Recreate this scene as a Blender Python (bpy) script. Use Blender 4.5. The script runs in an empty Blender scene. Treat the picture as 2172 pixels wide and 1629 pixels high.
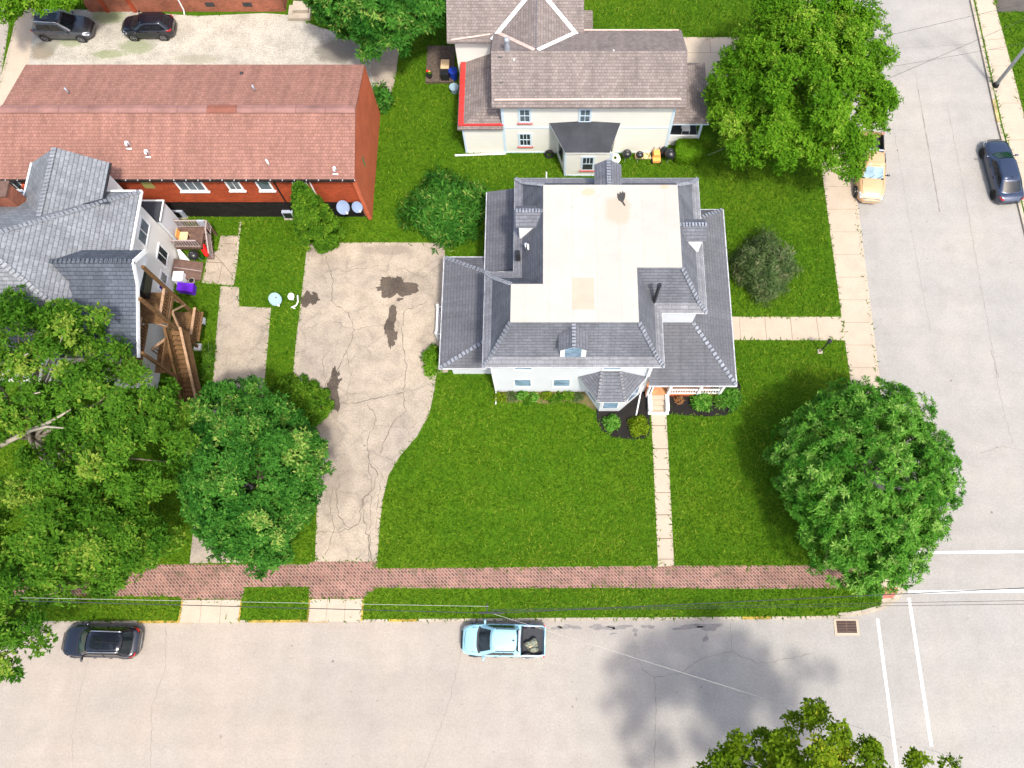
import bpy, math, random
import numpy as np
from mathutils import Vector, Matrix
S = bpy.context.scene
COL = S.collection
rnd = random.Random(7)

# ------------------------------------------------------------------ camera, sky, sun, exposure
CAM_H, PITCH, FPX, PPX, PPY = 50.0, math.radians(18.0), 1680.0, 1165.0, 814.5
cam = bpy.data.cameras.new('Camera')
camo = bpy.data.objects.new('Camera', cam)
COL.objects.link(camo)
camo.location = (0, 0, CAM_H)
camo.rotation_euler = (PITCH, 0, 0)
cam.sensor_width = 36.0
cam.lens = FPX / 2172.0 * 36.0
cam.shift_x = -(PPX - 1086.0) / 2172.0
cam.clip_end = 2000.0
S.camera = camo

SUN = Vector((0.26, -0.46, 1.0)).normalized()
w = bpy.data.worlds.new('World')
S.world = w
w.use_nodes = True
nt = w.node_tree
nt.nodes.clear()
sky = nt.nodes.new('ShaderNodeTexSky')
sky.sky_type = 'NISHITA'
sky.sun_disc = False
sky.sun_elevation = math.asin(SUN.z)
sky.sun_rotation = math.atan2(SUN.x, SUN.y)
sky.air_density = 1.0
sky.dust_density = 4.0
sky.ozone_density = 0.6
bg = nt.nodes.new('ShaderNodeBackground')
bg.inputs[1].default_value = 0.15
wo = nt.nodes.new('ShaderNodeOutputWorld')
nt.links.new(sky.outputs[0], bg.inputs[0])
nt.links.new(bg.outputs[0], wo.inputs[0])

sl = bpy.data.lights.new('Sun', 'SUN')
sl.energy = 2.1
sl.angle = math.radians(5.0)
sl.color = (1.0, 0.95, 0.87)
slo = bpy.data.objects.new('Sun', sl)
COL.objects.link(slo)
slo.rotation_euler = SUN.to_track_quat('Z', 'Y').to_euler()
slo.location = (20, -30, 80)

S.view_settings.view_transform = 'Standard'
S.view_settings.look = 'None'
S.view_settings.gamma = 1.0
S.view_settings.use_curve_mapping = False
S.view_settings.exposure = 1.08

# ------------------------------------------------------------------ helpers
CP, SP = math.cos(PITCH), math.sin(PITCH)

def P(u, v, z=0.0):
    """photograph measurement -> point of the world at height z"""
    a = (u - PPX) / FPX
    b = -(v - PPY) / FPX
    t = (CAM_H - z) / (CP - b * SP)
    return Vector((a * t, (b * CP + SP) * t, z))

ORG = {}

def link(o):
    COL.objects.link(o)
    return o

def tag(o, label, cat, group=None):
    o['label'] = label
    o['category'] = cat
    if group:
        o['group'] = group
    return o

def thing(name, label, cat, loc=(0, 0, 0), rz=0.0, group=None, local=False):
    o = link(bpy.data.objects.new(name, None))
    o.empty_display_size = 0.3
    o.location = loc
    o.rotation_euler = (0, 0, rz)
    ORG[o.name] = Vector((0, 0, 0)) if local else Vector(loc)
    return tag(o, label, cat, group)

def kind(o, k='structure'):
    o['kind'] = k
    return o

class MB:
    def __init__(s):
        s.v, s.f, s.m = [], [], []

    def add(s, vs, fs, m=0):
        o = len(s.v)
        s.v += [tuple(p) for p in vs]
        for f in fs:
            s.f.append([i + o for i in f])
            s.m.append(m)
        return s

    def poly(s, pts, m=0):
        return s.add(pts, [list(range(len(pts)))], m)

    def box(s, a, b, m=0):
        x0, y0, z0 = a
        x1, y1, z1 = b
        x0, x1 = min(x0, x1), max(x0, x1)
        y0, y1 = min(y0, y1), max(y0, y1)
        z0, z1 = min(z0, z1), max(z0, z1)
        return s.add([(x0, y0, z0), (x1, y0, z0), (x1, y1, z0), (x0, y1, z0), (x0, y0, z1), (x1, y0, z1), (x1, y1, z1), (x0, y1, z1)],
                     [(3, 2, 1, 0), (4, 5, 6, 7), (0, 1, 5, 4), (1, 2, 6, 5), (2, 3, 7, 6), (3, 0, 4, 7)], m)

    def cbox(s, c, size, rz=0, rx=0, ry=0, m=0):
        M = Matrix.Translation(c) @ Matrix.Rotation(rz, 4, 'Z') @ Matrix.Rotation(ry, 4, 'Y') @ Matrix.Rotation(rx, 4, 'X')
        hx, hy, hz = size[0] / 2, size[1] / 2, size[2] / 2
        vs = [M @ Vector((x, y, z)) for z in (-hz, hz) for (x, y) in ((-hx, -hy), (hx, -hy), (hx, hy), (-hx, hy))]
        return s.add(vs, [(3, 2, 1, 0), (4, 5, 6, 7), (0, 1, 5, 4), (1, 2, 6, 5), (2, 3, 7, 6), (3, 0, 4, 7)], m)

    def beam(s, a, b, wd, ht=None, m=0):
        a, b = Vector(a), Vector(b)
        ht = ht or wd
        d = (b - a)
        L = d.length
        d.normalize()
        up = Vector((0, 0, 1)) if abs(d.z) < 0.95 else Vector((0, 1, 0))
        sx = d.cross(up).normalized()
        sy = sx.cross(d).normalized()
        vs = []
        for p in (a, b):
            for (i, j) in ((-1, -1), (1, -1), (1, 1), (-1, 1)):
                vs.append(p + sx * wd / 2 * i + sy * ht / 2 * j)
        return s.add(vs, [(0, 1, 2, 3), (7, 6, 5, 4), (0, 4, 5, 1), (1, 5, 6, 2), (2, 6, 7, 3), (3, 7, 4, 0)], m)

    def tube(s, pts, r, n=8, m=0, caps=True):
        pts = [Vector(p) for p in pts]
        rs = r if isinstance(r, (list, tuple)) else [r] * len(pts)
        vs, fs = [], []
        for i, p in enumerate(pts):
            d = (pts[min(i + 1, len(pts) - 1)] - pts[max(i - 1, 0)]).normalized()
            up = Vector((0, 0, 1)) if abs(d.z) < 0.9 else Vector((1, 0, 0))
            sx = d.cross(up).normalized()
            sy = sx.cross(d).normalized()
            for k in range(n):
                t = 2 * math.pi * k / n
                vs.append(p + (sx * math.cos(t) + sy * math.sin(t)) * rs[i])
        for i in range(len(pts) - 1):
            for k in range(n):
                k2 = (k + 1) % n
                fs.append((i * n + k, i * n + k2, (i + 1) * n + k2, (i + 1) * n + k))
        if caps:
            fs.append(tuple(range(n - 1, -1, -1)))
            fs.append(tuple((len(pts) - 1) * n + k for k in range(n)))
        return s.add(vs, fs, m)

    def prism(s, pts, z0, z1, m=0, mside=None):
        n = len(pts)
        ar = sum(pts[i][0] * pts[(i + 1) % n][1] - pts[(i + 1) % n][0] * pts[i][1] for i in range(n))
        if ar < 0:
            pts = list(pts)[::-1]
        vs = [(p[0], p[1], z1) for p in pts] + [(p[0], p[1], z0) for p in pts]
        s.add(vs, [tuple(range(n))], m)
        s.add(vs, [(i, i + n, (i + 1) % n + n, (i + 1) % n) for i in range(n)], m if mside is None else mside)
        return s.add(vs, [tuple(range(2 * n - 1, n - 1, -1))], m)

    def ribbon(s, pts, wd, z=None, m=0):
        pts = [Vector(p) for p in pts]
        vs, fs = [], []
        for i, p in enumerate(pts):
            d = pts[min(i + 1, len(pts) - 1)] - pts[max(i - 1, 0)]
            nrm = Vector((-d.y, d.x, 0)).normalized()
            wi = wd[i] if isinstance(wd, (list, tuple)) else wd
            for sg in (1, -1):
                q = p + nrm * (wi / 2 * sg)
                if z is not None:
                    q.z = z
                vs.append(q)
        for i in range(len(pts) - 1):
            fs.append((2 * i, 2 * i + 1, 2 * i + 3, 2 * i + 2))
        return s.add(vs, fs, m)

    def sphere(s, c, r, n=10, k=7, m=0, zmin=-1.0):
        vs, fs = [], []
        rx, ry, rz = r if isinstance(r, (list, tuple)) else (r, r, r)
        a0 = math.asin(zmin)
        for i in range(k + 1):
            ph = a0 + (math.pi / 2 - a0) * i / k
            for j in range(n):
                t = 2 * math.pi * j / n
                vs.append((c[0] + rx * math.cos(ph) * math.cos(t), c[1] + ry * math.cos(ph) * math.sin(t), c[2] + rz * math.sin(ph)))
        for i in range(k):
            for j in range(n):
                j2 = (j + 1) % n
                fs.append((i * n + j, i * n + j2, (i + 1) * n + j2, (i + 1) * n + j))
        return s.add(vs, fs, m)

    def build(s, name, mats, parent=None, smooth=False, sharp=None):
        mats = mats if isinstance(mats, (list, tuple)) else [mats]
        org = ORG[parent.name] if parent else Vector((0, 0, 0))
        me = bpy.data.meshes.new(name)
        vs = [(p[0] - org.x, p[1] - org.y, p[2] - org.z) for p in s.v]
        me.from_pydata(vs, [], s.f)
        for m in mats:
            me.materials.append(m)
        me.polygons.foreach_set('material_index', s.m)
        uvl = me.uv_layers.new(name='UVMap')
        uvs = np.zeros(len(me.loops) * 2)
        for p in me.polygons:
            n = p.normal
            if abs(n.z) > 0.999:
                t, b = Vector((1, 0, 0)), Vector((0, 1, 0))
            else:
                t = Vector((-n.y, n.x, 0)).normalized()
                b = n.cross(t)
            for li in p.loop_indices:
                q = Vector(s.v[me.loops[li].vertex_index])
                uvs[2 * li] = q.dot(t)
                uvs[2 * li + 1] = q.dot(b)
        uvl.data.foreach_set('uv', uvs)
        if smooth:
            me.polygons.foreach_set('use_smooth', [True] * len(me.polygons))
            if sharp:
                me.set_sharp_from_angle(angle=math.radians(sharp))
        me.update()
        o = link(bpy.data.objects.new(name, me))
        if parent:
            o.parent = parent
            ORG[o.name] = org
        else:
            ORG[o.name] = Vector((0, 0, 0))
        return o

# ------------------------------------------------------------------ materials
class NT:
    def __init__(s, name):
        s.mat = bpy.data.materials.new(name)
        s.mat.use_nodes = True
        s.t = s.mat.node_tree
        s.b = s.t.nodes['Principled BSDF']
        s.out = s.t.nodes['Material Output']

    def n(s, typ, **k):
        nd = s.t.nodes.new(typ)
        for a, b in k.items():
            setattr(nd, a, b)
        return nd

    def l(s, a, b):
        s.t.links.new(a, b)

    def coord(s, uv=False, scale=None):
        tc = s.n('ShaderNodeTexCoord')
        if uv:
            return tc.outputs['UV']
        g = s.n('ShaderNodeNewGeometry')
        return g.outputs['Position']

    def noise(s, vec, scale, detail=4, rough=0.6, dist=0.0):
        nd = s.n('ShaderNodeTexNoise')
        nd.inputs['Scale'].default_value = scale
        nd.inputs['Detail'].default_value = detail
        nd.inputs['Roughness'].default_value = rough
        nd.inputs['Distortion'].default_value = dist
        s.l(vec, nd.inputs['Vector'])
        return nd.outputs['Fac']

    def ramp(s, fac, stops, interp='LINEAR'):
        nd = s.n('ShaderNodeValToRGB')
        cr = nd.color_ramp
        cr.interpolation = interp
        while len(cr.elements) < len(stops):
            cr.elements.new(0.5)
        for e, (p, c) in zip(cr.elements, stops):
            e.position = p
            e.color = (*c, 1) if len(c) == 3 else c
        s.l(fac, nd.inputs[0])
        return nd.outputs[0]

    def rampf(s, fac, a, b, va=0.0, vb=1.0):
        nd = s.n('ShaderNodeMapRange')
        nd.inputs[1].default_value = a
        nd.inputs[2].default_value = b
        nd.inputs[3].default_value = va
        nd.inputs[4].default_value = vb
        s.l(fac, nd.inputs[0])
        return nd.outputs[0]

    def mix(s, fac, a, b, mode='MIX'):
        nd = s.n('ShaderNodeMixRGB', blend_type=mode)
        for i, x in zip((0, 1, 2), (fac, a, b)):
            if isinstance(x, (int, float)):
                nd.inputs[i].default_value = x
            elif isinstance(x, (tuple, list)):
                nd.inputs[i].default_value = (*x, 1)
            else:
                s.l(x, nd.inputs[i])
        return nd.outputs[0]

    def math(s, op, a, b=None):
        nd = s.n('ShaderNodeMath', operation=op)
        for i, x in enumerate((a, b)):
            if x is None:
                continue
            if isinstance(x, (int, float)):
                nd.inputs[i].default_value = x
            else:
                s.l(x, nd.inputs[i])
        return nd.outputs[0]

    def mapping(s, vec, rot=(0, 0, 0), scale=(1, 1, 1), loc=(0, 0, 0)):
        nd = s.n('ShaderNodeMapping')
        nd.inputs['Rotation'].default_value = rot
        nd.inputs['Scale'].default_value = scale
        nd.inputs['Location'].default_value = loc
        s.l(vec, nd.inputs[0])
        return nd.outputs[0]

    def bump(s, h, strength=0.3, dist=0.02):
        nd = s.n('ShaderNodeBump')
        nd.inputs['Strength'].default_value = strength
        nd.inputs['Distance'].default_value = dist
        s.l(h, nd.inputs['Height'])
        s.l(nd.outputs[0], s.b.inputs['Normal'])

    def done(s, col=None, rough=0.8, spec=0.3, metal=0.0):
        if col is not None:
            if isinstance(col, (tuple, list)):
                s.b.inputs['Base Color'].default_value = (*col, 1)
            else:
                s.l(col, s.b.inputs['Base Color'])
        s.b.inputs['Roughness'].default_value = rough
        s.b.inputs['Specular IOR Level'].default_value = spec
        s.b.inputs['Metallic'].default_value = metal
        return s.mat

def plain(name, c, rough=0.6, spec=0.3, metal=0.0, var=0.12, scale=3.0, coat=0.0):
    k = NT(name)
    p = k.coord()
    f = k.noise(p, scale, 5)
    col = k.ramp(f, [(0.3, tuple(x * (1 - var) for x in c)), (0.7, tuple(min(1, x * (1 + var)) for x in c))])
    k.b.inputs['Coat Weight'].default_value = coat
    k.b.inputs['Coat Roughness'].default_value = 0.05
    return k.done(col, rough, spec, metal)

def shingle(name, c, tw=0.30, th=0.145, dark=0.55, var=0.35, patch=0.22, bumps=0.5, rows=0.6, rowl=0.42):
    k = NT(name)
    uv = k.coord(True)
    wob = k.noise(uv, 1.3, 2)
    br = k.n('ShaderNodeTexBrick')
    k.l(uv, br.inputs['Vector'])
    br.offset = 0.5
    br.inputs['Scale'].default_value = 1.0
    br.inputs['Brick Width'].default_value = tw
    br.inputs['Row Height'].default_value = th
    br.inputs['Mortar Size'].default_value = 0.016
    br.inputs['Mortar Smooth'].default_value = 0.4
    br.inputs['Color1'].default_value = (*[x * (1 - var) for x in c], 1)
    br.inputs['Color2'].default_value = (*[x * (1 + var) for x in c], 1)
    br.inputs['Mortar'].default_value = (*[x * dark for x in c], 1)
    big = k.noise(k.coord(), 0.45, 5, 0.65)
    fine = k.noise(uv, 14.0, 3)
    col = k.mix(1.0, br.outputs['Color'], k.ramp(big, [(0.3, (1 - patch,) * 3), (0.72, (1 + patch,) * 3)]), 'MULTIPLY')
    col = k.mix(1.0, col, k.ramp(fine, [(0.25, (0.72,) * 3), (0.75, (1.28,) * 3)]), 'MULTIPLY')
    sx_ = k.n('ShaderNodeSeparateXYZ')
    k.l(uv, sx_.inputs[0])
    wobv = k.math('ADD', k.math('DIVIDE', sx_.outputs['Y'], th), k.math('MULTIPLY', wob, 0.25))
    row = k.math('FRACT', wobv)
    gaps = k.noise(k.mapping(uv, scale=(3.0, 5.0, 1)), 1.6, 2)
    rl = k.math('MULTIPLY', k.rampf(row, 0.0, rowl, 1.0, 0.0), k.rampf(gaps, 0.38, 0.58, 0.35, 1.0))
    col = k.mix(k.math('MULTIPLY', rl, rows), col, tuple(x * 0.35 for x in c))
    strk = k.noise(k.mapping(uv, scale=(2.2, 0.16, 1)), 1.0, 4)
    col = k.mix(1.0, col, k.ramp(strk, [(0.32, (0.86,) * 3), (0.68, (1.1,) * 3)]), 'MULTIPLY')
    k.bump(k.math('ADD', br.outputs['Fac'], k.math('MULTIPLY', fine, -0.6)), bumps, 0.02)
    return k.done(col, 0.9, 0.15)

def bricks(name, c, mortar, bw=0.21, bh=0.075, var=0.25, rot=0.0, ms=0.010, patch=0.2, dirt=None):
    k = NT(name)
    uv = k.coord(True)
    if rot:
        uv = k.mapping(uv, (0, 0, rot))
    br = k.n('ShaderNodeTexBrick')
    k.l(uv, br.inputs['Vector'])
    br.inputs['Scale'].default_value = 1.0
    br.inputs['Brick Width'].default_value = bw
    br.inputs['Row Height'].default_value = bh
    br.inputs['Mortar Size'].default_value = ms
    br.inputs['Mortar Smooth'].default_value = 0.2
    br.inputs['Color1'].default_value = (*[x * (1 - var) for x in c], 1)
    br.inputs['Color2'].default_value = (*[x * (1 + var) for x in c], 1)
    br.inputs['Mortar'].default_value = (*mortar, 1)
    big = k.noise(k.coord(), 0.7, 5, 0.65)
    col = k.mix(1.0, br.outputs['Color'], k.ramp(big, [(0.3, (1 - patch,) * 3), (0.72, (1 + patch,) * 3)]), 'MULTIPLY')
    if dirt:
        m2 = k.noise(k.coord(), 1.6, 6, 0.7)
        col = k.mix(k.rampf(m2, 0.56, 0.68), col, dirt)
    k.bump(br.outputs['Fac'], -0.4, 0.01)
    return k.done(col, 0.85, 0.2)

def siding(name, c, row=0.13):
    k = NT(name)
    uv = k.coord(True)
    wv = k.n('ShaderNodeTexWave', wave_type='BANDS', bands_direction='Y', wave_profile='SAW')
    wv.inputs['Scale'].default_value = 1.0 / row / 3.1416 * 0.5 * 3.1416 / 1.0 / 2
    k.l(uv, wv.inputs['Vector'])
    big = k.noise(k.coord(), 0.8, 5)
    col = k.ramp(big, [(0.25, tuple(x * 0.93 for x in c)), (0.75, c)])
    col = k.mix(0.10, col, wv.outputs['Color'], 'MULTIPLY')
    k.bump(wv.outputs['Fac'], 0.25, 0.012)
    return k.done(col, 0.55, 0.3)

def concrete(name, c, var=0.12, crack=0.0, crack_scale=0.3, dirt=0.25, warm=None, speck=0.35, stains=(), seams=None, streak=None, east=None, specks=False):
    k = NT(name)
    p = k.coord()
    big = k.noise(p, 0.12, 6, 0.62)
    mid = k.noise(p, 0.9, 6, 0.65)
    fine = k.noise(p, 9.0, 3, 0.7)
    col = k.ramp(big, [(0.3, tuple(x * (1 - var) for x in c)), (0.7, tuple(x * (1 + var) for x in (warm or c)))])
    col = k.mix(1.0, col, k.ramp(mid, [(0.28, (1 - dirt,) * 3), (0.55, (1.0,) * 3), (0.8, (1 + dirt * 0.4,) * 3)]), 'MULTIPLY')
    col = k.mix(1.0, col, k.ramp(fine, [(0.25, (1 - speck * 0.5,) * 3), (0.75, (1 + speck * 0.4,) * 3)]), 'MULTIPLY')
    if east:
        sx_ = k.n('ShaderNodeSeparateXYZ')
        k.l(p, sx_.inputs[0])
        fx_ = k.math('ADD', k.rampf(sx_.outputs['X'], -16, 20), k.math('MULTIPLY', k.math('SUBTRACT', big, 0.5), 1.4))
        col = k.mix(k.rampf(fx_, 0.2, 0.9, 0.0, 1.0), col, k.mix(1.0, col, east, 'MULTIPLY'))
    if streak:
        for sc_, am in streak:
            sn = k.noise(k.mapping(p, scale=sc_), 1.0, 4, 0.6)
            col = k.mix(1.0, col, k.ramp(sn, [(0.35, (1 - am,) * 3), (0.6, (1 + am * .3,) * 3)]), 'MULTIPLY')
    if seams:
        br = k.n('ShaderNodeTexBrick')
        k.l(k.mapping(p, rot=(0, 0, math.radians(90))), br.inputs['Vector'])
        br.inputs['Scale'].default_value = 1.0
        br.inputs['Brick Width'].default_value = 80.0
        br.inputs['Row Height'].default_value = 1.35
        br.inputs['Mortar Size'].default_value = 0.03
        br.inputs['Mortar Smooth'].default_value = 0.6
        br.inputs['Color1'].default_value = (1, 1, 1, 1)
        br.inputs['Color2'].default_value = (.97, .965, .955, 1)
        br.inputs['Mortar'].default_value = (seams, seams * .96, seams * .9, 1)
        col = k.mix(1.0, col, br.outputs['Color'], 'MULTIPLY')
    if specks:
        vo = k.n('ShaderNodeTexVoronoi')
        vo.inputs['Scale'].default_value = 0.9
        k.l(p, vo.inputs['Vector'])
        sc2 = k.n('ShaderNodeSeparateColor')
        k.l(vo.outputs['Color'], sc2.inputs[0])
        dot = k.math('MULTIPLY', k.math('LESS_THAN', vo.outputs['Distance'], k.math('MULTIPLY', sc2.outputs[1], 0.07)), k.math('LESS_THAN', sc2.outputs[0], 0.4))
        col = k.mix(k.math('MULTIPLY', dot, 0.7), col, tuple(x * 0.35 for x in c))
        wear = k.noise(p, 0.33, 6, 0.72)
        col = k.mix(k.rampf(wear, 0.56, 0.72, 0.0, 0.22), col, tuple(x * 0.62 for x in c))
    spots = k.noise(p, 2.6, 3, 0.5)
    col = k.mix(k.rampf(spots, 0.73, 0.78, 0, 0.55), col, tuple(x * 0.45 for x in c))
    if crack > 0:
        wv = k.n('ShaderNodeTexNoise')
        wv.inputs['Scale'].default_value = 0.9
        wv.inputs['Detail'].default_value = 5
        k.l(p, wv.inputs['Vector'])
        add = k.n('ShaderNodeMixRGB', blend_type='ADD')
        add.inputs[0].default_value = 0.9
        k.l(p, add.inputs[1])
        k.l(wv.outputs['Color'], add.inputs[2])
        vo = k.n('ShaderNodeTexVoronoi', feature='DISTANCE_TO_EDGE')
        vo.inputs['Scale'].default_value = crack_scale
        k.l(add.outputs[0], vo.inputs['Vector'])
        edge = k.rampf(vo.outputs['Distance'], 0.003, 0.010, 1.0, 0.0)
        keep = k.rampf(k.noise(p, 0.5, 3), 0.42, 0.56)
        near = k.rampf(vo.outputs['Distance'], 0.0, 0.08, 0.22, 0.0)
        col = k.mix(k.math('MULTIPLY', near, keep), col, tuple(x * 0.4 for x in c))
        col = k.mix(k.math('MULTIPLY', k.math('MULTIPLY', edge, keep), crack), col, (0.05, 0.045, 0.035))
    for (x, y, rx, ry, ang, cc, amt) in stains:
        q = k.mapping(p, loc=(-x, -y, 0))
        q = k.mapping(q, rot=(0, 0, -ang))
        q = k.mapping(q, scale=(1 / rx, 1 / ry, 0))
        ln = k.n('ShaderNodeVectorMath', operation='LENGTH')
        k.l(q, ln.inputs[0])
        d = k.math('ADD', ln.outputs['Value'], k.math('MULTIPLY', k.noise(p, 1.1, 6, 0.7), 1.1))
        col = k.mix(k.rampf(d, 1.15, 1.5, amt, 0.0), col, cc)
    k.bump(fine, 0.12, 0.01)
    return k.done(col, 0.85, 0.2)

def leafmat(name, dark, light, trans=0.3, yellow=None):
    k = NT(name)
    at = k.n('ShaderNodeAttribute', attribute_name='tone')
    stops = [(0.0, dark), (0.75, light)]
    if yellow:
        stops.append((1.0, yellow))
    col = k.ramp(at.outputs['Fac'], stops)
    k.done(col, 0.7, 0.08)
    tr = k.n('ShaderNodeBsdfTranslucent')
    k.l(k.mix(1.0, col, (1.0, 1.15, 0.45), 'MULTIPLY'), tr.inputs['Color'])
    mx = k.n('ShaderNodeMixShader')
    mx.inputs[0].default_value = trans
    k.l(k.b.outputs[0], mx.inputs[1])
    k.l(tr.outputs[0], mx.inputs[2])
    k.l(mx.outputs[0], k.out.inputs[0])
    return k.mat

def lawnmat(name):
    k = NT(name)
    p = k.coord()
    big = k.noise(p, 0.10, 5, 0.6)
    mid = k.noise(p, 0.8, 5, 0.7, 0.6)
    fine = k.noise(p, 6.0, 4, 0.75, 1.2)
    col = k.ramp(big, [(0.28, (0.038, 0.106, 0.003)), (0.52, (0.056, 0.128, 0.004)), (0.75, (0.090, 0.148, 0.006))])
    col = k.mix(1.0, col, k.ramp(mid, [(0.25, (0.70, 0.76, 0.7)), (0.55, (1.0, 1.0, 1.0)), (0.8, (1.28, 1.12, 1.15))]), 'MULTIPLY')
    col = k.mix(1.0, col, k.ramp(fine, [(0.3, (0.55, 0.62, 0.6)), (0.5, (1, 1, 1)), (0.72, (1.5, 1.35, 1.4))]), 'MULTIPLY')
    bare = k.noise(p, 0.55, 6, 0.7)
    col = k.mix(k.rampf(bare, 0.70, 0.80, 0, 0.45), col, (0.13, 0.11, 0.035))
    k.bump(fine, 0.9, 0.08)
    return k.done(col, 0.9, 0.1)

def glassmat(name, c=(0.012, 0.016, 0.02), rough=0.06, spec=0.5):
    k = NT(name)
    p = k.coord()
    f = k.noise(p, 1.5, 3)
    col = k.ramp(f, [(0.35, tuple(x * 0.7 for x in c)), (0.65, tuple(x * 1.35 for x in c))])
    return k.done(col, rough, spec)

def paint(name, c, metal=0.35, rough=0.32):
    k = NT(name)
    p = k.coord()
    f = k.noise(p, 2.0, 5)
    col = k.ramp(f, [(0.3, tuple(x * 0.93 for x in c)), (0.7, tuple(x * 1.05 for x in c))])
    k.b.inputs['Coat Weight'].default_value = 0.8
    k.b.inputs['Coat Roughness'].default_value = 0.04
    return k.done(col, rough, 0.5, metal)

M = {}
M['road'] = concrete('road_concrete', (0.312, 0.281, 0.250), 0.05, 0, 0, 0.08, (0.334, 0.287, 0.236), 0.30, streak=[((0.03, 0.55, 1), .05), ((0.5, 0.05, 1), .04)], east=(0.935, 1.015, 1.095), specks=True)
M['walk'] = concrete('walk_concrete', (0.410, 0.340, 0.262), 0.05, 0, 0, 0.10, None, 0.18)
M['kerb'] = concrete('kerb_concrete', (0.38, 0.33, 0.26), 0.08, 0, 0, 0.3, None, 0.4)
M['joint'] = plain('joint_dirt', (0.16, 0.12, 0.08), 0.95, 0.1)
M['drive'] = None
M['lawn'] = lawnmat('lawn_grass')
M['gravel'] = None
M['brickwalk'] = bricks('brick_paving', (0.165, 0.072, 0.054), (0.27, 0.19, 0.155), 0.29, 0.15, 0.4, math.radians(45), 0.028, 0.3, (0.11, 0.09, 0.055))
M['mulch'] = concrete('mulch_bark', (0.016, 0.014, 0.013), 0.2, 0, 0, 0.5, None, 0.9)
M['soil'] = concrete('soil_leaves', (0.135, 0.115, 0.045), 0.2, 0, 0, 0.5, None, 0.9)
M['yellow'] = concrete('yellow_paint', (0.37, 0.26, 0.055), 0.3, 0, 0, 0.8, None, 0.7)
M['whiteline'] = concrete('road_paint_white', (0.62, 0.615, 0.60), 0.04, 0, 0, 0.12, None, 0.2)
M['asphalt'] = concrete('asphalt_patch', (0.085, 0.075, 0.066), 0.15, 0, 0, 0.35, None, 0.5)
M['pothole'] = concrete('broken_base', (0.088, 0.070, 0.054), 0.25, 0, 0, 0.5, None, 0.9)
M['tar'] = plain('tar', (0.05, 0.047, 0.045), 0.8, 0.2)
M['roof_blue'] = shingle('slate_blue_shingle', (0.134, 0.141, 0.161), 0.5, 0.21, 0.7, 0.10, 0.16, 0.5, 0.6)
M['roof_porch'] = shingle('porch_grey_shingle', (0.112, 0.115, 0.128), 0.5, 0.21, 0.75, 0.06, 0.14, 0.4, 0.3)
M['roof_blue_eave'] = shingle('pale_eave_shingle', (0.195, 0.198, 0.215), 0.5, 0.26, 0.7, 0.10, 0.16, 0.5, 0.4)  # lower roof band, lighter and wider in its rows than the slope above
M['roof_blue_cap'] = shingle('ridge_shingle', (0.215, 0.232, 0.265), 0.5, 0.4, 0.5, 0.1, 0.1, 0.5, 0.0)
M['roof_grey'] = shingle('grey_shingle', (0.205, 0.218, 0.235), 0.40, 0.24, 0.6, 0.14, 0.12, 0.5, 0.75)
M['roof_darkgrey'] = shingle('dark_grey_shingle', (0.085, 0.098, 0.120), 0.40, 0.24, 0.6, 0.14, 0.16, 0.5, 0.7)
M['roof_brown'] = shingle('taupe_shingle', (0.208, 0.174, 0.160), 0.22, 0.20, 0.7, 0.16, 0.10, 0.5, 0.45)
M['roof_red'] = shingle('red_shingle', (0.262, 0.134, 0.104), 0.22, 0.22, 0.75, 0.12, 0.09, 0.5, 0.42)
M['red_cap'] = plain('red_ridge_metal', (0.225, 0.118, 0.100), 0.6, 0.3, 0, 0.25, 0.8)
M['flat'] = concrete('white_membrane', (0.385, 0.367, 0.331), 0.03, 0, 0, 0.07, None, 0.08, seams=0.955,
    stains=[(P(1310, 445, 9.2).x, P(1310, 445, 9.2).y, 1.0, 1.25, 0.0, (0.37, 0.285, 0.21), 0.7),
            (P(1248, 408, 9.2).x, P(1248, 408, 9.2).y, 0.5, 0.3, 0.2, (0.5, 0.3, 0.15), 0.5),
            (P(1410, 396, 9.2).x, P(1410, 396, 9.2).y, 0.3, 0.2, 0.2, (0.45, 0.3, 0.18), 0.6)])
M['patch'] = concrete('membrane_patch', (0.40, 0.325, 0.255), 0.05, 0, 0, 0.12, None, 0.08)
M['white_side'] = siding('white_siding', (0.70, 0.725, 0.755))
M['cream_side'] = siding('cream_siding', (0.83, 0.815, 0.74))
M['ivory_side'] = siding('ivory_siding', (0.80, 0.78, 0.73))
M['white'] = plain('white_trim', (0.80, 0.80, 0.79), 0.5, 0.3, 0, 0.05)
M['blue_trim'] = plain('pale_blue_trim', (0.55, 0.67, 0.76), 0.5, 0.3, 0, 0.05)
M['red_trim'] = plain('red_sill', (0.42, 0.10, 0.08), 0.5, 0.3)
M['red_gutter'] = plain('red_gutter_paint', (0.46, 0.034, 0.028), 0.4, 0.4, 0, 0.2, 1.5)
M['pink_flash'] = plain('pinkish_flashing', (0.55, 0.40, 0.34), 0.6, 0.3, 0, 0.2)
M['brick'] = bricks('red_brick', (0.36, 0.058, 0.018), (0.23, 0.068, 0.036), 0.21, 0.075, 0.25)
M['brick_dull'] = bricks('weathered_brick', (0.30, 0.085, 0.045), (0.22, 0.14, 0.1), 0.21, 0.075, 0.25, 0, 0.01, 0.35)
M['brick_gable'] = bricks('pale_red_brick', (0.47, 0.105, 0.045), (0.42, 0.13, 0.07), 0.21, 0.075, 0.12, 0, 0.01, 0.15)
M['blackwall'] = plain('near_black_base', (0.018, 0.016, 0.015), 0.85, 0.1, 0, 0.3)
M['gutter'] = plain('aged_gutter', (0.40, 0.41, 0.43), 0.5, 0.3, 0, 0.35, 2.5)
M['black'] = plain('black_plastic', (0.015, 0.016, 0.018), 0.35, 0.5, 0, 0.2)
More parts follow.
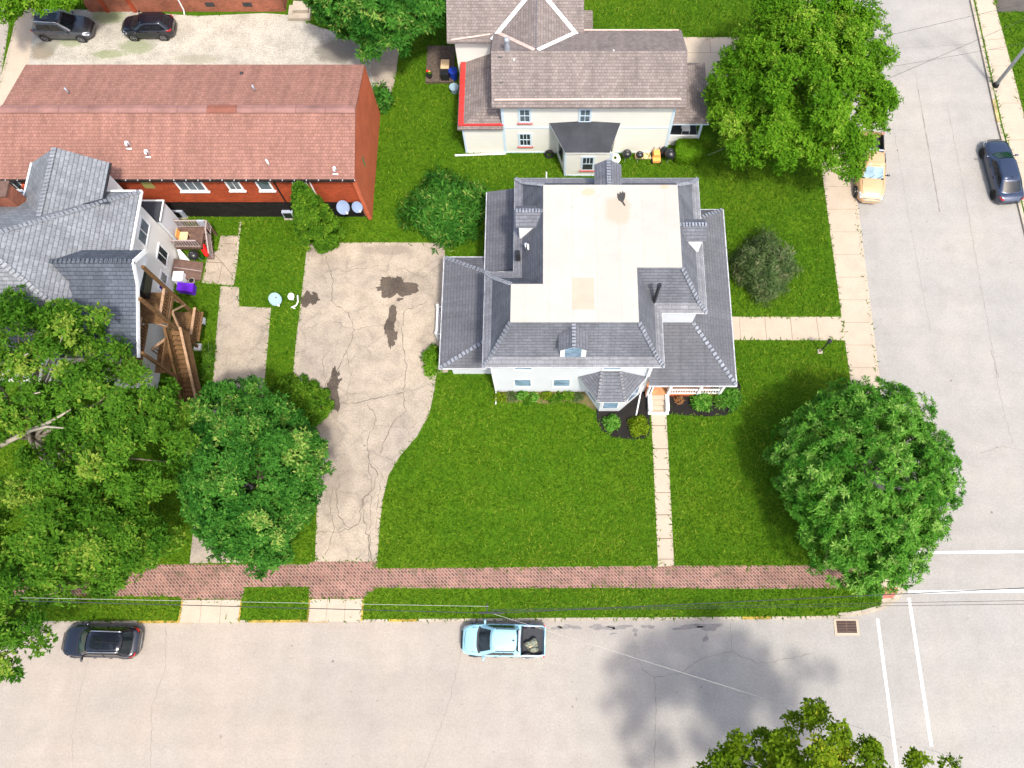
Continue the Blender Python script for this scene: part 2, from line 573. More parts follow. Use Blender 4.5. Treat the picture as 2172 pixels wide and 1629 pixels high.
M['blackroof'] = plain('black_membrane', (0.040, 0.044, 0.052), 0.8, 0.2, 0, 0.2, 1.2)
M['rubber'] = plain('tyre_rubber', (0.018, 0.018, 0.018), 0.85, 0.2)
M['chrome'] = plain('chrome', (0.7, 0.7, 0.72), 0.18, 0.5, 1.0, 0.05)
M['alloy'] = plain('alloy', (0.35, 0.35, 0.37), 0.35, 0.5, 0.8, 0.15, 12)
M['darkalloy'] = plain('dark_alloy', (0.03, 0.03, 0.033), 0.35, 0.5, 0.4, 0.15, 12)
M['steel'] = plain('galvanised_steel', (0.42, 0.46, 0.52), 0.4, 0.4, 0.6, 0.15, 4)
M['greymetal'] = plain('grey_metal', (0.38, 0.42, 0.50), 0.5, 0.4, 0.1, 0.12)
M['dishblue'] = plain('pale_dish', (0.20, 0.26, 0.38), 0.9, 0.05, 0, 0.08)
M['dishwhite'] = plain('white_dish', (0.26, 0.37, 0.42), 0.9, 0.05, 0, 0.05)
M['wood'] = plain('brown_stained_wood', (0.15, 0.082, 0.036), 0.75, 0.2, 0, 0.35, 6)
M['wood_light'] = plain('weathered_rail_wood', (0.36, 0.23, 0.14), 0.75, 0.2, 0, 0.3, 6)
M['wood_pale'] = plain('pale_cut_wood', (0.62, 0.45, 0.26), 0.7, 0.2, 0, 0.2, 6)
M['wood_brown'] = plain('chocolate_deck', (0.125, 0.075, 0.058), 0.7, 0.25, 0, 0.25, 5)
M['wood_grey'] = plain('old_deck_boards', (0.105, 0.080, 0.062), 0.85, 0.15, 0, 0.35, 5)
M['brownrail'] = plain('mauve_rail', (0.33, 0.27, 0.26), 0.6, 0.3)
M['purple'] = plain('purple_plastic', (0.11, 0.012, 0.46), 0.4, 0.4)
M['red'] = plain('bright_red', (0.80, 0.012, 0.010), 0.5, 0.3)
M['orange'] = plain('orange_paint', (0.75, 0.34, 0.09), 0.5, 0.4)
M['bluebin'] = plain('blue_plastic', (0.01, 0.035, 0.30), 0.45, 0.4)
M['bark'] = plain('grey_bark', (0.17, 0.145, 0.115), 0.9, 0.1, 0, 0.4, 4)
M['bark_pale'] = plain('pale_bark', (0.27, 0.24, 0.185), 0.9, 0.1, 0, 0.3, 4)
M['glass'] = glassmat('car_glass')
M['glass_green'] = glassmat('green_windshield', (0.006, 0.032, 0.026), 0.06, 0.35)
M['glass_sky'] = glassmat('sky_windshield', (0.20, 0.30, 0.36), 0.08)
M['pane'] = glassmat('window_pane', (0.10, 0.13, 0.15), 0.1)
M['pane_blue'] = glassmat('blue_window_pane', (0.22, 0.33, 0.46), 0.15)
M['pane_dark'] = glassmat('dark_window_pane', (0.03, 0.035, 0.04), 0.08)
M['taillight'] = plain('tail_light_red', (0.42, 0.012, 0.014), 0.2, 0.6)
M['headlight'] = plain('head_light_clear', (0.62, 0.66, 0.70), 0.12, 0.8, 0.3)
M['plate'] = plain('licence_plate', (0.7, 0.72, 0.74), 0.5)
M['wire'] = plain('cable_black', (0.045, 0.05, 0.05), 0.8, 0.1)
M['wire_pale'] = plain('cable_pale', (0.40, 0.39, 0.36), 0.6, 0.3)
M['tactile'] = plain('brick_red_pad', (0.40, 0.14, 0.11), 0.8, 0.2)
M['terracotta'] = plain('terracotta_floor', (0.50, 0.22, 0.10), 0.7, 0.2, 0, 0.25)
M['bedliner'] = plain('bed_liner', (0.045, 0.048, 0.055), 0.8, 0.2)
M['tarp'] = plain('patterned_cloth', (0.17, 0.18, 0.135), 0.8, 0.2, 0, 0.95, 9)
M['leaf_mid'] = leafmat('leaf_mid_green', (0.026, 0.095, 0.005), (0.092, 0.215, 0.015), 0.35, (0.22, 0.30, 0.04))
M['leaf_fresh'] = leafmat('leaf_fresh_green', (0.026, 0.125, 0.008), (0.128, 0.315, 0.036), 0.28, (0.25, 0.40, 0.09))
M['leaf_deep'] = leafmat('leaf_deep_green', (0.012, 0.070, 0.006), (0.058, 0.185, 0.020), 0.2, (0.22, 0.30, 0.06))
M['leaf_yellow'] = leafmat('leaf_yellow_green', (0.080, 0.150, 0.004), (0.180, 0.270, 0.012), 0.4, (0.30, 0.32, 0.02))
M['leaf_bright'] = leafmat('leaf_bright_green', (0.050, 0.150, 0.004), (0.130, 0.280, 0.013), 0.35, (0.24, 0.35, 0.04))
M['leaf_conifer'] = leafmat('conifer_green', (0.018, 0.068, 0.003), (0.082, 0.180, 0.009), 0.1, (0.16, 0.24, 0.02))
M['leaf_olive'] = leafmat('olive_grey_green', (0.034, 0.072, 0.020), (0.110, 0.165, 0.055), 0.2, (0.22, 0.215, 0.12))
M['leaf_dead'] = leafmat('dry_brown_leaf', (0.11, 0.05, 0.02), (0.34, 0.17, 0.075), 0.2)
M['leaf_hedge'] = leafmat('hedge_green', (0.050, 0.150, 0.003), (0.135, 0.290, 0.010), 0.25, (0.2, 0.34, 0.02))
M['blade'] = leafmat('grass_blade', (0.030, 0.096, 0.002), (0.098, 0.190, 0.007), 0.2, (0.165, 0.225, 0.02))
dstains = []
for (u, v, rx, ry, a, amt) in ((700, 860, 1.2, 1.0, 0, .35), (690, 930, 1.3, 1.6, 0, .4), (880, 600, 1.6, 1.0, 0, .3), (700, 560, 1.0, 1.0, 0, .25), (720, 1020, 1.2, 2.2, 0, .35), (820, 530, 2.0, .5, 0, .4)):
    q = P(u, v)
    dstains.append((q.x, q.y, rx, ry, a, (0.15, 0.125, 0.10), amt))
M['drive'] = concrete('driveway_concrete', (0.318, 0.276, 0.232), 0.12, 0.25, 0.42, 0.28, (0.36, 0.30, 0.225), 0.6, dstains, specks=True)
gst = []
for (u, v, rx, ry, a, cc, amt) in ((90, 110, 1.2, 1.0, 0, (0.20, 0.16, 0.11), .8), (720, 105, 2.2, 1.6, 0, (0.15, 0.135, 0.11), .8), (110, 85, 1.0, 1.5, 0, (0.2, 0.19, 0.15), .7),
                                   (230, 115, 1.6, .5, 0, (0.13, 0.18, 0.05), .55), (290, 100, 1.6, .9, 0, (0.12, 0.17, 0.05), .5), (150, 90, 1.2, .5, 0, (0.14, 0.19, 0.06), .5), (230, 35, 1.6, .9, 0, (0.12, 0.18, 0.05), .6), (420, 125, 2.2, .5, 0, (0.2, 0.2, 0.13), .4)):
    q = P(u, v)
    gst.append((q.x, q.y, rx, ry, a, cc, amt))
M['gravel'] = concrete('pale_gravel', (0.375, 0.355, 0.305), 0.10, 0, 0, 0.3, (0.41, 0.385, 0.325), 0.9, gst)

# ------------------------------------------------------------------ ground, roads, paving
HARD = []      # polygons where no grass grows

def gp(pts, z=0.0):
    return [P(u, v, z) for (u, v) in pts]

def sheet(name, pts, z, mat, hard=True, world=False):
    ps = [Vector((p[0], p[1], z)) for p in pts] if world else gp(pts, 0.0)
    ps = [Vector((p.x, p.y, z)) for p in ps]
    n = len(ps)
    ar = sum(ps[i].x * ps[(i + 1) % n].y - ps[(i + 1) % n].x * ps[i].y for i in range(n))
    if ar < 0:
        ps = ps[::-1]
    if hard:
        HARD.append([(p.x, p.y) for p in ps])
    mb = MB().poly(ps)
    return mb, name, mat

def surface(name, pts, z, mat, hard=True, world=False, joints=None):
    mb, name, mat = sheet(name, pts, z, mat, hard, world)
    mats = [mat]
    if joints:
        mats = [mat, M['joint']]
        for (a, b, wd) in joints:
            mb.ribbon([P(*a), P(*b)], wd, z + 0.004, 1)
    return kind(mb.build(name, mats))

ZR = -0.13
kind(MB().box((-500, -500, -1.0), (500, 500, -0.20)).build('ground', M['lawn']))
kind(MB().poly([(-140, -90, ZR), (140, -90, ZR), (140, 140, ZR), (-140, 140, ZR)]).build('road', M['road']))

# kerb line of the block (south kerb, corner, east kerb)
ks = [(-900, 1327), (-300, 1324), (120, 1321), (700, 1318), (1200, 1314), (1700, 1311), (1780, 1309), (1830, 1303), (1870, 1292), (1900, 1275), (1918, 1253), (1926, 1228), (1922, 1200), (1880, 930), (1862, 785), (1838, 595), (1812, 385), (1790, 210), (1764, 0), (1740, -200), (1690, -600)]
kw = [P(*q) for q in ks]
blk = [Vector((-140, kw[0].y, 0))] + kw + [Vector((kw[-1].x, 140, 0)), Vector((-140, 140, 0))]
kind(MB().prism([(p.x, p.y) for p in blk], -0.6, 0.0).build('lawn', M['lawn']))
ke = [P(*q) for q in ((2010, -260), (2063, 0), (2090, 120), (2120, 259), (2164, 430), (2210, 620), (2262, 830), (2330, 1090))]
eb = ke + [Vector((140, ke[-1].y, 0)), Vector((140, 140, 0)), Vector((ke[0].x, 140, 0))]
kind(MB().prism([(p.x, p.y) for p in eb], -0.6, 0.0).build('lawn', M['lawn']))

sb = [P(-700, 1700), P(900, 1690), P(1700, 1682), P(1960, 1690)]
kind(MB().prism([(p.x, p.y) for p in sb] + [(sb[-1].x, -90), (-140, -90)], -0.6, 0.0).build('lawn', M['lawn']))

def offset(pts, d):
    out = []
    for i, p in enumerate(pts):
        q = pts[min(i + 1, len(pts) - 1)] - pts[max(i - 1, 0)]
        n = Vector((-q.y, q.x, 0)).normalized()
        out.append(p + n * d)
    return out

def kerb(name, line, side, wd, z0, z1, mats, yellow=()):
    a = offset(line, 0.05 * -side)
    b = offset(line, wd * side)
    mb = MB()
    for i in range(len(line) - 1):
        nseg = max(1, int((line[i + 1] - line[i]).length / 1.6))
        for k in range(nseg):
            t0, t1 = k / nseg, (k + 1) / nseg - 0.006
            q = [a[i].lerp(a[i + 1], t0), a[i].lerp(a[i + 1], t1), b[i].lerp(b[i + 1], t1), b[i].lerp(b[i + 1], t0)]
            x = q[0]
            m = 0
            for (x0, x1, pr) in yellow:
                if x0 <= x.x <= x1 and rnd.random() < pr:
                    m = 1
            mb.prism([(p.x, p.y) for p in q], z0, z1 + rnd.uniform(-.004, .004), m)
    HARD.append([(p.x, p.y) for p in a] + [(p.x, p.y) for p in b[::-1]])
    return kind(mb.build(name, mats))

def xr(u):
    return P(u, 1312).x

south = kw[:7]
kerb('kerb', kw[0:4], 1, 0.10, -0.4, 0.02, [M['kerb'], M['yellow']], ((-60, xr(130), .0), (xr(280), xr(390), .8), (xr(505), xr(660), .95)))
kerb('kerb', kw[3:7], 1, 0.10, -0.4, 0.02, [M['kerb'], M['yellow']], ((xr(780), xr(830), .5), (xr(905), xr(980), .3), (xr(1290), xr(1780), .45)))
kerb('kerb', kw[6:13], 1, 0.24, -0.4, 0.025, [M['kerb'], M['yellow']])
kerb('kerb', kw[12:], 1, 0.16, -0.4, 0.02, [M['walk'], M['yellow']])
M['yellow_faded'] = concrete('faded_yellow_paint', (0.40, 0.32, 0.15), 0.3, 0, 0, 0.7, None, 0.7)
kerb('kerb', ke, -1, 0.18, -0.4, 0.02, [M['kerb'], M['yellow_faded']], ((P(2063, 0).x - 1, P(2085, 110).x, .5), (P(2085, 110).x, 60, .06)))

surface('brick_sidewalk', [(-400, 1203), (100, 1200), (385, 1197), (520, 1197), (650, 1197), (667, 1190), (800, 1190), (802, 1206), (1100, 1203), (1395, 1200), (1700, 1199), (1868, 1198), (1868, 1248), (1600, 1249), (1300, 1247), (1000, 1248), (800, 1247), (783, 1258), (772, 1269), (655, 1270), (655, 1245), (520, 1245), (513, 1271), (386, 1272), (380, 1266), (200, 1264), (-400, 1266)], 0.006, M['brickwalk'])
for q, js in (([(387, 1273), (512, 1272), (507, 1320), (379, 1321)], [((428, 1273), (424, 1320), .02), ((470, 1272), (466, 1320), .02)]),
              ([(657, 1271), (771, 1270), (767, 1318), (652, 1319)], [((695, 1271), (691, 1319), .02), ((733, 1270), (730, 1318), .02)])):
    surface('driveway_apron', q, 0.024, M['walk'], joints=js)
    for (a, b) in ((q[0], q[3]), (q[1], q[2])):
        mb = MB().ribbon([P(*a), P(*b)], 0.10, 0.034)
        kind(mb.build('kerb_return', M['yellow']))

# big cracked driveway
drv = [(652, 516), (800, 514), (942, 515), (944, 545), (962, 548), (962, 620), (950, 790), (926, 792), (921, 830), (910, 880), (885, 925), (848, 968), (824, 1008), (812, 1060), (806, 1110), (800, 1191), (668, 1191), (673, 1050), (668, 960), (662, 880), (622, 790), (628, 720), (638, 640), (646, 570)]
surface('driveway', drv, 0.008, M['drive'])
surface('driveway', [(468, 607), (507, 609), (507, 650), (575, 653), (562, 800), (545, 980), (516, 1193), (402, 1195), (425, 1000), (450, 830), (458, 720)], 0.008, M['drive'])
surface('patio', [(468, 500), (506, 500), (503, 545), (494, 606), (428, 600), (440, 545), (462, 530)], 0.008, M['drive'],
        joints=[((455, 540), (472, 558), .04), ((472, 558), (494, 585), .04), ((470, 516), (503, 518), .04), ((440, 556), (472, 558), .05), ((472, 558), (463, 600), .03)])
kind(MB().ribbon([P(511, 468), P(507, 500), P(503, 545), P(495, 604)], 0.14, 0.03).build('edging_strip', M['kerb']))

def blob(c, rx, ry, n=26, jit=0.25, seed=0, rot=0.0):
    r = random.Random(seed)
    ph = [r.uniform(0, 6.28) for _ in range(4)]
    out = []
    for i in range(n):
        t = 2 * math.pi * i / n
        k = 1 + jit * (math.sin(2 * t + ph[0]) * .5 + math.sin(3 * t + ph[1]) * .4 + math.sin(5 * t + ph[2]) * .3) + r.uniform(-jit, jit) * .3
        x, y = rx * k * math.cos(t), ry * k * math.sin(t)
        out.append((c[0] + x * math.cos(rot) - y * math.sin(rot), c[1] + x * math.sin(rot) + y * math.cos(rot)))
    return out

def pixblob(u, v, ru, rv, seed, n=26, jit=0.25):
    return [(x, y) for (x, y) in blob((u, v), ru, rv, n, jit, seed)]

sd = 3
for (u, v, ru, rv) in ((843, 610, 33, 24), (829, 692, 12, 38), (708, 828, 14, 36), (655, 635, 16, 17)):
    sd += 1
    surface('asphalt_patch', pixblob(u, v, ru, rv, sd, 60, .42), 0.013, M['pothole'], hard=False)
    for k_ in range(4):
        a_ = rnd.uniform(0, 6.28)
        surface('asphalt_patch', pixblob(u + math.cos(a_) * ru * 1.05, v + math.sin(a_) * rv * 1.05, ru * rnd.uniform(.18, .4), rv * rnd.uniform(.1, .25), sd * 7 + k_, 24, .5), 0.0125 + k_ * .0002, M['pothole'], hard=False)

def crackline(pts, wd, seed, z, amp=0.10):
    r = random.Random(seed)
    out = []
    for i in range(len(pts) - 1):
        a, b = P(*pts[i]), P(*pts[i + 1])
        n = max(2, int((b - a).length / 0.22))
        for k in range(n):
            q = a.lerp(b, k / n) + Vector((r.uniform(-amp, amp), r.uniform(-amp, amp), 0))
            out.append(q)
    out.append(P(*pts[-1]))
    ws = [wd * r.uniform(.4, 1.5) for _ in out]
    return MB().ribbon(out, ws, z)

cl = MB()
for i, (pts, wd) in enumerate([
    ([(690, 545), (705, 590), (703, 640), (740, 665), (752, 700), (735, 745), (712, 790), (690, 810), (690, 855), (668, 862)], .045),
    ([(668, 862), (700, 858), (760, 854), (790, 845), (856, 833)], .05),
    ([(856, 833), (862, 770), (850, 700), (858, 660), (905, 640)], .04), ([(856, 833), (860, 870), (830, 900), (806, 960)], .04),
    ([(780, 855), (800, 890), (778, 930), (782, 985), (802, 1000), (795, 1030), (770, 1060), (773, 1100), (778, 1130), (790, 1190)], .05),
    ([(770, 1060), (760, 1110), (742, 1122), (715, 1127), (672, 1129)], .04), ([(742, 1122), (718, 1095), (712, 1050), (720, 1025)], .04),
    ([(706, 1030), (702, 1080), (708, 1130), (690, 1180)], .03), ([(783, 985), (790, 1040), (785, 1120), (784, 1185)], .03),
    ([(800, 990), (812, 1005), (803, 1050), (798, 1130)], .03), ([(640, 700), (700, 680), (752, 700)], .025), ([(752, 700), (800, 690), (850, 700)], .025),
    ([(700, 590), (760, 570), (830, 560), (900, 590), (935, 560)], .025), ([(690, 810), (684, 760), (700, 745)], .025), ([(735, 745), (745, 800), (735, 850)], .025)]):
    c = crackline(pts, wd, i, 0.0125, .09)
    cl.add(c.v, c.f)
M['crack_dirt'] = plain('crack_dirt', (0.135, 0.115, 0.09), 0.9, 0.1)
kind(cl.build('driveway_cracks', M['crack_dirt']))
cl = MB()
for i, (pts, wd) in enumerate([
    ([(350, 1330), (348, 1420), (320, 1500), (318, 1629)], .025), ([(980, 1370), (950, 1500), (900, 1629)], .025), ([(1345, 1385), (1365, 1420), (1390, 1437), (1450, 1425), (1490, 1395), (1555, 1382)], .03),
    ([(1390, 1437), (1392, 1500), (1388, 1629)], .03), ([(1555, 1382), (1610, 1408), (1660, 1400), (1725, 1385), (1735, 1405)], .03), ([(1555, 1382), (1551, 1320)], .025),
    ([(190, 1380), (165, 1480), (150, 1560), (152, 1629)], .02), ([(1949, 188), (1995, 448)], .075), ([(1942, 150), (1949, 188)], .03),
    ([(2010, 215), (2050, 420), (2085, 620), (2120, 800)], .025), ([(1895, 260), (1930, 460), (1975, 700)], .02), ([(2105, 740), (2130, 870), (2150, 940)], .025), ([(2080, 960), (2130, 944), (2172, 955)], .025), ([(1900, 100), (2172, 85)], .02)]):
    c = crackline(pts, wd, 40 + i, ZR + 0.005, .05 if i not in (7,) else .01)
    cl.add(c.v, c.f)
M['crack_soft'] = plain('sealed_crack', (0.205, 0.183, 0.16), 0.9, 0.1)
kind(cl.build('road_cracks', M['crack_soft']))
M['stain'] = plain('damp_stain', (0.19, 0.177, 0.168), 0.8, 0.2, 0, 0.2, 4)
st = MB()
for i, (u, v, ru, rv) in enumerate(((1208, 1330, 20, 5), (1275, 1331, 22, 6), (1315, 1330, 20, 5), (1348, 1340, 5, 8), (1460, 1330, 28, 5), (1505, 1329, 34, 6), (1498, 1354, 5, 8), (1375, 1329, 12, 4), (1182, 1332, 10, 4), (1300, 1344, 6, 2))):
    st.poly([Vector((q.x, q.y, ZR + 0.004)) for q in [P(a, b) for (a, b) in pixblob(u, v, ru, rv, 90 + i, 40, .55)]][::-1])
kind(st.build('road_stains', M['stain']))

surface('front_walk', [(1380, 853), (1412, 853), (1430, 1200), (1396, 1202)], 0.012, M['walk'],
        joints=[((1382, 903), (1414, 903), .05), ((1384, 952), (1417, 952), .05), ((1386, 996), (1420, 996), .05), ((1389, 1045), (1422, 1045), .04), ((1391, 1092), (1424, 1092), .05), ((1394, 1143), (1427, 1142), .05), ((1396, 1186), (1429, 1186), .04), ((1380, 866), (1412, 864), .05), ((1385, 862), (1408, 855), .03)])
surface('side_path', [(1545, 672), (1785, 672), (1793, 722), (1548, 721)], 0.012, M['walk'], joints=[((1568, 672), (1571, 721), .02), ((1622, 672), (1626, 721), .03), ((1676, 672), (1681, 721), .03), ((1731, 672), (1738, 721), .03)])
east = [(1640, -500), (1745, -500)]
js = []
for v in range(-420, 1180, 48):
    f = lambda vv: 1697 + (vv + 10) * 0.1265
    js.append(((f(v), v), (f(v) + 62, v), .02))
surface('sidewalk', [(1650, -400), (1712, -400), (1760, -10), (1809, 385), (1835, 595), (1859, 785), (1877, 930), (1917, 1196), (1860, 1196), (1848, 1140), (1823, 935), (1800, 780), (1785, 672), (1745, 375), (1697, -10)], 0.014, M['walk'], joints=js)
surface('sidewalk', [(2023, -200), (2095, -200), (2108, 0), (2135, 100), (2172, 245), (2240, 500), (2330, 830), (2268, 830), (2215, 620), (2169, 430), (2125, 259), (2095, 120), (2068, 0)], 0.012, M['walk'],
        joints=[((2082, 30), (2117, 30), .02), ((2095, 85), (2131, 82), .03), ((2100, 105), (2138, 105), .02), ((2108, 140), (2146, 140), .02), ((2125, 219), (2165, 219), .02), ((2140, 297), (2186, 297), .03), ((2150, 345), (2200, 345), .02)])
surface('side_drive', [(2108, -120), (2300, -120), (2300, 24), (2114, 26)], 0.016, M['asphalt'])
surface('entry_walk', [(1440, 79), (1706, 79), (1712, 112), (1540, 112), (1545, 180), (1440, 180)], 0.012, M['walk'], joints=[((1505, 79), (1507, 112), .03), ((1440, 112), (1540, 112), .03), ((1560, 79), (1563, 112), .03)])
# corner ramp
surface('corner_ramp', [(1868, 1198), (1914, 1198), (1920, 1222), (1916, 1246), (1904, 1264), (1884, 1280), (1870, 1288)], 0.018, M['walk'])
surface('tactile_pad', [(1872, 1246), (1904, 1246), (1905, 1268), (1872, 1269)], 0.024, M['tactile'])
surface('tactile_pad', [(1900, 1208), (1917, 1208), (1919, 1230), (1903, 1232)], 0.024, M['tactile'])

# gravel yard, alley, strips
surface('gravel_yard', [(72, 20), (120, 18), (205, 22), (300, 26), (420, 34), (560, 28), (615, 32), (670, 55), (720, 70), (775, 100), (790, 140), (800, 220), (30, 300), (50, 140)], 0.008, M['gravel'])
surface('concrete_strip', [(790, 95), (848, 95), (840, 160), (830, 200), (806, 205), (785, 150)], 0.012, M['drive'])
surface('alley_walk', [(40, 10), (72, 10), (71, 70), (58, 150), (40, 300), (-60, 300), (-5, 190), (16, 110), (32, 50)], 0.012, M['walk'])
surface('alley', [(-140, -100), (26, -100), (18, 60), (-2, 190), (-100, 420), (-400, 420)], 0.010, M['road'])
kind(MB().ribbon([P(33, 48), P(22, 100), P(8, 155), P(-8, 210)], .12, 0.03).build('edging_strip', M['kerb']))

# mulch beds
surface('mulch_bed', [(1264, 868), (1266, 893), (1276, 914), (1300, 927), (1340, 933), (1366, 931), (1378, 922), (1380, 815), (1330, 815), (1290, 840)], 0.016, M['mulch'])
surface('mulch_bed', [(1412, 812), (1414, 878), (1450, 881), (1500, 884), (1540, 881), (1563, 868), (1573, 846), (1570, 815), (1560, 800), (1420, 800)], 0.016, M['mulch'])
surface('flower_bed', [(1050, 828), (1055, 850), (1080, 855), (1120, 851), (1160, 858), (1200, 852), (1238, 857), (1262, 872), (1268, 862), (1240, 828)], 0.010, M['soil'])

# road markings
for (a, b, wd) in (((1863, 1312), (1908, 1650), .18), ((1930, 1268), (1978, 1584), .19), ((1940, 1172), (2300, 1168), .16), ((1928, 1256), (2300, 1251), .18)):
    kind(MB().ribbon([P(*a).lerp(P(*b), i / 6) for i in range(7)], wd, ZR + 0.006).build('road_marking', M['whiteline']))

# ------------------------------------------------------------------ building helpers
def eaveX(u, v, z):
    return P(u, v, z)

def shell(mb, pts, z0, z1, m=0):
    n = len(pts)
    ar = sum(pts[i][0] * pts[(i + 1) % n][1] - pts[(i + 1) % n][0] * pts[i][1] for i in range(n))
    if ar < 0:
        pts = pts[::-1]
    for i in range(n):
        a, b = pts[i], pts[(i + 1) % n]
        mb.poly([(a[0], a[1], z0), (b[0], b[1], z0), (b[0], b[1], z1), (a[0], a[1], z1)], m)

def roofslab(mb, pts, th=0.12, m=0):
    """roof plane with thickness"""
    pts = [Vector(p) for p in pts]
    n = (pts[1] - pts[0]).cross(pts[2] - pts[0])
    if n.z < 0:
        pts = pts[::-1]
    k = len(pts)
    lo = [p - Vector((0, 0, th)) for p in pts]
    mb.add(pts + lo, [tuple(range(k)), tuple(range(2 * k - 1, k - 1, -1))] + [(i, i + k, (i + 1) % k + k, (i + 1) % k) for i in range(k)], m)

def caps(mb, a, b, wd=0.26, step=0.2):
    a, b = Vector(a), Vector(b)
    d = b - a
    n = max(2, int(d.length / step))
    dn = d.normalized()
    rz = math.atan2(dn.y, dn.x)
    ry = -math.asin(dn.z)
    for i in range(n):
        c = a.lerp(b, (i + .5) / n) + Vector((0, 0, 0.035))
        mb.cbox(c, (step * 0.70, wd, 0.06), rz, 0, ry - 0.22)

def hipcap(a, b, wd, step, mat, parent):
    mb = MB()
    caps(mb, a, b, wd, step)
    return mb.build('ridge_cap', mat, parent)

def gutter(name, pts, mat, parent, wd=0.11):
    mb = MB()
    for i in range(len(pts) - 1):
        mb.beam(pts[i], pts[i + 1], wd, wd)
    return mb.build(name, mat, parent)

def window(parent, c, wd, ht, nrm, frame, pane, sill=None, bars=(1, 1), depth=0.05, fw=0.10):
    """c: centre on wall, nrm: outward unit vector in plan"""
    n = Vector((nrm[0], nrm[1], 0)).normalized()
    t = Vector((-n.y, n.x, 0))
    c = Vector(c)
    up = Vector((0, 0, 1))
    def bx(mb, o, sx, sz, d0, d1, m=0):
        vs = []
        for d in (d0, d1):
            for (i, j) in ((-1, -1), (1, -1), (1, 1), (-1, 1)):
                vs.append(c + o + t * sx / 2 * i + up * sz / 2 * j + n * d)
        mb.add(vs, [(3, 2, 1, 0), (4, 5, 6, 7), (0, 1, 5, 4), (1, 2, 6, 5), (2, 3, 7, 6), (3, 0, 4, 7)], m)
    f = MB()
    bx(f, up * (ht / 2 + fw / 2), wd + 2 * fw, fw, -0.03, depth)
    bx(f, up * -(ht / 2 + fw / 2), wd + 2 * fw, fw, -0.03, depth)
    bx(f, t * (wd / 2 + fw / 2), fw, ht, -0.03, depth)
    bx(f, t * -(wd / 2 + fw / 2), fw, ht, -0.03, depth)
    for i in range(1, bars[0]):
        bx(f, t * (wd * (i / bars[0] - .5)), 0.045, ht, -0.02, depth - .012)
    for i in range(1, bars[1]):
        bx(f, up * (ht * (i / bars[1] - .5)), wd, 0.05, -0.02, depth - .010)
    fo = f.build('window', frame, parent)
    p = MB()
    bx(p, Vector((0, 0, 0)), wd, ht, -0.02, 0.012)
    p.build('pane', pane, fo)
    if sill:
        s = MB()
        bx(s, up * -(ht / 2 + fw + 0.035), wd + 2 * fw + .16, 0.07, 0.0, depth + .08)
        s.build('sill', sill, fo)
    return fo

# ------------------------------------------------------------------ white house
ZE, ZF = 6.6, 9.2
def rect(pix, z):
    return [P(u, v, z) for (u, v) in pix]
E8 = rect([(1091, 378), (1480, 377), (1500, 664), (1407, 664), (1406, 779), (1025, 779), (1027, 577), (1091, 577)], ZE)
F8 = rect([(1152, 393), (1440, 393), (1444, 568), (1353, 568), (1353, 684), (1083, 684), (1083, 603), (1152, 603)], ZF)
def snap(p, xs, ys):
    return [Vector((x, y, q.z)) for q, x, y in zip(p, xs, ys)]
ex0, ex1, ex2, ex3 = (E8[5].x + E8[6].x) / 2, (E8[0].x + E8[7].x) / 2, (E8[3].x + E8[4].x) / 2, (E8[1].x + E8[2].x) / 2
ey0, ey1, ey2, ey3 = E8[4].y, E8[2].y, E8[6].y, E8[0].y
E8 = snap(E8, [ex1, ex3, ex3, ex2, ex2, ex0, ex0, ex1], [ey3, ey3, ey1, ey1, ey0, ey0, ey2, ey2])
fx0, fx1, fx2, fx3 = (F8[5].x + F8[6].x) / 2, (F8[0].x + F8[7].x) / 2, (F8[3].x + F8[4].x) / 2, (F8[1].x + F8[2].x) / 2
fy0, fy1, fy2, fy3 = F8[4].y, F8[2].y, F8[6].y, F8[0].y
F8 = snap(F8, [fx1, fx3, fx3, fx2, fx2, fx0, fx0, fx1], [fy3, fy3, fy1, fy1, fy0, fy0, fy2, fy2])
OV = 0.42
wx0, wx1, wx2, wx3 = ex0 + .32, ex1 + OV, ex2 - OV, ex3 - OV
wy0, wy1, wy2, wy3 = ey0 + .58, ey1 + OV, ey2 - OV, ey3 - OV
WH = thing('house', 'white two-storey house with blue-grey hip roof and white flat centre', 'house', ((wx0 + wx3) / 2, (wy0 + wy3) / 2, 0))
W8 = [(wx1, wy3), (wx3, wy3), (wx3, wy1), (wx2, wy1), (wx2, wy0), (wx0, wy0), (wx0, wy2), (wx1, wy2)]
mb = MB()
shell(mb, W8, 0.0, ZE - 0.02)
mb.build('wall', M['white_side'], WH)
mb = MB()
for i in range(8):
    j = (i + 1) % 8
    a, b, c, d = E8[i], E8[j], F8[j], F8[i]
    # slight flare: lower band at a gentler pitch
    k = 0.28
    da, db = a.lerp(d, k) - Vector((0, 0, .34)), b.lerp(c, k) - Vector((0, 0, .34))
    for q, mm in (([a, b, db, da], 2), ([da, db, c, d], 0)):
        n = (q[1] - q[0]).cross(q[2] - q[0])
        mb.poly(q if n.z > 0 else q[::-1], mm)
    # soffit and fascia
    lo = Vector((0, 0, .16))
    mb.poly([a - lo, b - lo, b, a], 1)
    wa, wb = Vector((*W8[i], ZE - .16)), Vector((*W8[j], ZE - .16))
    mb.poly([b - lo, a - lo, wa, wb], 1)
roofo = mb.build('roof', [M['roof_blue'], M['white'], M['roof_blue_eave']], WH)
mb = MB()
mb.prism([(p.x, p.y) for p in F8], ZF - .05, ZF + .05)
mb.build('flat_roof', M['flat'], roofo)
mb = MB()
a, b = P(1213, 590, ZF), P(1261, 657, ZF)
mb.prism([(a.x, a.y), (b.x, a.y), (b.x, b.y), (a.x, b.y)], ZF + .052, ZF + .06)
mb.build('membrane_patch', M['patch'], roofo)
mb = MB()
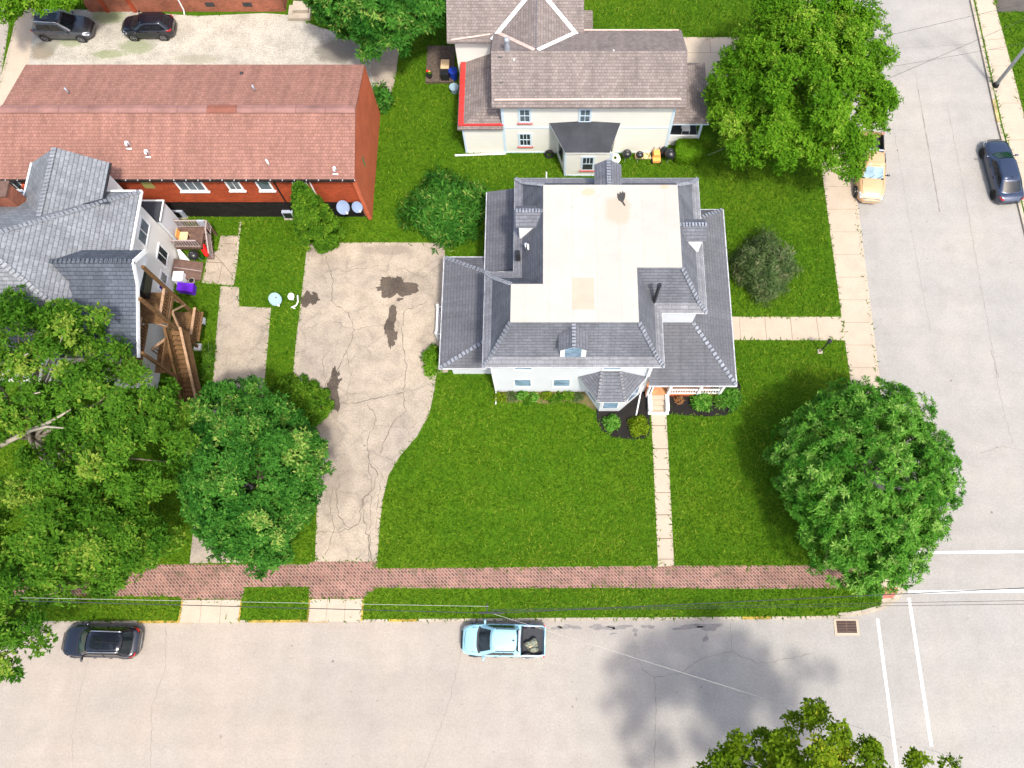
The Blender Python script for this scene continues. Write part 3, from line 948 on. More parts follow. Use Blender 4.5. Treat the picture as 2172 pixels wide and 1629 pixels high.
dk = [(1309, 410), (1313, 413), (1315, 407), (1318, 411), (1320, 406), (1323, 410), (1326, 409), (1326, 418), (1324, 425), (1322, 428), (1327, 437), (1324, 438), (1318, 430), (1312, 426), (1309, 420)]
mb.prism([(P(u, v, ZF).x, P(u, v, ZF).y) for (u, v) in dk], ZF + .052, ZF + .06)
mb.build('dark_patch', M['tar'], roofo)
for i in (0, 1, 2, 4, 5, 6):
    a, d = E8[i], F8[i]
    m_ = a.lerp(d, .28) - Vector((0, 0, .34))
    mb = MB()
    caps(mb, a, m_.lerp(d, -.0), .24, .17)
    caps(mb, m_, d, .26, .27)
    mb.build('ridge_cap', M['roof_blue_cap'], roofo)
g = [p + Vector((0, 0, -.05)) for p in E8]
g = g + [g[0]]
cx_, cy_ = (ex0 + ex3) / 2, (ey0 + ey3) / 2
gutter('gutter', g, M['gutter'], WH, .055)

def dormer(front, back, half, zr, ze, zb, win=None):
    """front/back: plan points on the ridge line"""
    f, b = Vector((*front, 0)), Vector((*back, 0))
    d = (f - b).normalized()
    t = Vector((-d.y, d.x, 0))
    o = MB()
    ov = d * .18
    for sg in (1, -1):
        roofslab(o, [f + ov + Vector((0, 0, zr)), b + Vector((0, 0, zr)), b + t * sg * (half + .1) + Vector((0, 0, ze)), f + ov + t * sg * (half + .1) + Vector((0, 0, ze))], .06)
    dm = o.build('dormer', M['roof_blue'], WH)
    wl = MB()
    for sg in (1, -1):
        q = [f + t * sg * half + Vector((0, 0, zb)), f + t * sg * half + Vector((0, 0, ze)), b + t * sg * half + Vector((0, 0, ze)), b + t * sg * half + Vector((0, 0, zb))]
        wl.poly(q)
    wl.poly([f + t * -half + Vector((0, 0, zb)), f + t * half + Vector((0, 0, zb)), f + t * half + Vector((0, 0, ze)), f + Vector((0, 0, zr - .05)), f - t * half + Vector((0, 0, ze))])
    wl.build('dormer_wall', M['white'], dm)
    cp = MB()
    caps(cp, f + ov + Vector((0, 0, zr)), b + Vector((0, 0, zr)), .24, .18)
    cp.build('ridge_cap', M['roof_blue_cap'], dm)
    pn = MB()
    c = f + d * .03 + Vector((0, 0, (zb + .35 + ze - .1) / 2))
    hz = (ze - .1 - zb - .35) / 2 + .1
    pn.add([c + t * s1 * half * .62 + Vector((0, 0, s2 * hz)) + d * dd for dd in (-.02, .02) for (s1, s2) in ((-1, -1), (1, -1), (1, 1), (-1, 1))],
           [(3, 2, 1, 0), (4, 5, 6, 7), (0, 1, 5, 4), (1, 2, 6, 5), (2, 3, 7, 6), (3, 0, 4, 7)])
    pn.build('pane', M['pane_blue'], dm)

x = P(1217, 700, 9.0).x
dormer((x, ey0 + .50), (x, fy0 + .0), .74, 9.10, 8.50, 6.9)
x = P(1291, 370, 9.0).x
dormer((x, ey3 - .45), (x, fy3 - .05), .72, 9.10, 8.50, 6.9)
y = P(1125, 449, 9.0).y
dormer((ex1 + .35, y), (fx1 + .05, y), .62, 9.08, 8.45, 6.9)
y = P(1468, 478, 9.0).y
dormer((ex3 - .35, y), (fx3 - .05, y), .62, 9.08, 8.45, 6.9)
# roof pipe
mb = MB()
q = Vector((P(1390, 633, 7.6).x, P(1390, 633, 7.6).y, 0))
mb.tube([q + Vector((0, 0, 7.1)), q + Vector((0, 0, 9.25))], .10, 10)
mb.tube([q + Vector((0, 0, 9.25)), q + Vector((0, 0, 9.45))], .13, 10)
mb.build('flue_pipe', M['black'], WH, True, 40)
mb = MB()
q = P(1098, 541, 7.4)
mb.box((q.x - .14, q.y - .14, 6.9), (q.x + .14, q.y + .14, 7.75))
mb.build('roof_vent', M['black'], WH)
mb = MB()
q = P(1115, 520, 8.0)
mb.tube([q + Vector((0, 0, -.5)), q + Vector((0, 0, .25)), q + Vector((.15, -.1, .3)), q + Vector((.16, -.35, .1))], .06, 8)
mb.build('vent_pipe', M['white'], WH, True)

# south windows
for (u, v, wd, ht) in ((1109, 793, 1.0, 1.3), (1300, 793, 1.0, 1.3)):
    xx = P(u, v, 5.2).x
    window(WH, (xx, wy0, 5.15), wd, ht, (0, -1), M['white'], M['pane_blue'], bars=(1, 1))
for u in (1109, 1191):
    xx = P(u, 815, 1.7).x
    window(WH, (xx, wy0, 1.95), 1.0, 1.45, (0, -1), M['white'], M['pane_blue'], bars=(1, 1))
for xx in (wx1 + 1.2, wx1 + 4, wx3 - 1.6):
    window(WH, (xx, wy3, 5.2), .95, 1.35, (0, 1), M['white'], M['pane_blue'], bars=(1, 2))
window(WH, (wx3, (wy1 + wy3) / 2, 5.4), .95, 1.2, (1, 0), M['white'], M['pane_blue'], bars=(1, 2))
window(WH, (wx0, (wy0 + wy2) / 2, 5.4), .95, 1.2, (-1, 0), M['white'], M['pane_blue'], bars=(1, 2))

# bay with half-octagonal roof
bx0, bx1 = P(1240, 832).x, P(1362, 832).x
fxa, fxb = P(1270, 871).x, P(1313, 871).x
byf = P(1290, 872).y
mb = MB()
bay = [(bx0, wy0 + .02), (fxa, byf), (fxb, byf), (bx1, wy0 + .02)]
for i in range(3):
    a, b = bay[i], bay[i + 1]
    mb.poly([(a[0], a[1], 0), (b[0], b[1], 0), (b[0], b[1], 3.2), (a[0], a[1], 3.2)])
bayo = mb.build('bay_window', M['white_side'], WH)
zb = 3.15
o4 = [P(1226, 799, zb), P(1268, 853, zb), P(1326, 853, zb), P(1373, 799, zb)]
o4[0].y = o4[3].y = wy0 - .01
tp = [Vector((P(1276, 793, 4.2).x, wy0 - .01, 4.25)), Vector((P(1316, 793, 4.2).x, wy0 - .01, 4.25))]
mb = MB()
for q in ([o4[0], o4[1], tp[0]], [o4[1], o4[2], tp[1], tp[0]], [o4[2], o4[3], tp[1]]):
    n = (q[1] - q[0]).cross(q[2] - q[0])
    mb.poly(q if n.z > 0 else q[::-1])
lo = Vector((0, 0, .14))
for i in range(3):
    mb.poly([o4[i] - lo, o4[i + 1] - lo, o4[i + 1], o4[i]], 1)
mb.poly([p - lo for p in o4][::-1], 1)
mb.build('bay_roof', [M['roof_blue'], M['white']], bayo)
hipcap(o4[1], tp[0], .16, .20, M['roof_blue_eave'], bayo)
hipcap(o4[2], tp[1], .16, .20, M['roof_blue_eave'], bayo)
def bayw(i, parent, wd):
    a, b = Vector((*bay[i], 0)), Vector((*bay[i + 1], 0))
    c = (a + b) / 2
    d = (b - a).normalized()
    n = (d.y, -d.x)
    mbp = MB()
    nn = Vector((n[0], n[1], 0))
    for (w2, z0, z1, off, mm) in ((wd + .2, .75, 2.75, .03, 0), (wd, .85, 2.65, .045, 1)):
        mbp.poly([c - d * w2 / 2 + nn * off + Vector((0, 0, z0)), c + d * w2 / 2 + nn * off + Vector((0, 0, z0)), c + d * w2 / 2 + nn * off + Vector((0, 0, z1)), c - d * w2 / 2 + nn * off + Vector((0, 0, z1))], mm)
    mbp.build('window', [M['white'], M['pane_blue']], parent)
for i, w_ in ((0, .8), (1, .9), (2, .8)):
    bayw(i, bayo, w_)

# west porch
pz0, pz1 = 3.0, 3.95
pw = [P(943, 546, pz0), P(933, 781, pz0)]
px0 = (pw[0].x + pw[1].x) / 2
pyN, pyS = pw[0].y, pw[1].y
pxE = wx0
mb = MB()
A, B = Vector((px0, pyS, pz0)), Vector((px0, pyN, pz0))
C, D = Vector((pxE - .01, pyS, pz0)), Vector((pxE - .01, pyN, pz0))
i0, i1 = Vector((pxE - .01, pyS + 1.75, pz1)), Vector((pxE - .01, pyN - 1.75, pz1))
for q in ([A, i0, i1, B], [A, C, i0], [B, i1, D]):
    n = (q[1] - q[0]).cross(q[2] - q[0])
    mb.poly(q if n.z > 0 else q[::-1])
lo = Vector((0, 0, .14))
for (a, b) in ((A, B), (A, C), (B, D)):
    mb.poly([a - lo, b - lo, b, a], 1)
mb.poly([A - lo, C - lo, D - lo, B - lo], 1)
po = mb.build('porch_roof', [M['roof_porch'], M['white']], WH)
hipcap(A, i0, .26, .27, M['roof_blue_cap'], po)
hipcap(B, i1, .26, .27, M['roof_blue_cap'], po)
mb = MB()
qx = P(962, 793).x
mb.box((qx, P(962, 793).y, 0), (pxE - .01, pyN - .6, pz0 - .14))
mb.build('porch_wall', M['white_side'], WH)
gutter('gutter', [C + Vector((0, -.05, -.06)), A + Vector((-.05, -.05, -.06)), B + Vector((-.05, .05, -.06)), D + Vector((0, .05, -.06))], M['gutter'], WH, .06)
# north-west lower roof
za, zb2 = 3.7, 4.25
nx = P(1031, 490, za).x
ny0, ny1 = P(1031, 577, za).y, P(1032, 407, za).y
mb = MB()
roofslab(mb, [(nx, ny0, za), (wx1 - .01, ny0, zb2), (wx1 - .01, ny1 - .0, zb2), (nx, ny1, za)], .14)
mb.build('lean_to_roof', M['roof_porch'], WH)
mb = MB()
mb.box((nx + .35, ny0 - .5, 0), (wx1 - .01, ny1 - .35, za - .10))
mb.build('lean_to_wall', M['white_side'], WH)
gutter('gutter', [(nx - .04, ny0, za - .06), (nx - .04, ny1, za - .06)], M['gutter'], WH, .06)

# east wrap-around porch
ez0, ez1 = 3.0, 4.15
exO = (P(1535, 445, ez0).x + P(1560, 818, ez0).x) / 2
eyN, eyS = P(1510, 445, ez0).y, P(1480, 818, ez0).y
exW = P(1376, 818, ez0).x
mb = MB()
NE, SE, SW = Vector((exO, eyN, ez0)), Vector((exO, eyS, ez0)), Vector((exW, eyS, ez0))
iNE = Vector((wx3 + .01, eyN - 1.6, ez1))
iSE = Vector((wx3 + .01, wy1 - .01, ez1))
iSW = Vector((wx2 + .01, wy1 - .01, ez1))
NW = Vector((wx3 + .01, eyN, ez0))
W2 = Vector((wx2 + .01, wy0 - .02, ez0 + (ez1 - ez0) * (wy0 - eyS) / (wy1 - eyS)))
for q in ([NE, iNE, iSE, SE], [NW, iNE, NE], [SE, iSE, iSW, W2, Vector((exW, wy0 - .02, W2.z)), SW]):
    n = (q[1] - q[0]).cross(q[2] - q[0])
    mb.poly(q if n.z > 0 else q[::-1])
for (a, b) in ((NE, SE), (SE, SW), (NW, NE)):
    mb.poly([a - lo, b - lo, b, a], 1)
po = mb.build('porch_roof', [M['roof_porch'], M['white']], WH)
hipcap(SE, iSE, .26, .27, M['roof_blue_cap'], po)
hipcap(NE, iNE, .26, .27, M['roof_blue_cap'], po)
gutter('gutter', [NW + Vector((0, .04, -.06)), NE + Vector((.04, .04, -.06)), SE + Vector((.04, -.04, -.06)), SW + Vector((0, -.04, -.06))], M['gutter'], WH, .06)
mb = MB()
fl = .55
mb.prism([(exO - .5, eyN - .4), (exO - .5, eyS + .18), (exW + .1, eyS + .18), (exW + .1, wy0 - .05), (wx2 + .02, wy0 - .05), (wx2 + .02, wy1 - .05), (wx3 + .02, wy1 - .05), (wx3 + .02, eyN - .4)], fl - .1, fl)
mb.build('porch_floor', M['terracotta'], WH)
mb = MB()
shell(mb, [(exO - .55, eyN - .45), (exO - .55, eyS + .22), (exW + .15, eyS + .22), (exW + .15, wy0 - .06), (wx2 + .04, wy1 - .06), (wx3 + .04, eyN - .45)], 0, fl - .1)
mb.build('porch_base', M['brick'], WH)
# rail and posts
mb = MB()
stx0, stx1 = P(1376, 832).x, P(1412, 832).x
def rail(mb, a, b, z, h=.85, sp=.16, bw=.05, rw=.09):
    a, b = Vector(a), Vector(b)
    mb.beam(a + Vector((0, 0, z + h)), b + Vector((0, 0, z + h)), rw, .06)
    mb.beam(a + Vector((0, 0, z + .12)), b + Vector((0, 0, z + .12)), rw * .8, .05)
    n = max(2, int((b - a).length / sp))
    for i in range(n + 1):
        q = a.lerp(b, i / n)
        mb.beam(q + Vector((0, 0, z + .12)), q + Vector((0, 0, z + h)), bw)
ry = eyS + .24
rail(mb, (stx1 + .12, ry, 0), (exO - .55, ry, 0), fl)
rail(mb, (exO - .57, ry, 0), (exO - .57, P(1550, 721).y, 0), fl)
rail(mb, (exO - .57, P(1550, 672).y, 0), (exO - .57, eyN - .5, 0), fl)
rail(mb, (exW + .2, ry, 0), (stx0 - .05, ry, 0), fl)
mb.build('porch_railing', M['white'], WH)
for (x_, y_) in ((exW + .25, ry), (stx0 - .02, ry), (stx1 + .05, ry), ((stx1 + exO) / 2, ry), (exO - .57, ry), (exO - .57, P(1550, 721).y), (exO - .57, P(1550, 672).y), (exO - .57, eyN - .5)):
    MB().box((x_ - .09, y_ - .09, 0), (x_ + .09, y_ + .09, ez0 - .14)).build('porch_post', M['white'], WH)
# front steps
mb = MB()
for i in range(3):
    mb.box((stx0 + .1, ry - .05 - .32 * (i + 1), 0), (stx1 - .1, ry - .05 - .32 * i, fl - .14 * (i + 1)))
stp = mb.build('front_steps', M['walk'], WH)
mb = MB()
for xx in (stx0, stx1):
    mb.box((xx - .11, ry - 1.15, 0), (xx + .11, ry - .05, .62))
mb.box((stx0 - .11, ry - 1.28, 0), (stx1 + .11, ry - 1.15, .14))
mb.build('step_wall', M['white'], WH)
# side stairs rail on west porch
mb = MB()
sx = P(927, 680, 1.0).x
for yy in (P(927, 650, 1.0).y, P(927, 708, 1.0).y):
    mb.box((sx - .08, yy - .08, 0), (sx + .08, yy + .08, 1.25))
    mb.beam((sx, yy, .95), (sx + 1.0, yy, .95), .06)
rail(mb, (sx, P(927, 650, 1.0).y, 0), (sx, P(927, 708, 1.0).y, 0), .1, .85, .16, .05, .14)
mb.build('stair_railing', M['white'], WH)
mb = MB()
mb.box((sx + .2, P(927, 652, 1.0).y, 0), (sx + 1.2, P(927, 706, 1.0).y, .35))
mb.build('side_steps', M['wood'], WH)
# downspouts
mb = MB()
q = Vector((P(1353, 850).x, wy0 - .1, 0))
mb.tube([q + Vector((.2, 0, 5.9)), q + Vector((.2, 0, .25)), q + Vector((.15, -.2, .1)), Vector((P(1349, 882).x, P(1349, 882).y, .06))], .05, 6)
mb.build('downspout', M['white'], WH)
mb = MB()
mb.tube([(wx0 + .05, wy0 - .08, 6.4), (wx0 + .05, wy0 - .08, .2), (wx0 + .04, wy0 - .9, .06)], .045, 6)
mb.build('downspout', M['white'], WH)
mb = MB()
q = P(1159, 370)
mb.tube([(q.x, wy3 + .08, 6.3), (q.x, wy3 + .08, .2), (q.x, P(1159, 366).y, .06)], .05, 6)
mb.build('downspout', M['white'], WH)
HARD.append([(p[0], p[1]) for p in W8])
HARD.append([(px0 + .4, pyS + .5), (pxE, pyS + .5), (pxE, pyN - .5), (px0 + .4, pyN - .5)])
HARD.append([(nx + .3, ny0), (wx1, ny0), (wx1, ny1 - .3), (nx + .3, ny1 - .3)])
HARD.append([(exW, eyS + .4), (exO - .5, eyS + .4), (exO - .5, eyN - .4), (exW, eyN - .4)])

# ------------------------------------------------------------------ red brick building
rz0, rzr = 5.3, 6.5
rxE = -12.62
rxW = -35.75
ryS, ryN = P(500, 380, rz0).y, P(500, 137, rz0).y
ryM = (ryS + ryN) / 2
RB = thing('brick_building', 'long red brick building with pinkish red shingle gable roof', 'building', ((rxE + rxW) / 2, ryM, 0))
rwy0, rwy1 = ryS + .32, ryN - .32
zfd = 1.95
mb = MB()
mb.poly([(rxW + .2, rwy0, zfd), (rxE, rwy0, zfd), (rxE, rwy0, rz0 + .05), (rxW + .2, rwy0, rz0 + .05)])
mb.poly([(rxE, rwy1, 0), (rxW + .2, rwy1, 0), (rxW + .2, rwy1, rz0 + .05), (rxE, rwy1, rz0 + .05)])
mb.poly([(rxW + .2, rwy1, 0), (rxW + .2, rwy0, 0), (rxW + .2, rwy0, rz0 + .05), (rxW + .2, ryM, rzr - .08), (rxW + .2, rwy1, rz0 + .05)])
mb.build('wall', M['brick'], RB)
mb = MB()
mb.poly([(rxE + .02, ryS + .05, 0), (rxE + .02, ryN - .05, 0), (rxE + .02, ryN - .05, rz0 + .02), (rxE + .02, ryM, rzr - .06), (rxE + .02, ryS + .05, rz0 + .02)])
mb.poly([(rxE + .02, ryS + .05, 0), (rxE + .02, ryS + .05, rz0), (rxE - .25, ryS + .05, rz0), (rxE - .25, ryS + .05, 0)])
mb.build('gable_wall', M['brick_gable'], RB)
mb = MB()
mb.poly([(rxW + .2, rwy0 - .02, 0), (rxE - .26, rwy0 - .02, 0), (rxE - .26, rwy0 - .02, zfd), (rxW + .2, rwy0 - .02, zfd)])
mb.build('foundation', M['blackwall'], RB)  # lower band of the south wall in near-black
mb = MB()
roofslab(mb, [(rxW, ryS, rz0), (rxE, ryS, rz0), (rxE, ryM, rzr), (rxW, ryM, rzr)], .12)
roofslab(mb, [(rxW, ryM, rzr), (rxE, ryM, rzr), (rxE, ryN, rz0), (rxW, ryN, rz0)], .12)
rro = mb.build('roof', M['roof_red'], RB)
mb = MB()
for i in range(12):
    x0 = rxW + (rxE - rxW) * i / 12
    x1 = rxW + (rxE - rxW) * (i + 1) / 12 - .02
    mb.cbox(((x0 + x1) / 2, ryM + .14, rzr + .02), (x1 - x0, .32, .03), 0, -.25, 0, 1 if i in (7,) else 0)
    mb.cbox(((x0 + x1) / 2, ryM - .14, rzr + .02), (x1 - x0, .32, .03), 0, .25, 0, 1 if i in (7,) else 0)
mb.build('ridge_cap', [M['red_cap'], plain('rusty_ridge_metal', (0.20, 0.075, 0.05), 0.7)], rro)
gutter('gutter', [(rxW, ryS - .06, rz0 - .08), (rxE, ryS - .06, rz0 - .08)], M['blackwall'], RB, .13)
for i in range(30):
    x_ = rxW + .5 + i * .78
    MB().box((x_, ryS - .13, rz0 - .02), (x_ + .05, ryS - .03, rz0 + .015)).build('gutter_clip', M['gutter'], RB)
for (u, wd, ht, bars, fr, pn) in ((407, 1.6, 1.1, (3, 1), M['white'], M['pane']), (499, .75, .95, (2, 1), M['white'], M['pane']), (563, .75, .95, (1, 1), M['white'], M['pane']), (640, .75, .95, (1, 1), M['white'], M['pane_dark']), (35, .9, .95, (2, 1), M['white'], M['pane_dark'])):
    x_ = P(u, 395, 3.9).x
    window(RB, (x_, rwy0, 4.05), wd, ht, (0, -1), fr, pn, M['white'], bars, .05, .12)
mb = MB()
q = P(315, 396, 4.0)
mb.box((q.x - .35, rwy0 - .01, 3.7), (q.x + .35, rwy0 + .02, 4.5))
mb.build('painted_panel', plain('olive_panel', (0.28, 0.26, 0.08), 0.8), RB)
mb = MB()
mb.poly([(rxE + .03, P(763, 330, 4.2).y - .2, 3.0), (rxE + .03, P(763, 330, 4.2).y + .1, 3.0), (rxE + .03, P(763, 330, 4.2).y + .14, 4.0), (rxE + .03, P(763, 330, 4.2).y - .1, 4.1)])
mb.build('painted_panel', plain('green_paint_mark', (0.10, 0.20, 0.08), 0.8), RB)
mb = MB()
x_ = P(672, 400, 3).x
mb.tube([(x_, rwy0 - .07, 5.1), (x_, rwy0 - .07, 2.2)], .05, 6)
mb.build('downspout', M['white'], RB)
mb = MB()
mb.tube([(P(598, 400, 3).x, rwy0 - .05, 5.1), (P(598, 400, 3).x, rwy0 - .05, .3)], .05, 6)
mb.build('downspout', M['blackwall'], RB)
mb = MB()
for i in range(6):
    mb.box((rxE - .46, rwy0 - .05, .15 + i * .3), (rxE - .26, rwy0 + .02, .33 + i * .3))
mb.build('brick_quoin', M['brick_dull'], RB)
def hood(u, v, z, name, mat_, kind_):
    mb = MB()
    q = P(u, v, z)
    zz = rz0 + (rzr - rz0) * (1 - abs(q.y - ryM) / (ryM - ryS))
    q.z = zz
    if kind_ == 'hook':
        mb.tube([q, q + Vector((0, 0, .35)), q + Vector((0, -.1, .48)), q + Vector((0, -.25, .40)), q + Vector((0, -.28, .28))], .075, 8)
        mb.box((q.x - .17, q.y - .34, zz - .06), (q.x + .17, q.y - .26, zz + .06))
    elif kind_ == 'pipe':
        mb.tube([q - Vector((0, 0, .1)), q + Vector((0, 0, .55))], .06, 8)
    else:
        mb.sphere(q, (.14, .14, .12), 10, 5)
    mb.build(name, mat_, rro, True)
hood(275, 307, 5.9, 'roof_vent', M['white'], 'hook')
hood(315, 324, 5.8, 'roof_vent', M['white'], 'hook')
hood(713, 362, 5.4, 'roof_vent', M['white'], 'hook')
hood(571, 350, 5.5, 'vent_pipe', M['white'], 'pipe')
hood(145, 196, 6.2, 'vent_pipe', M['steel'], 'pipe')
hood(539, 189, 6.2, 'vent_pipe', M['steel'], 'pipe')
hood(513, 157, 5.5, 'roof_vent', M['black'], 'ball')
HARD.append([(rxW, ryS + .2), (rxE, ryS + .2), (rxE, ryN - .2), (rxW, ryN - .2)])

# brick building at the top of the yard
TB = thing('brick_building', 'weathered red brick building across the gravel yard behind the parked cars', 'building', (P(430, 25).x, P(430, 25).y + 4, 0))
ty = P(430, 25).y
mb = MB()
tx0, tx1 = P(190, 25).x, P(607, 22).x
mb.box((tx0, ty, 0), (tx1, ty + 9, 7.5))
mb.build('wall', M['brick_dull'], TB)
mb = MB()
mb.box((tx0 - .15, ty - .15, 7.5), (tx1 + .15, ty + 9.15, 7.75))
mb.build('roof', M['roof_brown'], TB)
for u in (443, 523):
    x_ = P(u, 17, .8).x
    f = MB()
    f.box((x_ - .35, ty - .03, .55), (x_ + .35, ty - .005, .95))
    f.build('window', M['pane_dark'], TB)
mb = MB()
mb.tube([(P(390, 15, 1).x - .2, ty - .07, 7.3), (P(394, 20, 0).x, ty - .07, .3), (P(394, 22, 0).x, ty - .35, .08)], .055, 6)
mb.build('downspout', M['white'], TB)
mb = MB()
for u in (232, 290):
    x_ = P(u, 25).x
    mb.box((x_ - .22, ty - .1, 0), (x_ + .05, ty - .002, 7.4))
mb.build('pilaster', M['brick'], TB)
mb = MB()
mb.box((tx1 + .3, ty - .9, 0), (tx1 + 2.0, ty + .4, .28))
mb.box((tx1 + .7, ty - .4, .28), (tx1 + 1.9, ty + .5, .6))
mb.build('door_steps', M['kerb'], TB)
HARD.append([(tx0, ty - .4), (tx1, ty - .4), (tx1, ty + 9), (tx0, ty + 9)])

# ------------------------------------------------------------------ cream house
yz0, yzr = 5.8, 7.4
YX0, YX1 = P(1043, 228, yz0).x, P(1455, 224, yz0).x
YS, YN = P(1250, 228, yz0).y, P(1443, 63, yz0).y
YM = (YS + YN) / 2
YH = thing('house', 'cream sided house with taupe shingle roofs and pale blue trim', 'house', ((YX0 + YX1) / 2, YM, 0))
ywx0, ywx1, ywy0, ywy1 = YX0 + .62, YX1 - .62, YS + .45, YN - .4
mb = MB()
def gablewalls(mb, x0, x1, y0, y1, ze, zr, ym):
    mb.poly([(x0, y0, 0), (x1, y0, 0), (x1, y0, ze), (x0, y0, ze)])
    mb.poly([(x1, y1, 0), (x0, y1, 0), (x0, y1, ze), (x1, y1, ze)])
    mb.poly([(x1, y0, 0), (x1, y1, 0), (x1, y1, ze), (x1, ym, zr), (x1, y0, ze)])
    mb.poly([(x0, y1, 0), (x0, y0, 0), (x0, y0, ze), (x0, ym, zr), (x0, y1, ze)])
gablewalls(mb, ywx0, ywx1, ywy0, ywy1, yz0 + .1, yzr - .15, YM)
nbx0, nbx1 = P(948, 90, yz0).x, P(1238, 75, yz0).x
nbS = P(1000, 90, yz0).y
nbM, nbN = nbS + 4.1, nbS + 8.2
nzr = 7.85
gablewalls(mb, nbx0 + .45, nbx1 - .4, nbS + .4, nbN - .4, yz0 + .1, nzr - .15, nbM)
mb.build('wall', M['cream_side'], YH)
mb = MB()
roofslab(mb, [(YX0, YS, yz0), (YX1, YS, yz0), (YX1, YM, yzr), (YX0, YM, yzr)])
roofslab(mb, [(YX0, YM, yzr), (YX1, YM, yzr), (YX1, YN, yz0), (YX0, YN, yz0)])
roofslab(mb, [(nbx0, nbS, yz0), (nbx1, nbS, yz0), (nbx1, nbM, nzr), (nbx0, nbM, nzr)])
roofslab(mb, [(nbx0, nbM, nzr), (nbx1, nbM, nzr), (nbx1, nbN, yz0), (nbx0, nbN, yz0)])
rxx = P(1137, 100, yzr).x
hw = 3.15
roofslab(mb, [(rxx, YM, yzr + .01), (rxx, nbM - .7, yzr + .01), (rxx - hw, nbM - .7, yz0 + .01), (rxx - hw, YM, yz0 + .01)])
roofslab(mb, [(rxx, YM, yzr + .01), (rxx + hw, YM, yz0 + .01), (rxx + hw, nbM - .7, yz0 + .01), (rxx, nbM - .7, yzr + .01)])
yro = mb.build('roof', M['roof_brown'], YH)
slope = (yzr - yz0) / (YM - YS)
slope2 = (yzr - yz0) / hw
nslope = (nzr - yz0) / (nbM - nbS)
def strip(pts, wd, name, mat, lift=.05):
    mb = MB()
    for i in range(len(pts) - 1):
        mb.beam(Vector(pts[i]) + Vector((0, 0, lift)), Vector(pts[i + 1]) + Vector((0, 0, lift)), wd, .03)
    return mb.build(name, mat, yro)
# valleys with the connecting roof
yv = YN - .15
zv = yzr - slope * (yv - YM)
xv = hw * (yzr - zv) / (yzr - yz0)
strip([(rxx - .12, YM + .1, yzr - .04), (rxx - xv, yv, zv)], .24, 'valley_flashing', M['pink_flash'])
strip([(rxx + .12, YM + .1, yzr - .04), (rxx + xv, yv, zv)], .26, 'valley_flashing', M['white'])
yt = nbS + (yzr - yz0) / nslope
strip([(rxx - hw + .1, nbS + .1, yz0 + .08), (rxx, yt, yzr)], .28, 'valley_flashing', M['white'])
strip([(rxx + hw - .1, nbS + .1, yz0 + .08), (rxx, yt, yzr)], .28, 'valley_flashing', M['white'])
strip([(rxx, YM + .1, yzr + .02), (rxx, yt, yzr + .02)], .05, 'ridge_line', M['roof_darkgrey'], .0)
strip([(YX0 + .2, YS + .42, yz0 + .21), (YX1 - .35, YS + .46, yz0 + .23)], .14, 'snow_guard', M['pink_flash'])
strip([(nbx0 + .3, nbS + .12, yz0 + .06), (rxx - hw, nbS + .45, yz0 + .22)], .12, 'snow_guard', M['pink_flash'])
strip([(YX0 + 4.8, YN - .12, yz0 + .06), (YX1 - .2, YN - .12, yz0 + .06)], .10, 'snow_guard', M['pink_flash'])
# small vents
mb = MB()
q = P(1076, 105, 7.35)
mb.tube([(q.x, q.y, 7.0), (q.x, q.y, 7.55), (q.x, q.y, 7.95)], [.24, .2, .13], 12)
mb.tube([(q.x, q.y, 7.95), (q.x, q.y, 8.05)], .1, 12)
mb.sphere((q.x, q.y, 8.2), (.2, .2, .2), 12, 8)
mb.build('metal_chimney', M['steel'], YH, True, 45)
for (u, v, z) in ((1091, 132, 6.9), (1301, 113, 7.1)):
    q = P(u, v, z)
    mb = MB()
    mb.tube([(q.x, q.y, z - .4), (q.x, q.y, z + .3)], [.12, .05], 8)
    mb.build('vent_pipe', M['white'], yro, True)
mb = MB()
for (u, v) in ((1061, 127), (1062, 165)):
    q = P(u, v, 7.0)
    zz = yzr - slope * (YM - q.y)
    mb.cbox((q.x, q.y, zz + .03), (.28, .1, .06), 0, math.atan(slope))
mb.build('roof_bracket', M['black'], yro)
# windows south
for (u, v, zc) in ((1113, 240, 4.35), (1241, 240, 4.35)):
    x_ = P(u, v, 4.4).x
    window(YH, (x_, ywy0, zc), .62, 1.25, (0, -1), M['blue_trim'], M['pane'], M['red_trim'], (2, 2), .05, .13)
for u in (1114,):
    x_ = P(u, 290, 1.6).x
    window(YH, (x_, ywy0, 1.65), .7, 1.3, (0, -1), M['blue_trim'], M['pane_dark'], M['red_trim'], (3, 2), .05, .13)
mb = MB()
for (x_) in (ywx0, ywx1):
    mb.box((x_ - .09, ywy0 - .03, 0), (x_ + .09, ywy0 + .05, yz0))
mb.box((ywx0, ywy0 - .025, 2.95), (ywx1, ywy0 + .03, 3.1))
mb.box((ywx0, ywy0 - .025, 0.05), (ywx1, ywy0 + .03, 0.16))
mb.build('trim_board', M['blue_trim'], YH)
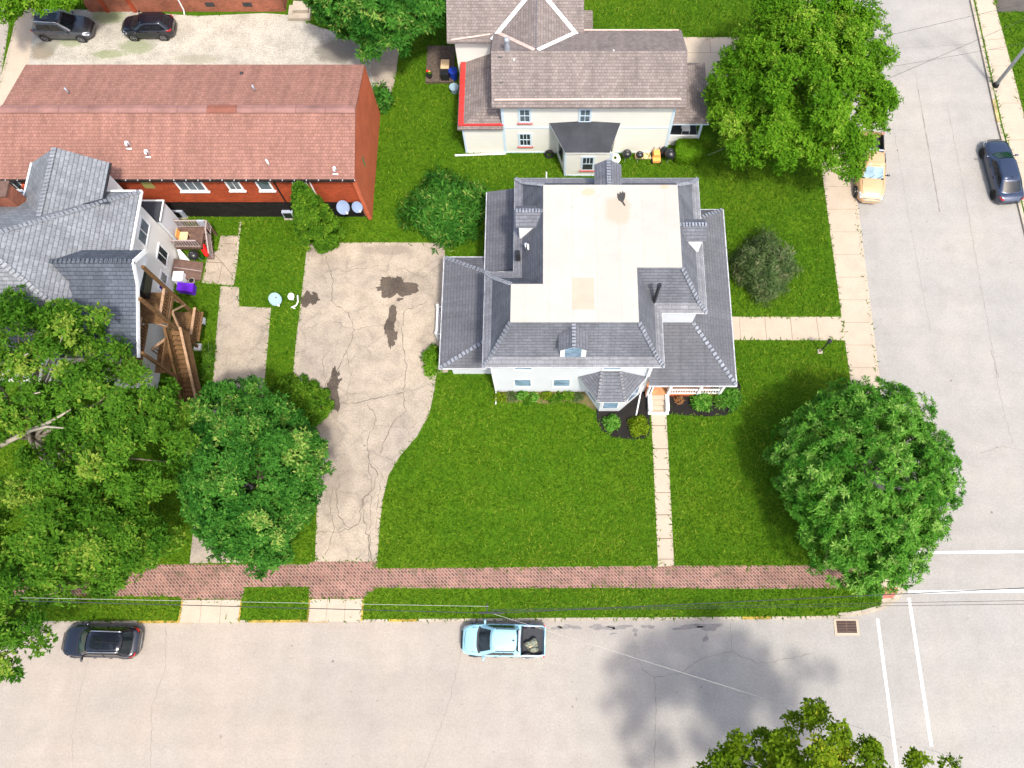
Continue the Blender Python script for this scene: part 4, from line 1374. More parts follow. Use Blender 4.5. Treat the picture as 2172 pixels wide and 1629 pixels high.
# black-roofed bay
bz = 3.0
b0, b1, b2, b3 = P(1180, 322), P(1198, 373), P(1291, 373), P(1304, 322)
bpts = [(b0.x, ywy0 + .02), (b1.x, b1.y), (b2.x, b1.y), (b3.x, ywy0 + .02)]
mb = MB()
for i in range(3):
    a, b = bpts[i], bpts[i + 1]
    mb.poly([(a[0], a[1], 0), (b[0], b[1], 0), (b[0], b[1], bz), (a[0], a[1], bz)])
yb = mb.build('bay_window', M['cream_side'], YH)
mb = MB()
r4 = [P(1165, 262, bz + .1), P(1199, 324, bz), P(1293, 324, bz), P(1315, 262, bz + .1)]
r4 = [Vector((r4[0].x, ywy0 - .01, bz + .55)), Vector((r4[1].x, r4[1].y, bz)), Vector((r4[2].x, r4[1].y, bz)), Vector((r4[3].x, ywy0 - .01, bz + .55))]
mid = [Vector(((r4[0].x * .62 + r4[3].x * .38), ywy0 - .01, bz + .72)), Vector(((r4[0].x * .38 + r4[3].x * .62), ywy0 - .01, bz + .72))]
for q in ([r4[0], r4[1], mid[0]], [r4[1], r4[2], mid[1], mid[0]], [r4[2], r4[3], mid[1]]):
    n = (q[1] - q[0]).cross(q[2] - q[0])
    mb.poly(q if n.z > 0 else q[::-1])
for i in range(3):
    mb.poly([r4[i] - lo, r4[i + 1] - lo, r4[i + 1], r4[i]], 1)
mb.poly([p - lo for p in r4][::-1], 1)
mb.build('bay_roof', [M['blackroof'], M['white']], yb)
xm = (bpts[1][0] + bpts[2][0]) / 2
window(yb, (xm, bpts[1][1], 1.55), .62, 1.4, (0, -1), M['blue_trim'], M['pane_dark'], M['red_trim'], (3, 2), .05, .13) if False else None
def subwin(parent, c, wd, ht, mats):
    mb = MB()
    x_, y_, z_ = c
    mb.box((x_ - wd / 2 - .13, y_ - .04, z_ - ht / 2 - .13), (x_ + wd / 2 + .13, y_, z_ + ht / 2 + .13), 0)
    mb.box((x_ - wd / 2, y_ - .055, z_ - ht / 2), (x_ + wd / 2, y_ - .041, z_ + ht / 2), 1)
    for i in (1, 2):
        mb.box((x_ - wd / 2 + wd * i / 3 - .02, y_ - .065, z_), (x_ - wd / 2 + wd * i / 3 + .02, y_ - .056, z_ + ht / 2), 0)
    mb.box((x_ - wd / 2, y_ - .07, z_ - .03), (x_ + wd / 2, y_ - .056, z_ + .03), 0)
    mb.box((x_ - wd / 2 - .22, y_ - .13, z_ - ht / 2 - .2), (x_ + wd / 2 + .22, y_ - .0, z_ - ht / 2 - .13), 2)
    mb.build('window', mats, parent)
subwin(yb, (xm, bpts[1][1], 1.6), .7, 1.4, [M['blue_trim'], M['pane_dark'], M['red_trim']])
mb = MB()
for i in (1, 2):
    mb.box((bpts[i][0] - .07, bpts[i][1] - .02, 0), (bpts[i][0] + .07, bpts[i][1] + .05, bz - .15))
mb.box((bpts[1][0], bpts[1][1] - .02, .02), (bpts[2][0], bpts[1][1] + .03, .12))
mb.build('trim_board', M['blue_trim'], yb)
mb = MB()
a, b = Vector((*bpts[0], 0)), Vector((*bpts[1], 0))
d = (b - a).normalized()
n_ = Vector((d.y, -d.x, 0))
c = (a + b) / 2
mb.poly([c - d * .45 + n_ * .03 + Vector((0, 0, .9)), c + d * .45 + n_ * .03 + Vector((0, 0, .9)), c + d * .45 + n_ * .03 + Vector((0, 0, 2.4)), c - d * .45 + n_ * .03 + Vector((0, 0, 2.4))])
mb.build('window', M['pane_dark'], yb)
# west annex with red gutter
az0, az1 = 3.2, 4.7
ax0 = P(970, 272, az0).x
ayS = P(1010, 274, az0).y
ayN = nbS + .45
mb = MB()
Aa, Bb = Vector((ax0, ayS, az0)), Vector((ax0, ayN, az0))
Cc, Dd = Vector((ywx0, ayS, az0)), Vector((ywx0, ayN, az1))
Ii = Vector((ywx0, ayS + 1.9, az1))
for q in ([Aa, Ii, Dd, Bb], [Aa, Cc, Ii]):
    n = (q[1] - q[0]).cross(q[2] - q[0])
    mb.poly(q if n.z > 0 else q[::-1])
mb.poly([Aa - lo, Cc - lo, Cc, Aa], 0)
mb.poly([Aa, Bb, Bb - lo, Aa - lo], 0)
ao = mb.build('annex_roof', M['roof_brown'], YH)
mb = MB()
mb.beam(Aa + Vector((.26, .30, .17)), Bb + Vector((.26, 0, .17)), .36, .10)
mb.beam(Aa + Vector((.1, .30, .17)), Cc + Vector((0, .30, .19)), .30, .10)
for t in (.2, .45, .7):
    p_ = (Aa + Vector((.26, .3, .17))).lerp(Bb + Vector((.26, 0, .17)), t)
    mb.cbox(p_ + Vector((0, 0, .03)), (.4, .06, .1))
mb.build('red_gutter', M['red_gutter'], ao)
mb = MB()
q = P(990, 325)
mb.box((ax0 + .35, q.y, 0), (ywx0 - .01, ayN, az0 - .02))
mb.build('annex_wall', M['cream_side'], YH)
MB().box((ax0 + .28, q.y - .03, 0), (ax0 + .42, q.y + .1, az0 - .1)).build('trim_board', M['blue_trim'], YH)
MB().box((ywx0 - .1, q.y - .02, 0), (ywx0 + .05, q.y + .05, az0 - .1)).build('trim_board', M['blue_trim'], YH)
# small eastern annex of the rear wing
mb = MB()
zz = 4.2
q0, q1 = P(1238, 62, zz), P(1257, 22, zz)
mb.box((nbx1 - .45, q0.y, 0), (q1.x, q1.y, zz))
mb.build('rear_annex', M['roof_brown'], YH)
# east porch
ez = 3.0
qx1 = P(1500, 200, ez).x
qyS, qyN = P(1470, 263, ez).y, P(1470, 133, ez).y
mb = MB()
SEc, NEc = Vector((qx1, qyS, ez)), Vector((qx1, qyN, ez))
SWc, NWc = Vector((ywx1 + .01, qyS, ez)), Vector((ywx1 + .01, qyN, ez))
i1_, i2_ = Vector((ywx1 + .01, qyS + 1.6, 4.1)), Vector((ywx1 + .01, qyN - 1.4, 4.1))
for q in ([SEc, i1_, i2_, NEc], [SWc, SEc, i1_], [NEc, NWc, i2_]):
    n = (q[1] - q[0]).cross(q[2] - q[0])
    mb.poly(q if n.z > 0 else q[::-1])
for (a, b) in ((SWc, SEc), (SEc, NEc)):
    mb.poly([a - lo, b - lo, b, a], 1)
mb.build('porch_roof', [M['roof_brown'], M['blue_trim']], YH)
mb = MB()
mb.box((ywx1 + .01, qyS + .35, 0), (qx1 - .4, qyN - .3, .55))
mb.build('porch_base', M['white'], YH)
mb = MB()
mb.box((ywx1 + .03, qyS + .36, .55), (qx1 - .42, qyN - .35, .575))
mb.build('porch_floor', M['blackroof'], YH)
mb = MB()
mb.box((ywx1 + .1, qyS + .28, .56), (qx1 - .4, qyS + .37, 1.25))
mb.build('porch_railing', M['white'], YH)
for y_ in (qyS + .34, (qyS + qyN) / 2, qyN - .5):
    MB().box((qx1 - .5, y_ - .08, 0), (qx1 - .34, y_ + .08, ez - .14)).build('porch_post', M['blue_trim'], YH)
mb = MB()
mb.tube([(P(965, 331).x, P(965, 331).y, .07), (P(1072, 327).x, P(1072, 327).y, .07)], .07, 8)
tag(mb.build('drain_pipe', M['white']), 'white drain pipe lying on the grass below the cream annex', 'pipe')
HARD.append([(ywx0, ywy0), (ywx1, ywy0), (ywx1, ywy1), (ywx0, ywy1)])
HARD.append([(ax0 + .3, ayS + .4), (ywx0, ayS + .4), (ywx0, ayN), (ax0 + .3, ayN)])
HARD.append([(ywx1, qyS + .3), (qx1 - .3, qyS + .3), (qx1 - .3, qyN), (ywx1, qyN)])
HARD.append(bpts)
#PART2
# ------------------------------------------------------------------ grey-roofed house with wooden stairs
GE = 6.7
gx1 = -25.5
gyN, gyS = 26.7, 16.0
gx0 = -38.5
gA = Vector((-31.5, 20.9, 11.2))
gB = Vector((-38.5, 20.9, 11.2))
GH = thing('house', 'white sided house with light grey shingle roof and tall wooden back stairs', 'house', (-30, 21, 0))
gwx = gx1 - .42
mb = MB()
shell(mb, [(gx0, gyS + .4), (gwx, gyS + .4), (gwx, gyN - .4), (gx0, gyN - .4)], 0, GE - .02)
mb.build('wall', M['ivory_side'], GH)
mb = MB()
NEg, SEg, NWg, SWg = Vector((gx1, gyN, GE)), Vector((gx1, gyS, GE)), Vector((gx0, gyN, GE)), Vector((gx0, gyS, GE))
for q in ([NEg, SEg, gA], [NEg, gA, gB, NWg], [SEg, gA, gB, SWg]):
    n = (q[1] - q[0]).cross(q[2] - q[0])
    mb.poly(q if n.z > 0 else q[::-1])
lo2 = Vector((0, 0, .16))
for (a, b) in ((NEg, SEg), (NWg, NEg), (SWg, SEg)):
    mb.poly([a - lo2, b - lo2, b, a], 1)
mb.poly([SWg - lo2, SEg - lo2, NEg - lo2, NWg - lo2], 1)
go = mb.build('roof', [M['roof_grey'], M['white']], GH)
# north gable wing
wz, wr = 7.5, 9.1
wy1_ = 28.25
wxm, wxa, wxb = -29.75, -32.1, -27.3
wy0_ = 22.0
mb = MB()
for xx in (wxa, wxb):
    roofslab(mb, [(wxm, wy1_, wr), (wxm, wy0_, wr), (xx, wy0_, wz), (xx, wy1_, wz)], .12)
nw = mb.build('wing_roof', M['roof_grey'], GH)
mb = MB()
mb.poly([(wxa + .35, wy1_ - .35, 0), (wxb - .35, wy1_ - .35, 0), (wxb - .35, wy1_ - .35, wz), (wxm, wy1_ - .35, wr - .15), (wxa + .35, wy1_ - .35, wz)][::-1])
mb.poly([(wxb - .35, wy0_, 5.5), (wxb - .35, wy1_ - .35, 0), (wxb - .35, wy1_ - .35, wz + .1), (wxb - .35, wy0_, wz + .1)])
mb.poly([(wxa + .35, wy0_, 5.5), (wxa + .35, wy0_, wz + .1), (wxa + .35, wy1_ - .35, wz + .1), (wxa + .35, wy1_ - .35, 0)])
mb.build('wing_wall', M['ivory_side'], GH)
M['cap_grey'] = shingle('grey_ridge_shingle', (0.25, 0.265, 0.285), 0.5, 0.4, 0.6, 0.1, 0.1, 0.5, 0.0)
hipcap((wxm, wy1_, wr), (wxm, 23.5, wr), .28, .25, M['cap_grey'], go)
hipcap(NEg, gA, .30, .25, M['cap_grey'], go)
hipcap(SEg, gA, .30, .25, M['cap_grey'], go)
gutter('gutter', [(wxb + .05, wy1_, wz - .06), (wxb + .05, 25.6, wz - .06)], M['black'], GH, .12)
gutter('gutter', [(wxa - .05, wy1_, wz - .06), (wxa - .05, 25.6, wz - .06)], M['white'], GH, .12)
gutter('gutter', [(gx0, gyN + .05, GE - .05), NEg + Vector((.05, .05, -.05)), SEg + Vector((.05, 0, -.05))], M['white'], GH, .12)
# dark valley patch
mb = MB()
def on_north(u, v):
    for z in [GE + i * .02 for i in range(250)]:
        q = P(u, v, z)
        s_ = (gA.z - GE) / (gyN - gA.y)
        zz = GE + (gyN - q.y) * s_
        if z >= zz:
            return Vector((q.x, q.y, z + .02))
    return P(u, v, GE)
def on_plane(u, v, a, b, c, lift=.03):
    n = (b - a).cross(c - a).normalized()
    p0, p1 = P(u, v, 0), P(u, v, 20)
    t = (a - p0).dot(n) / (p1 - p0).dot(n)
    q = p0.lerp(p1, t)
    return q + n * (lift if n.z > 0 else -lift)
mb.poly([on_plane(u, v, NEg, gA, NWg) for (u, v) in ((152, 434), (232, 433), (225, 418), (190, 414))])
mb.build('dark_patch', M['roof_darkgrey'], go)
# south-east gable wing over the stairs
SX = -23.8
rW = -28.5
mb = MB()
pk, pkw = Vector((SX, 20.6, 9.24)), Vector((rW, 20.6, 9.24))
ne, new_ = Vector((SX, 21.85, 8.2)), Vector((-27.4, 21.85, 8.2))
kk, kkw = Vector((SX, 19.6, 8.4)), Vector((-27.6, 19.6, 8.4))
se, sew = Vector((SX, 15.6, 7.0)), Vector((-28.6, 15.6, 7.0))
roofslab(mb, [pk, ne, new_, pkw], .12)
roofslab(mb, [kk, pk, pkw, kkw], .12)
roofslab(mb, [se, kk, kkw, sew], .12)
mb.build('gable_roof', M['roof_darkgrey'], GH)
mb = MB()
for (a, b) in ((pk, ne), (pk, kk), (kk, se)):
    mb.beam(a + Vector((.05, 0, -.1)), b + Vector((.05, 0, -.1)), .08, .26)
mb.poly([kk + Vector((-.35, 0, -.1)), kk + Vector((-.35, 0, -1.1)), ne + Vector((-.35, 0, -1.1)), ne + Vector((-.35, 0, -.12)), pk + Vector((-.35, 0, -.12))])
mb.build('gable_trim', M['white'], GH)
mb = MB()
caps(mb, pk, pkw, .28, .25)
mb.build('ridge_cap', M['roof_darkgrey'], go)
# walls of the south-east wing (rear part, under the roof)
mb = MB()
mb.box((-28.4, 15.95, 0), (gwx - .02, gyS + .5, 6.9))
mb.build('wing_wall', M['ivory_side'], GH)
# north-east flat annex
fz = 3.5
q0, q1 = P(349, 425, fz), P(341, 470, fz)
fx, fyS, fyN = max(q0.x, q1.x), q1.y, q0.y
mb = MB()
mb.box((fx - 3.2, fyS, 0), (fx - .08, fyN - .06, fz - .05))
mb.build('annex_wall', M['white_side'], GH)
mb = MB()
mb.box((fx - 3.3, fyS - .02, fz - .05), (fx, fyN, fz), 0)
mb.box((fx - 3.3, fyN - .08, fz), (fx, fyN, fz + .08), 1)
mb.box((fx - .08, fyS, fz), (fx, fyN - .08, fz + .08), 1)
mb.build('annex_roof', [M['blackroof'], M['white']], GH)
# east windows
for (y_, z_, wd, ht) in ((P(305, 492, 4.9).y, 4.9, 1.5, 1.0), (P(354, 541, 2.3).y, 2.2, 1.0, 1.25), (P(300, 552, 5.0).y, 4.9, 1.1, 1.0), (P(352, 590, 2.0).y - .1, 1.6, 1.2, .8)):
    window(GH, (gwx, y_, z_), wd, ht, (1, 0), M['white'], M['pane'] if z_ > 4 else M['pane_dark'], bars=(2, 1), fw=.13)
# chimney
q = P(8, 415, 8.0)
CH = Vector((P(30, 425, 8.2).x, P(30, 425, 8.2).y, 0))
mb = MB()
mb.box((CH.x - .75, CH.y - .45, 7.0), (CH.x + .35, CH.y + .45, 9.4), 0)
mb.box((CH.x - .83, CH.y - .53, 9.4), (CH.x + .43, CH.y + .53, 9.5), 1)
mb.build('chimney', [M['brick_dull'], M['wood_brown']], GH)
mb = MB()
q = on_plane(60, 403, NEg, gA, NWg, 0)
mb.cbox((q.x, q.y, q.z + .2), (.3, .3, .5))
mb.build('brick_vent', M['brick'], GH)
HARD.append([(gx0, gyS), (gwx, gyS), (gwx, gyN), (gx0, gyN)])
HARD.append([(fx - 3, fyS), (fx, fyS), (fx, fyN), (fx - 3, fyN)])

# tall wooden back stairs
WS = thing('outdoor_stairs', 'tall brown wooden porch stairs climbing the back of the grey-roofed house', 'stairs', (-24, 18, 0))
def post(ps, name='post', sz=.17, mat='wood'):
    MB().beam(ps[0], ps[1], sz, sz).build(name, M[mat], WS)
pxs = -23.85
p1 = Vector((P(440, 683).x, P(440, 683).y, 0))
p2 = Vector((P(425, 738).x, P(425, 738).y, 0))
pA, pB = Vector((pxs + .25, p1.y, 0)), Vector((pxs + .25, p2.y, 0))
post((pA + Vector((0, 0, .25)), pA + Vector((0, 0, 8.4))))
post((pB + Vector((0, 0, .25)), pB + Vector((0, 0, 8.1))))
pC = Vector((pxs + .25, 15.9, 0))
pD = Vector((pxs + .45, 14.2, 0))
post((pC + Vector((0, 0, .0)), pC + Vector((0, 0, 6.9))))
post((pD, pD + Vector((0, 0, 3.4))))
for i, q in enumerate((pA, pB)):
    MB().box((q.x - .22, q.y - .22, 0), (q.x + .22, q.y + .22, .28)).build('footing', M['white'], WS)
dz2 = 4.6
mb = MB()
for k in range(14):
    y0 = p2.y - .1 + k * .15
    mb.box((gwx + .02, y0, dz2 - .06), (pxs + .2, y0 + .135, dz2))
mb.build('upper_deck', M['wood'], WS)
mb = MB()
for k in range(24):
    y0 = 15.0 + k * .15
    mb.box((gwx + .02, y0, dz2 - .06), (gwx + 1.15, y0 + .135, dz2))
mb.build('walkway', M['wood'], WS)
def wrail(name, a, b, z0, z1, mat='wood_light', h=.95, sp=.19):
    a, b = Vector(a), Vector(b)
    a.z, b.z = z0, z1
    mb = MB()
    mb.beam(a + Vector((0, 0, h)), b + Vector((0, 0, h)), .16, .05, 0)
    mb.beam(a + Vector((0, 0, h - .1)), b + Vector((0, 0, h - .1)), .05, .12, 1)
    mb.beam(a + Vector((0, 0, .1)), b + Vector((0, 0, .1)), .05, .12, 1)
    n = max(2, int((b - a).length / sp))
    for i in range(n + 1):
        q = a.lerp(b, i / n)
        mb.beam(q + Vector((0, 0, .05)), q + Vector((0, 0, h)), .06, .06, 1)
    mb.build(name, [M[mat], M['wood']], WS)
wrail('railing', (pxs + .2, p2.y, 0), (pxs + .2, p1.y, 0), dz2, dz2)
wrail('railing', (gwx + 1.15, 15.0, 0), (gwx + 1.15, p2.y - .1, 0), dz2, dz2)
# lower landing
dz1 = 1.5
mb = MB()
for k in range(14):
    y0 = p2.y - .1 + k * .15
    mb.box((gwx + 1.0, y0, dz1 - .06), (pxs + .9, y0 + .135, dz1))
mb.build('lower_deck', M['wood'], WS)
wrail('railing', (pxs + .75, p2.y, 0), (pxs + .75, p1.y, 0), dz1, dz1)
# main flight
fy0_, fy1_ = 14.55, 18.3
nst = 17
sxa, sxb = pxs + .3, pxs + 1.2
mb = MB()
for k in range(nst):
    t = k / (nst - 1)
    y_ = fy1_ + (fy0_ - fy1_) * t
    z_ = 4.0 + (.35 - 4.0) * t
    mb.box((sxa, y_ - .14, z_ - .045), (sxb, y_ + .14, z_))
mb.build('stair_tread', M['wood'], WS)
mb = MB()
for xx in (sxa - .03, sxb + .03):
    mb.beam((xx, fy1_ + .1, 3.92), (xx, fy0_ - .1, .15), .05, .28)
mb.build('stringer', M['wood'], WS)
wrail('railing', (sxb + .03, fy1_, 0), (sxb + .03, fy0_, 0), 4.0, .35)
wrail('railing', (sxa - .03, fy1_, 0), (sxa - .03, fy0_, 0), 4.0, .35, 'wood')
mb = MB()
for k in range(7):
    mb.box((sxa - .1, fy0_ - 1.0 + k * .14, .2), (sxb + .1, fy0_ - 1.0 + k * .14 + .125, .26))
mb.build('landing', M['wood_brown'], WS)
mb = MB()
for k in range(7):
    y_ = 18.15 + k * .0
for k in range(7):
    x0 = gwx + 1.2 + k * .14
    mb.box((x0, 16.0, 3.0), (x0 + .125, 18.0, 3.05))
mb.build('mid_landing', M['wood'], WS)
wrail('railing', (gwx + 1.25, 17.2, 0), (gwx + 2.1, 18.0, 0), 3.0, 3.0)
# braces and beams
for (a, b) in ((pA + Vector((0, 0, 4.45)), pB + Vector((0, 0, 4.45))), (pA + Vector((0, 0, 1.4)), pB + Vector((0, 0, 1.4))), (pB + Vector((0, 0, 4.45)), pC + Vector((0, 0, 4.45)))):
    MB().beam(a, b, .06, .22).build('joist', M['wood'], WS)
for (a, b) in ((pA + Vector((0, 0, 3.2)), pA + Vector((-.9, 0, 4.4))), (pB + Vector((0, 0, 3.2)), pB + Vector((-.9, 0, 4.4))), (pA + Vector((.05, 0, 2.9)), pA.lerp(pB, .55) + Vector((.05, 0, 4.3))), (pB + Vector((.05, 0, 2.9)), pB.lerp(pA, .4) + Vector((.05, 0, 4.3))), (pA + Vector((.05, 0, .3)), pA.lerp(pB, .8) + Vector((.05, 0, 1.3)))):
    MB().beam(a, b, .10, .10).build('brace', M['wood_light'], WS)
mb = MB()
mb.box((gwx + .004, 18.9, 4.62), (gwx + .03, 20.4, 6.6))
mb.build('doorway', M['black'], GH)

q = P(304, 604, 5.1)  # black block added so the dark upper doorway shows past the roof
CG = thing('dark_door_block', 'black block added on the topmost wooden porch deck for the dark doorway', 'grill', (q.x, q.y, dz2))
MB().box((q.x - .32, q.y - .75, dz2 + .1), (q.x + .32, q.y + .75, dz2 + .95)).build('cover', M['black'], CG)
MB().tube([(q.x, q.y - .7, dz2 + .95), (q.x, q.y + .7, dz2 + .95)], .3, 10).build('lid', M['black'], CG, True, 40)
for (dx_, dy_) in ((-.28, -.7), (.28, -.7), (-.28, .7), (.28, .7)):
    MB().box((q.x + dx_ - .03, q.y + dy_ - .03, dz2), (q.x + dx_ + .03, q.y + dy_ + .03, dz2 + .1)).build('leg', M['black'], CG)

# brown small deck with stairs
BD = thing('deck', 'small chocolate brown back deck with pale railings and four steps', 'deck', (P(410, 510).x, P(410, 510).y, 0))
bz_ = 1.1
d0, d1 = P(386, 482, bz_), P(432, 524, bz_)
dy1, dy0 = P(400, 481, bz_).y, P(400, 525, bz_).y
dx0, dx1 = fx - .06, P(448, 490, bz_).x
sx0_ = P(431, 500, bz_).x
mb = MB()
for k in range(int((dy1 - dy0) / .14)):
    y0 = dy0 + k * .14
    mb.box((dx0, y0, bz_ - .06), (dx1 if y0 > P(440, 498, bz_).y else sx0_, y0 + .132, bz_))
mb.build('deck_boards', M['wood_brown'], BD)
mb = MB()
mb.box((dx0 + .02, dy0, bz_ - .28), (sx0_, dy0 + .05, bz_ - .07))
mb.box((dx0 + .02, dy1 - .05, bz_ - .28), (dx1, dy1, bz_ - .07))
mb.box((sx0_ - .05, dy0, bz_ - .28), (sx0_, dy1, bz_ - .07))
for (x_, y_) in ((sx0_ - .05, dy0 + .1), (dx1 - .08, dy1 - .08), (sx0_ - .05, dy1 - .1)):
    mb.box((x_ - .06, y_ - .06, 0), (x_ + .06, y_ + .06, bz_ - .07))
mb.build('deck_frame', M['wood_brown'], BD)
mb = MB()
topy = P(440, 498, bz_).y
for k in range(5):
    z_ = bz_ - .2 * (k + 1)
    mb.box((sx0_ + .02, topy - .27 * (k + 1), z_ - .05), (dx1, topy - .27 * k + .02, z_))
mb.build('stair_tread', M['wood_brown'], BD)
def brail(a, b, z0, z1):
    mb = MB()
    a, b = Vector(a), Vector(b)
    a.z, b.z = z0, z1
    mb.beam(a + Vector((0, 0, .9)), b + Vector((0, 0, .9)), .09, .05)
    mb.beam(a + Vector((0, 0, .1)), b + Vector((0, 0, .1)), .05, .05)
    n = max(3, int((b - a).length / .17))
    for i in range(n + 1):
        q = a.lerp(b, i / n)
        mb.beam(q + Vector((0, 0, .05)), q + Vector((0, 0, .9)), .05)
    mb.build('railing', M['brownrail'], BD)
brail((dx0 + .1, dy1 - .04, 0), (dx1 - .03, dy1 - .04, 0), bz_, bz_)
brail((dx0 + .1, dy0 + .04, 0), (sx0_ - .05, dy0 + .04, 0), bz_, bz_)
brail((dx1, dy1 - .04, 0), (dx1, topy, 0), bz_, bz_)
brail((dx1, topy, 0), (dx1, topy - 1.35, 0), bz_, .1)
HARD.append([(dx0, dy0), (dx1, dy0), (dx1, dy1), (dx0, dy1)])

def simple(name, label, cat, build, mats, loc, group=None, smooth=False):
    """one-mesh thing"""
    mb = MB()
    build(mb)
    o = mb.build(name, mats, None, smooth, 40 if smooth else None)
    return tag(o, label, cat, group)

# door mat / boxes on the deck
q = P(396, 507, bz_)
o = thing('wooden_chair', 'pale wooden chair standing on the small brown deck', 'chair', (q.x, q.y, bz_))
MB().box((q.x - .3, q.y - .3, bz_ + .40), (q.x + .25, q.y + .3, bz_ + .46)).build('seat', M['wood_pale'], o)
MB().box((q.x - .34, q.y - .3, bz_ + .46), (q.x - .28, q.y + .3, bz_ + .95)).build('backrest', M['orange'], o)
for (a, b) in ((-.26, -.26), (-.26, .26), (.21, -.26), (.21, .26)):
    MB().box((q.x + a - .03, q.y + b - .03, bz_), (q.x + a + .03, q.y + b + .03, bz_ + .40)).build('leg', M['wood_pale'], o)
q = P(437, 484, bz_)
simple('folded_cloth', 'blue grey cloth hung on the corner of the brown deck railing', 'cloth', lambda m: (m.box((q.x - .25, dy1 - .14, bz_ + .35), (q.x + .2, dy1 - .10, bz_ + .96)), m.box((q.x - .25, dy1 - .10, bz_ + .925), (q.x + .2, dy1 + .0, bz_ + .965))), M['greymetal'], q)
# cellar door
CD = thing('cellar_door', 'dark brown sloping cellar door beside the back wall of the white sided house', 'cellar door', (P(405, 572).x, P(405, 572).y, 0))
c0, c1 = P(382, 553, .6), P(427, 593, .15)
cx0, cx1, cy1, cy0 = gwx + .05, P(429, 575, .1).x, P(405, 553, .4).y, P(405, 592, .3).y
mb = MB()
mb.add([(cx0, cy0, 0), (cx1, cy0, 0), (cx1, cy1, 0), (cx0, cy1, 0), (cx0, cy0, .75), (cx1, cy0, .12), (cx1, cy1, .12), (cx0, cy1, .75)], [(4, 5, 6, 7), (0, 1, 5, 4), (1, 2, 6, 5), (2, 3, 7, 6), (3, 0, 4, 7)])
mb.build('door_leaf', M['wood_brown'], CD)
mb = MB()
mb.beam((cx0 + .1, (cy0 + cy1) / 2, .76), (cx1 - .05, (cy0 + cy1) / 2, .15), .05, .03)
mb.build('door_seam', M['brownrail'], CD)
# purple bin lying, with lid
PB = thing('storage_tote', 'purple plastic tub tipped over on the grass below the stairs', 'tub', (P(397, 610).x, P(397, 610).y, 0))
q = P(397, 611, .35)
mb = MB()
mb.add([(q.x - .62, q.y - .22, 0), (q.x + .5, q.y - .42, 0), (q.x + .5, q.y + .22, 0), (q.x - .62, q.y + .2, 0), (q.x - .60, q.y - .20, .55), (q.x + .52, q.y - .40, .62), (q.x + .5, q.y + .25, .55), (q.x - .62, q.y + .35, .6)],
       [(4, 5, 6, 7), (0, 1, 5, 4), (1, 2, 6, 5), (2, 3, 7, 6), (3, 0, 4, 7)])
mb.build('tub', M['purple'], PB)
mb = MB()
mb.beam((q.x - .62, q.y - .21, .57), (q.x + .55, q.y - .41, .64), .07, .06)
mb.build('rim', M['purple'], PB)
q = P(383, 590, .5)
WB = thing('utility_box', 'white cabinet against the wall above the purple tub', 'cabinet', (q.x, q.y, 0))
MB().box((q.x - .35, q.y - .35, 0), (q.x + .3, q.y + .3, .85)).build('cabinet', M['white'], WB)
MB().box((q.x - .38, q.y - .38, .85), (q.x + .33, q.y + .33, .9)).build('lid', M['white'], WB)
q = P(408, 597, .2)
PP = thing('flower_pot', 'dark round pot on the slabs beside the purple tub', 'pot', (q.x, q.y, 0))
mb = MB()
mb.tube([(q.x, q.y, .0), (q.x, q.y, .35)], [.16, .22], 12)
mb.build('pot', M['kerb'], PP)
MB().tube([(q.x, q.y, .33), (q.x, q.y, .36)], .18, 12).build('soil', M['mulch'], PP)
# kettle grill by deck
def kettle(name, label, u, v, r=.32, z=.85, mat='black', group=None, cat='grill'):
    q = P(u, v, z)
    o = thing(name, label, cat, (q.x, q.y, 0), group=group)
    mb = MB()
    mb.sphere((q.x, q.y, z), (r, r, r * .8), 16, 6, 0, 0.0)
    mb.build('lid', M[mat], o, True)
    mb = MB()
    mb.tube([(q.x, q.y, z - r * .75), (q.x, q.y, z - r * .4), (q.x, q.y, z)], [r * .35, r * .85, r], 16)
    mb.build('bowl', M[mat], o, True)
    for k in range(3):
        t = 2.1 * k
        MB().tube([(q.x + .15 * math.cos(t), q.y + .15 * math.sin(t), z - r * .6), (q.x + .3 * math.cos(t), q.y + .3 * math.sin(t), 0)], .015, 6).build('leg', M['steel'], o)
    mb = MB()
    mb.tube([(q.x - .08, q.y, z + r * .8), (q.x - .06, q.y, z + r * .8 + .06), (q.x + .06, q.y, z + r * .8 + .06), (q.x + .08, q.y, z + r * .8)], .015, 6)
    mb.build('handle', M['steel'], o)
    return o
kettle('kettle_grill', 'black kettle grill parked below the brown deck railing', 410, 541, .36, .85)
q = P(391, 540, .4)
simple('white_board', 'white board leaning on the wall beside the kettle grill', 'board', lambda m: m.add([(q.x - .4, q.y - .35, 0), (q.x + .35, q.y - .45, 0), (q.x - .4, q.y + .4, .9), (q.x - .3, q.y + .35, .9), (q.x + .38, q.y - .40, .05), (q.x - .35, q.y - .32, 0)], [(0, 1, 3, 2), (1, 4, 3), (0, 2, 5)]), M['white'], q)
q = P(433, 529, .5)
simple('folded_parasol', 'bright red folded parasol leaning on the brown deck steps', 'parasol', lambda m: m.tube([(q.x - .12, q.y + .35, .9), (q.x - .05, q.y + .15, .8), (q.x + .12, q.y - .3, .25), (q.x + .14, q.y - .36, .1)], [.03, .22, .17, .03], 10), M['red'], q, None, True)
q = P(430, 545, .2)
simple('potted_plant', 'little green plant by the foot of the brown deck steps', 'plant', lambda m: [m.sphere((q.x + rnd.uniform(-.15, .15), q.y + rnd.uniform(-.15, .15), rnd.uniform(.1, .3)), .12, 7, 4) for _ in range(6)], M['leaf_deep'], q)

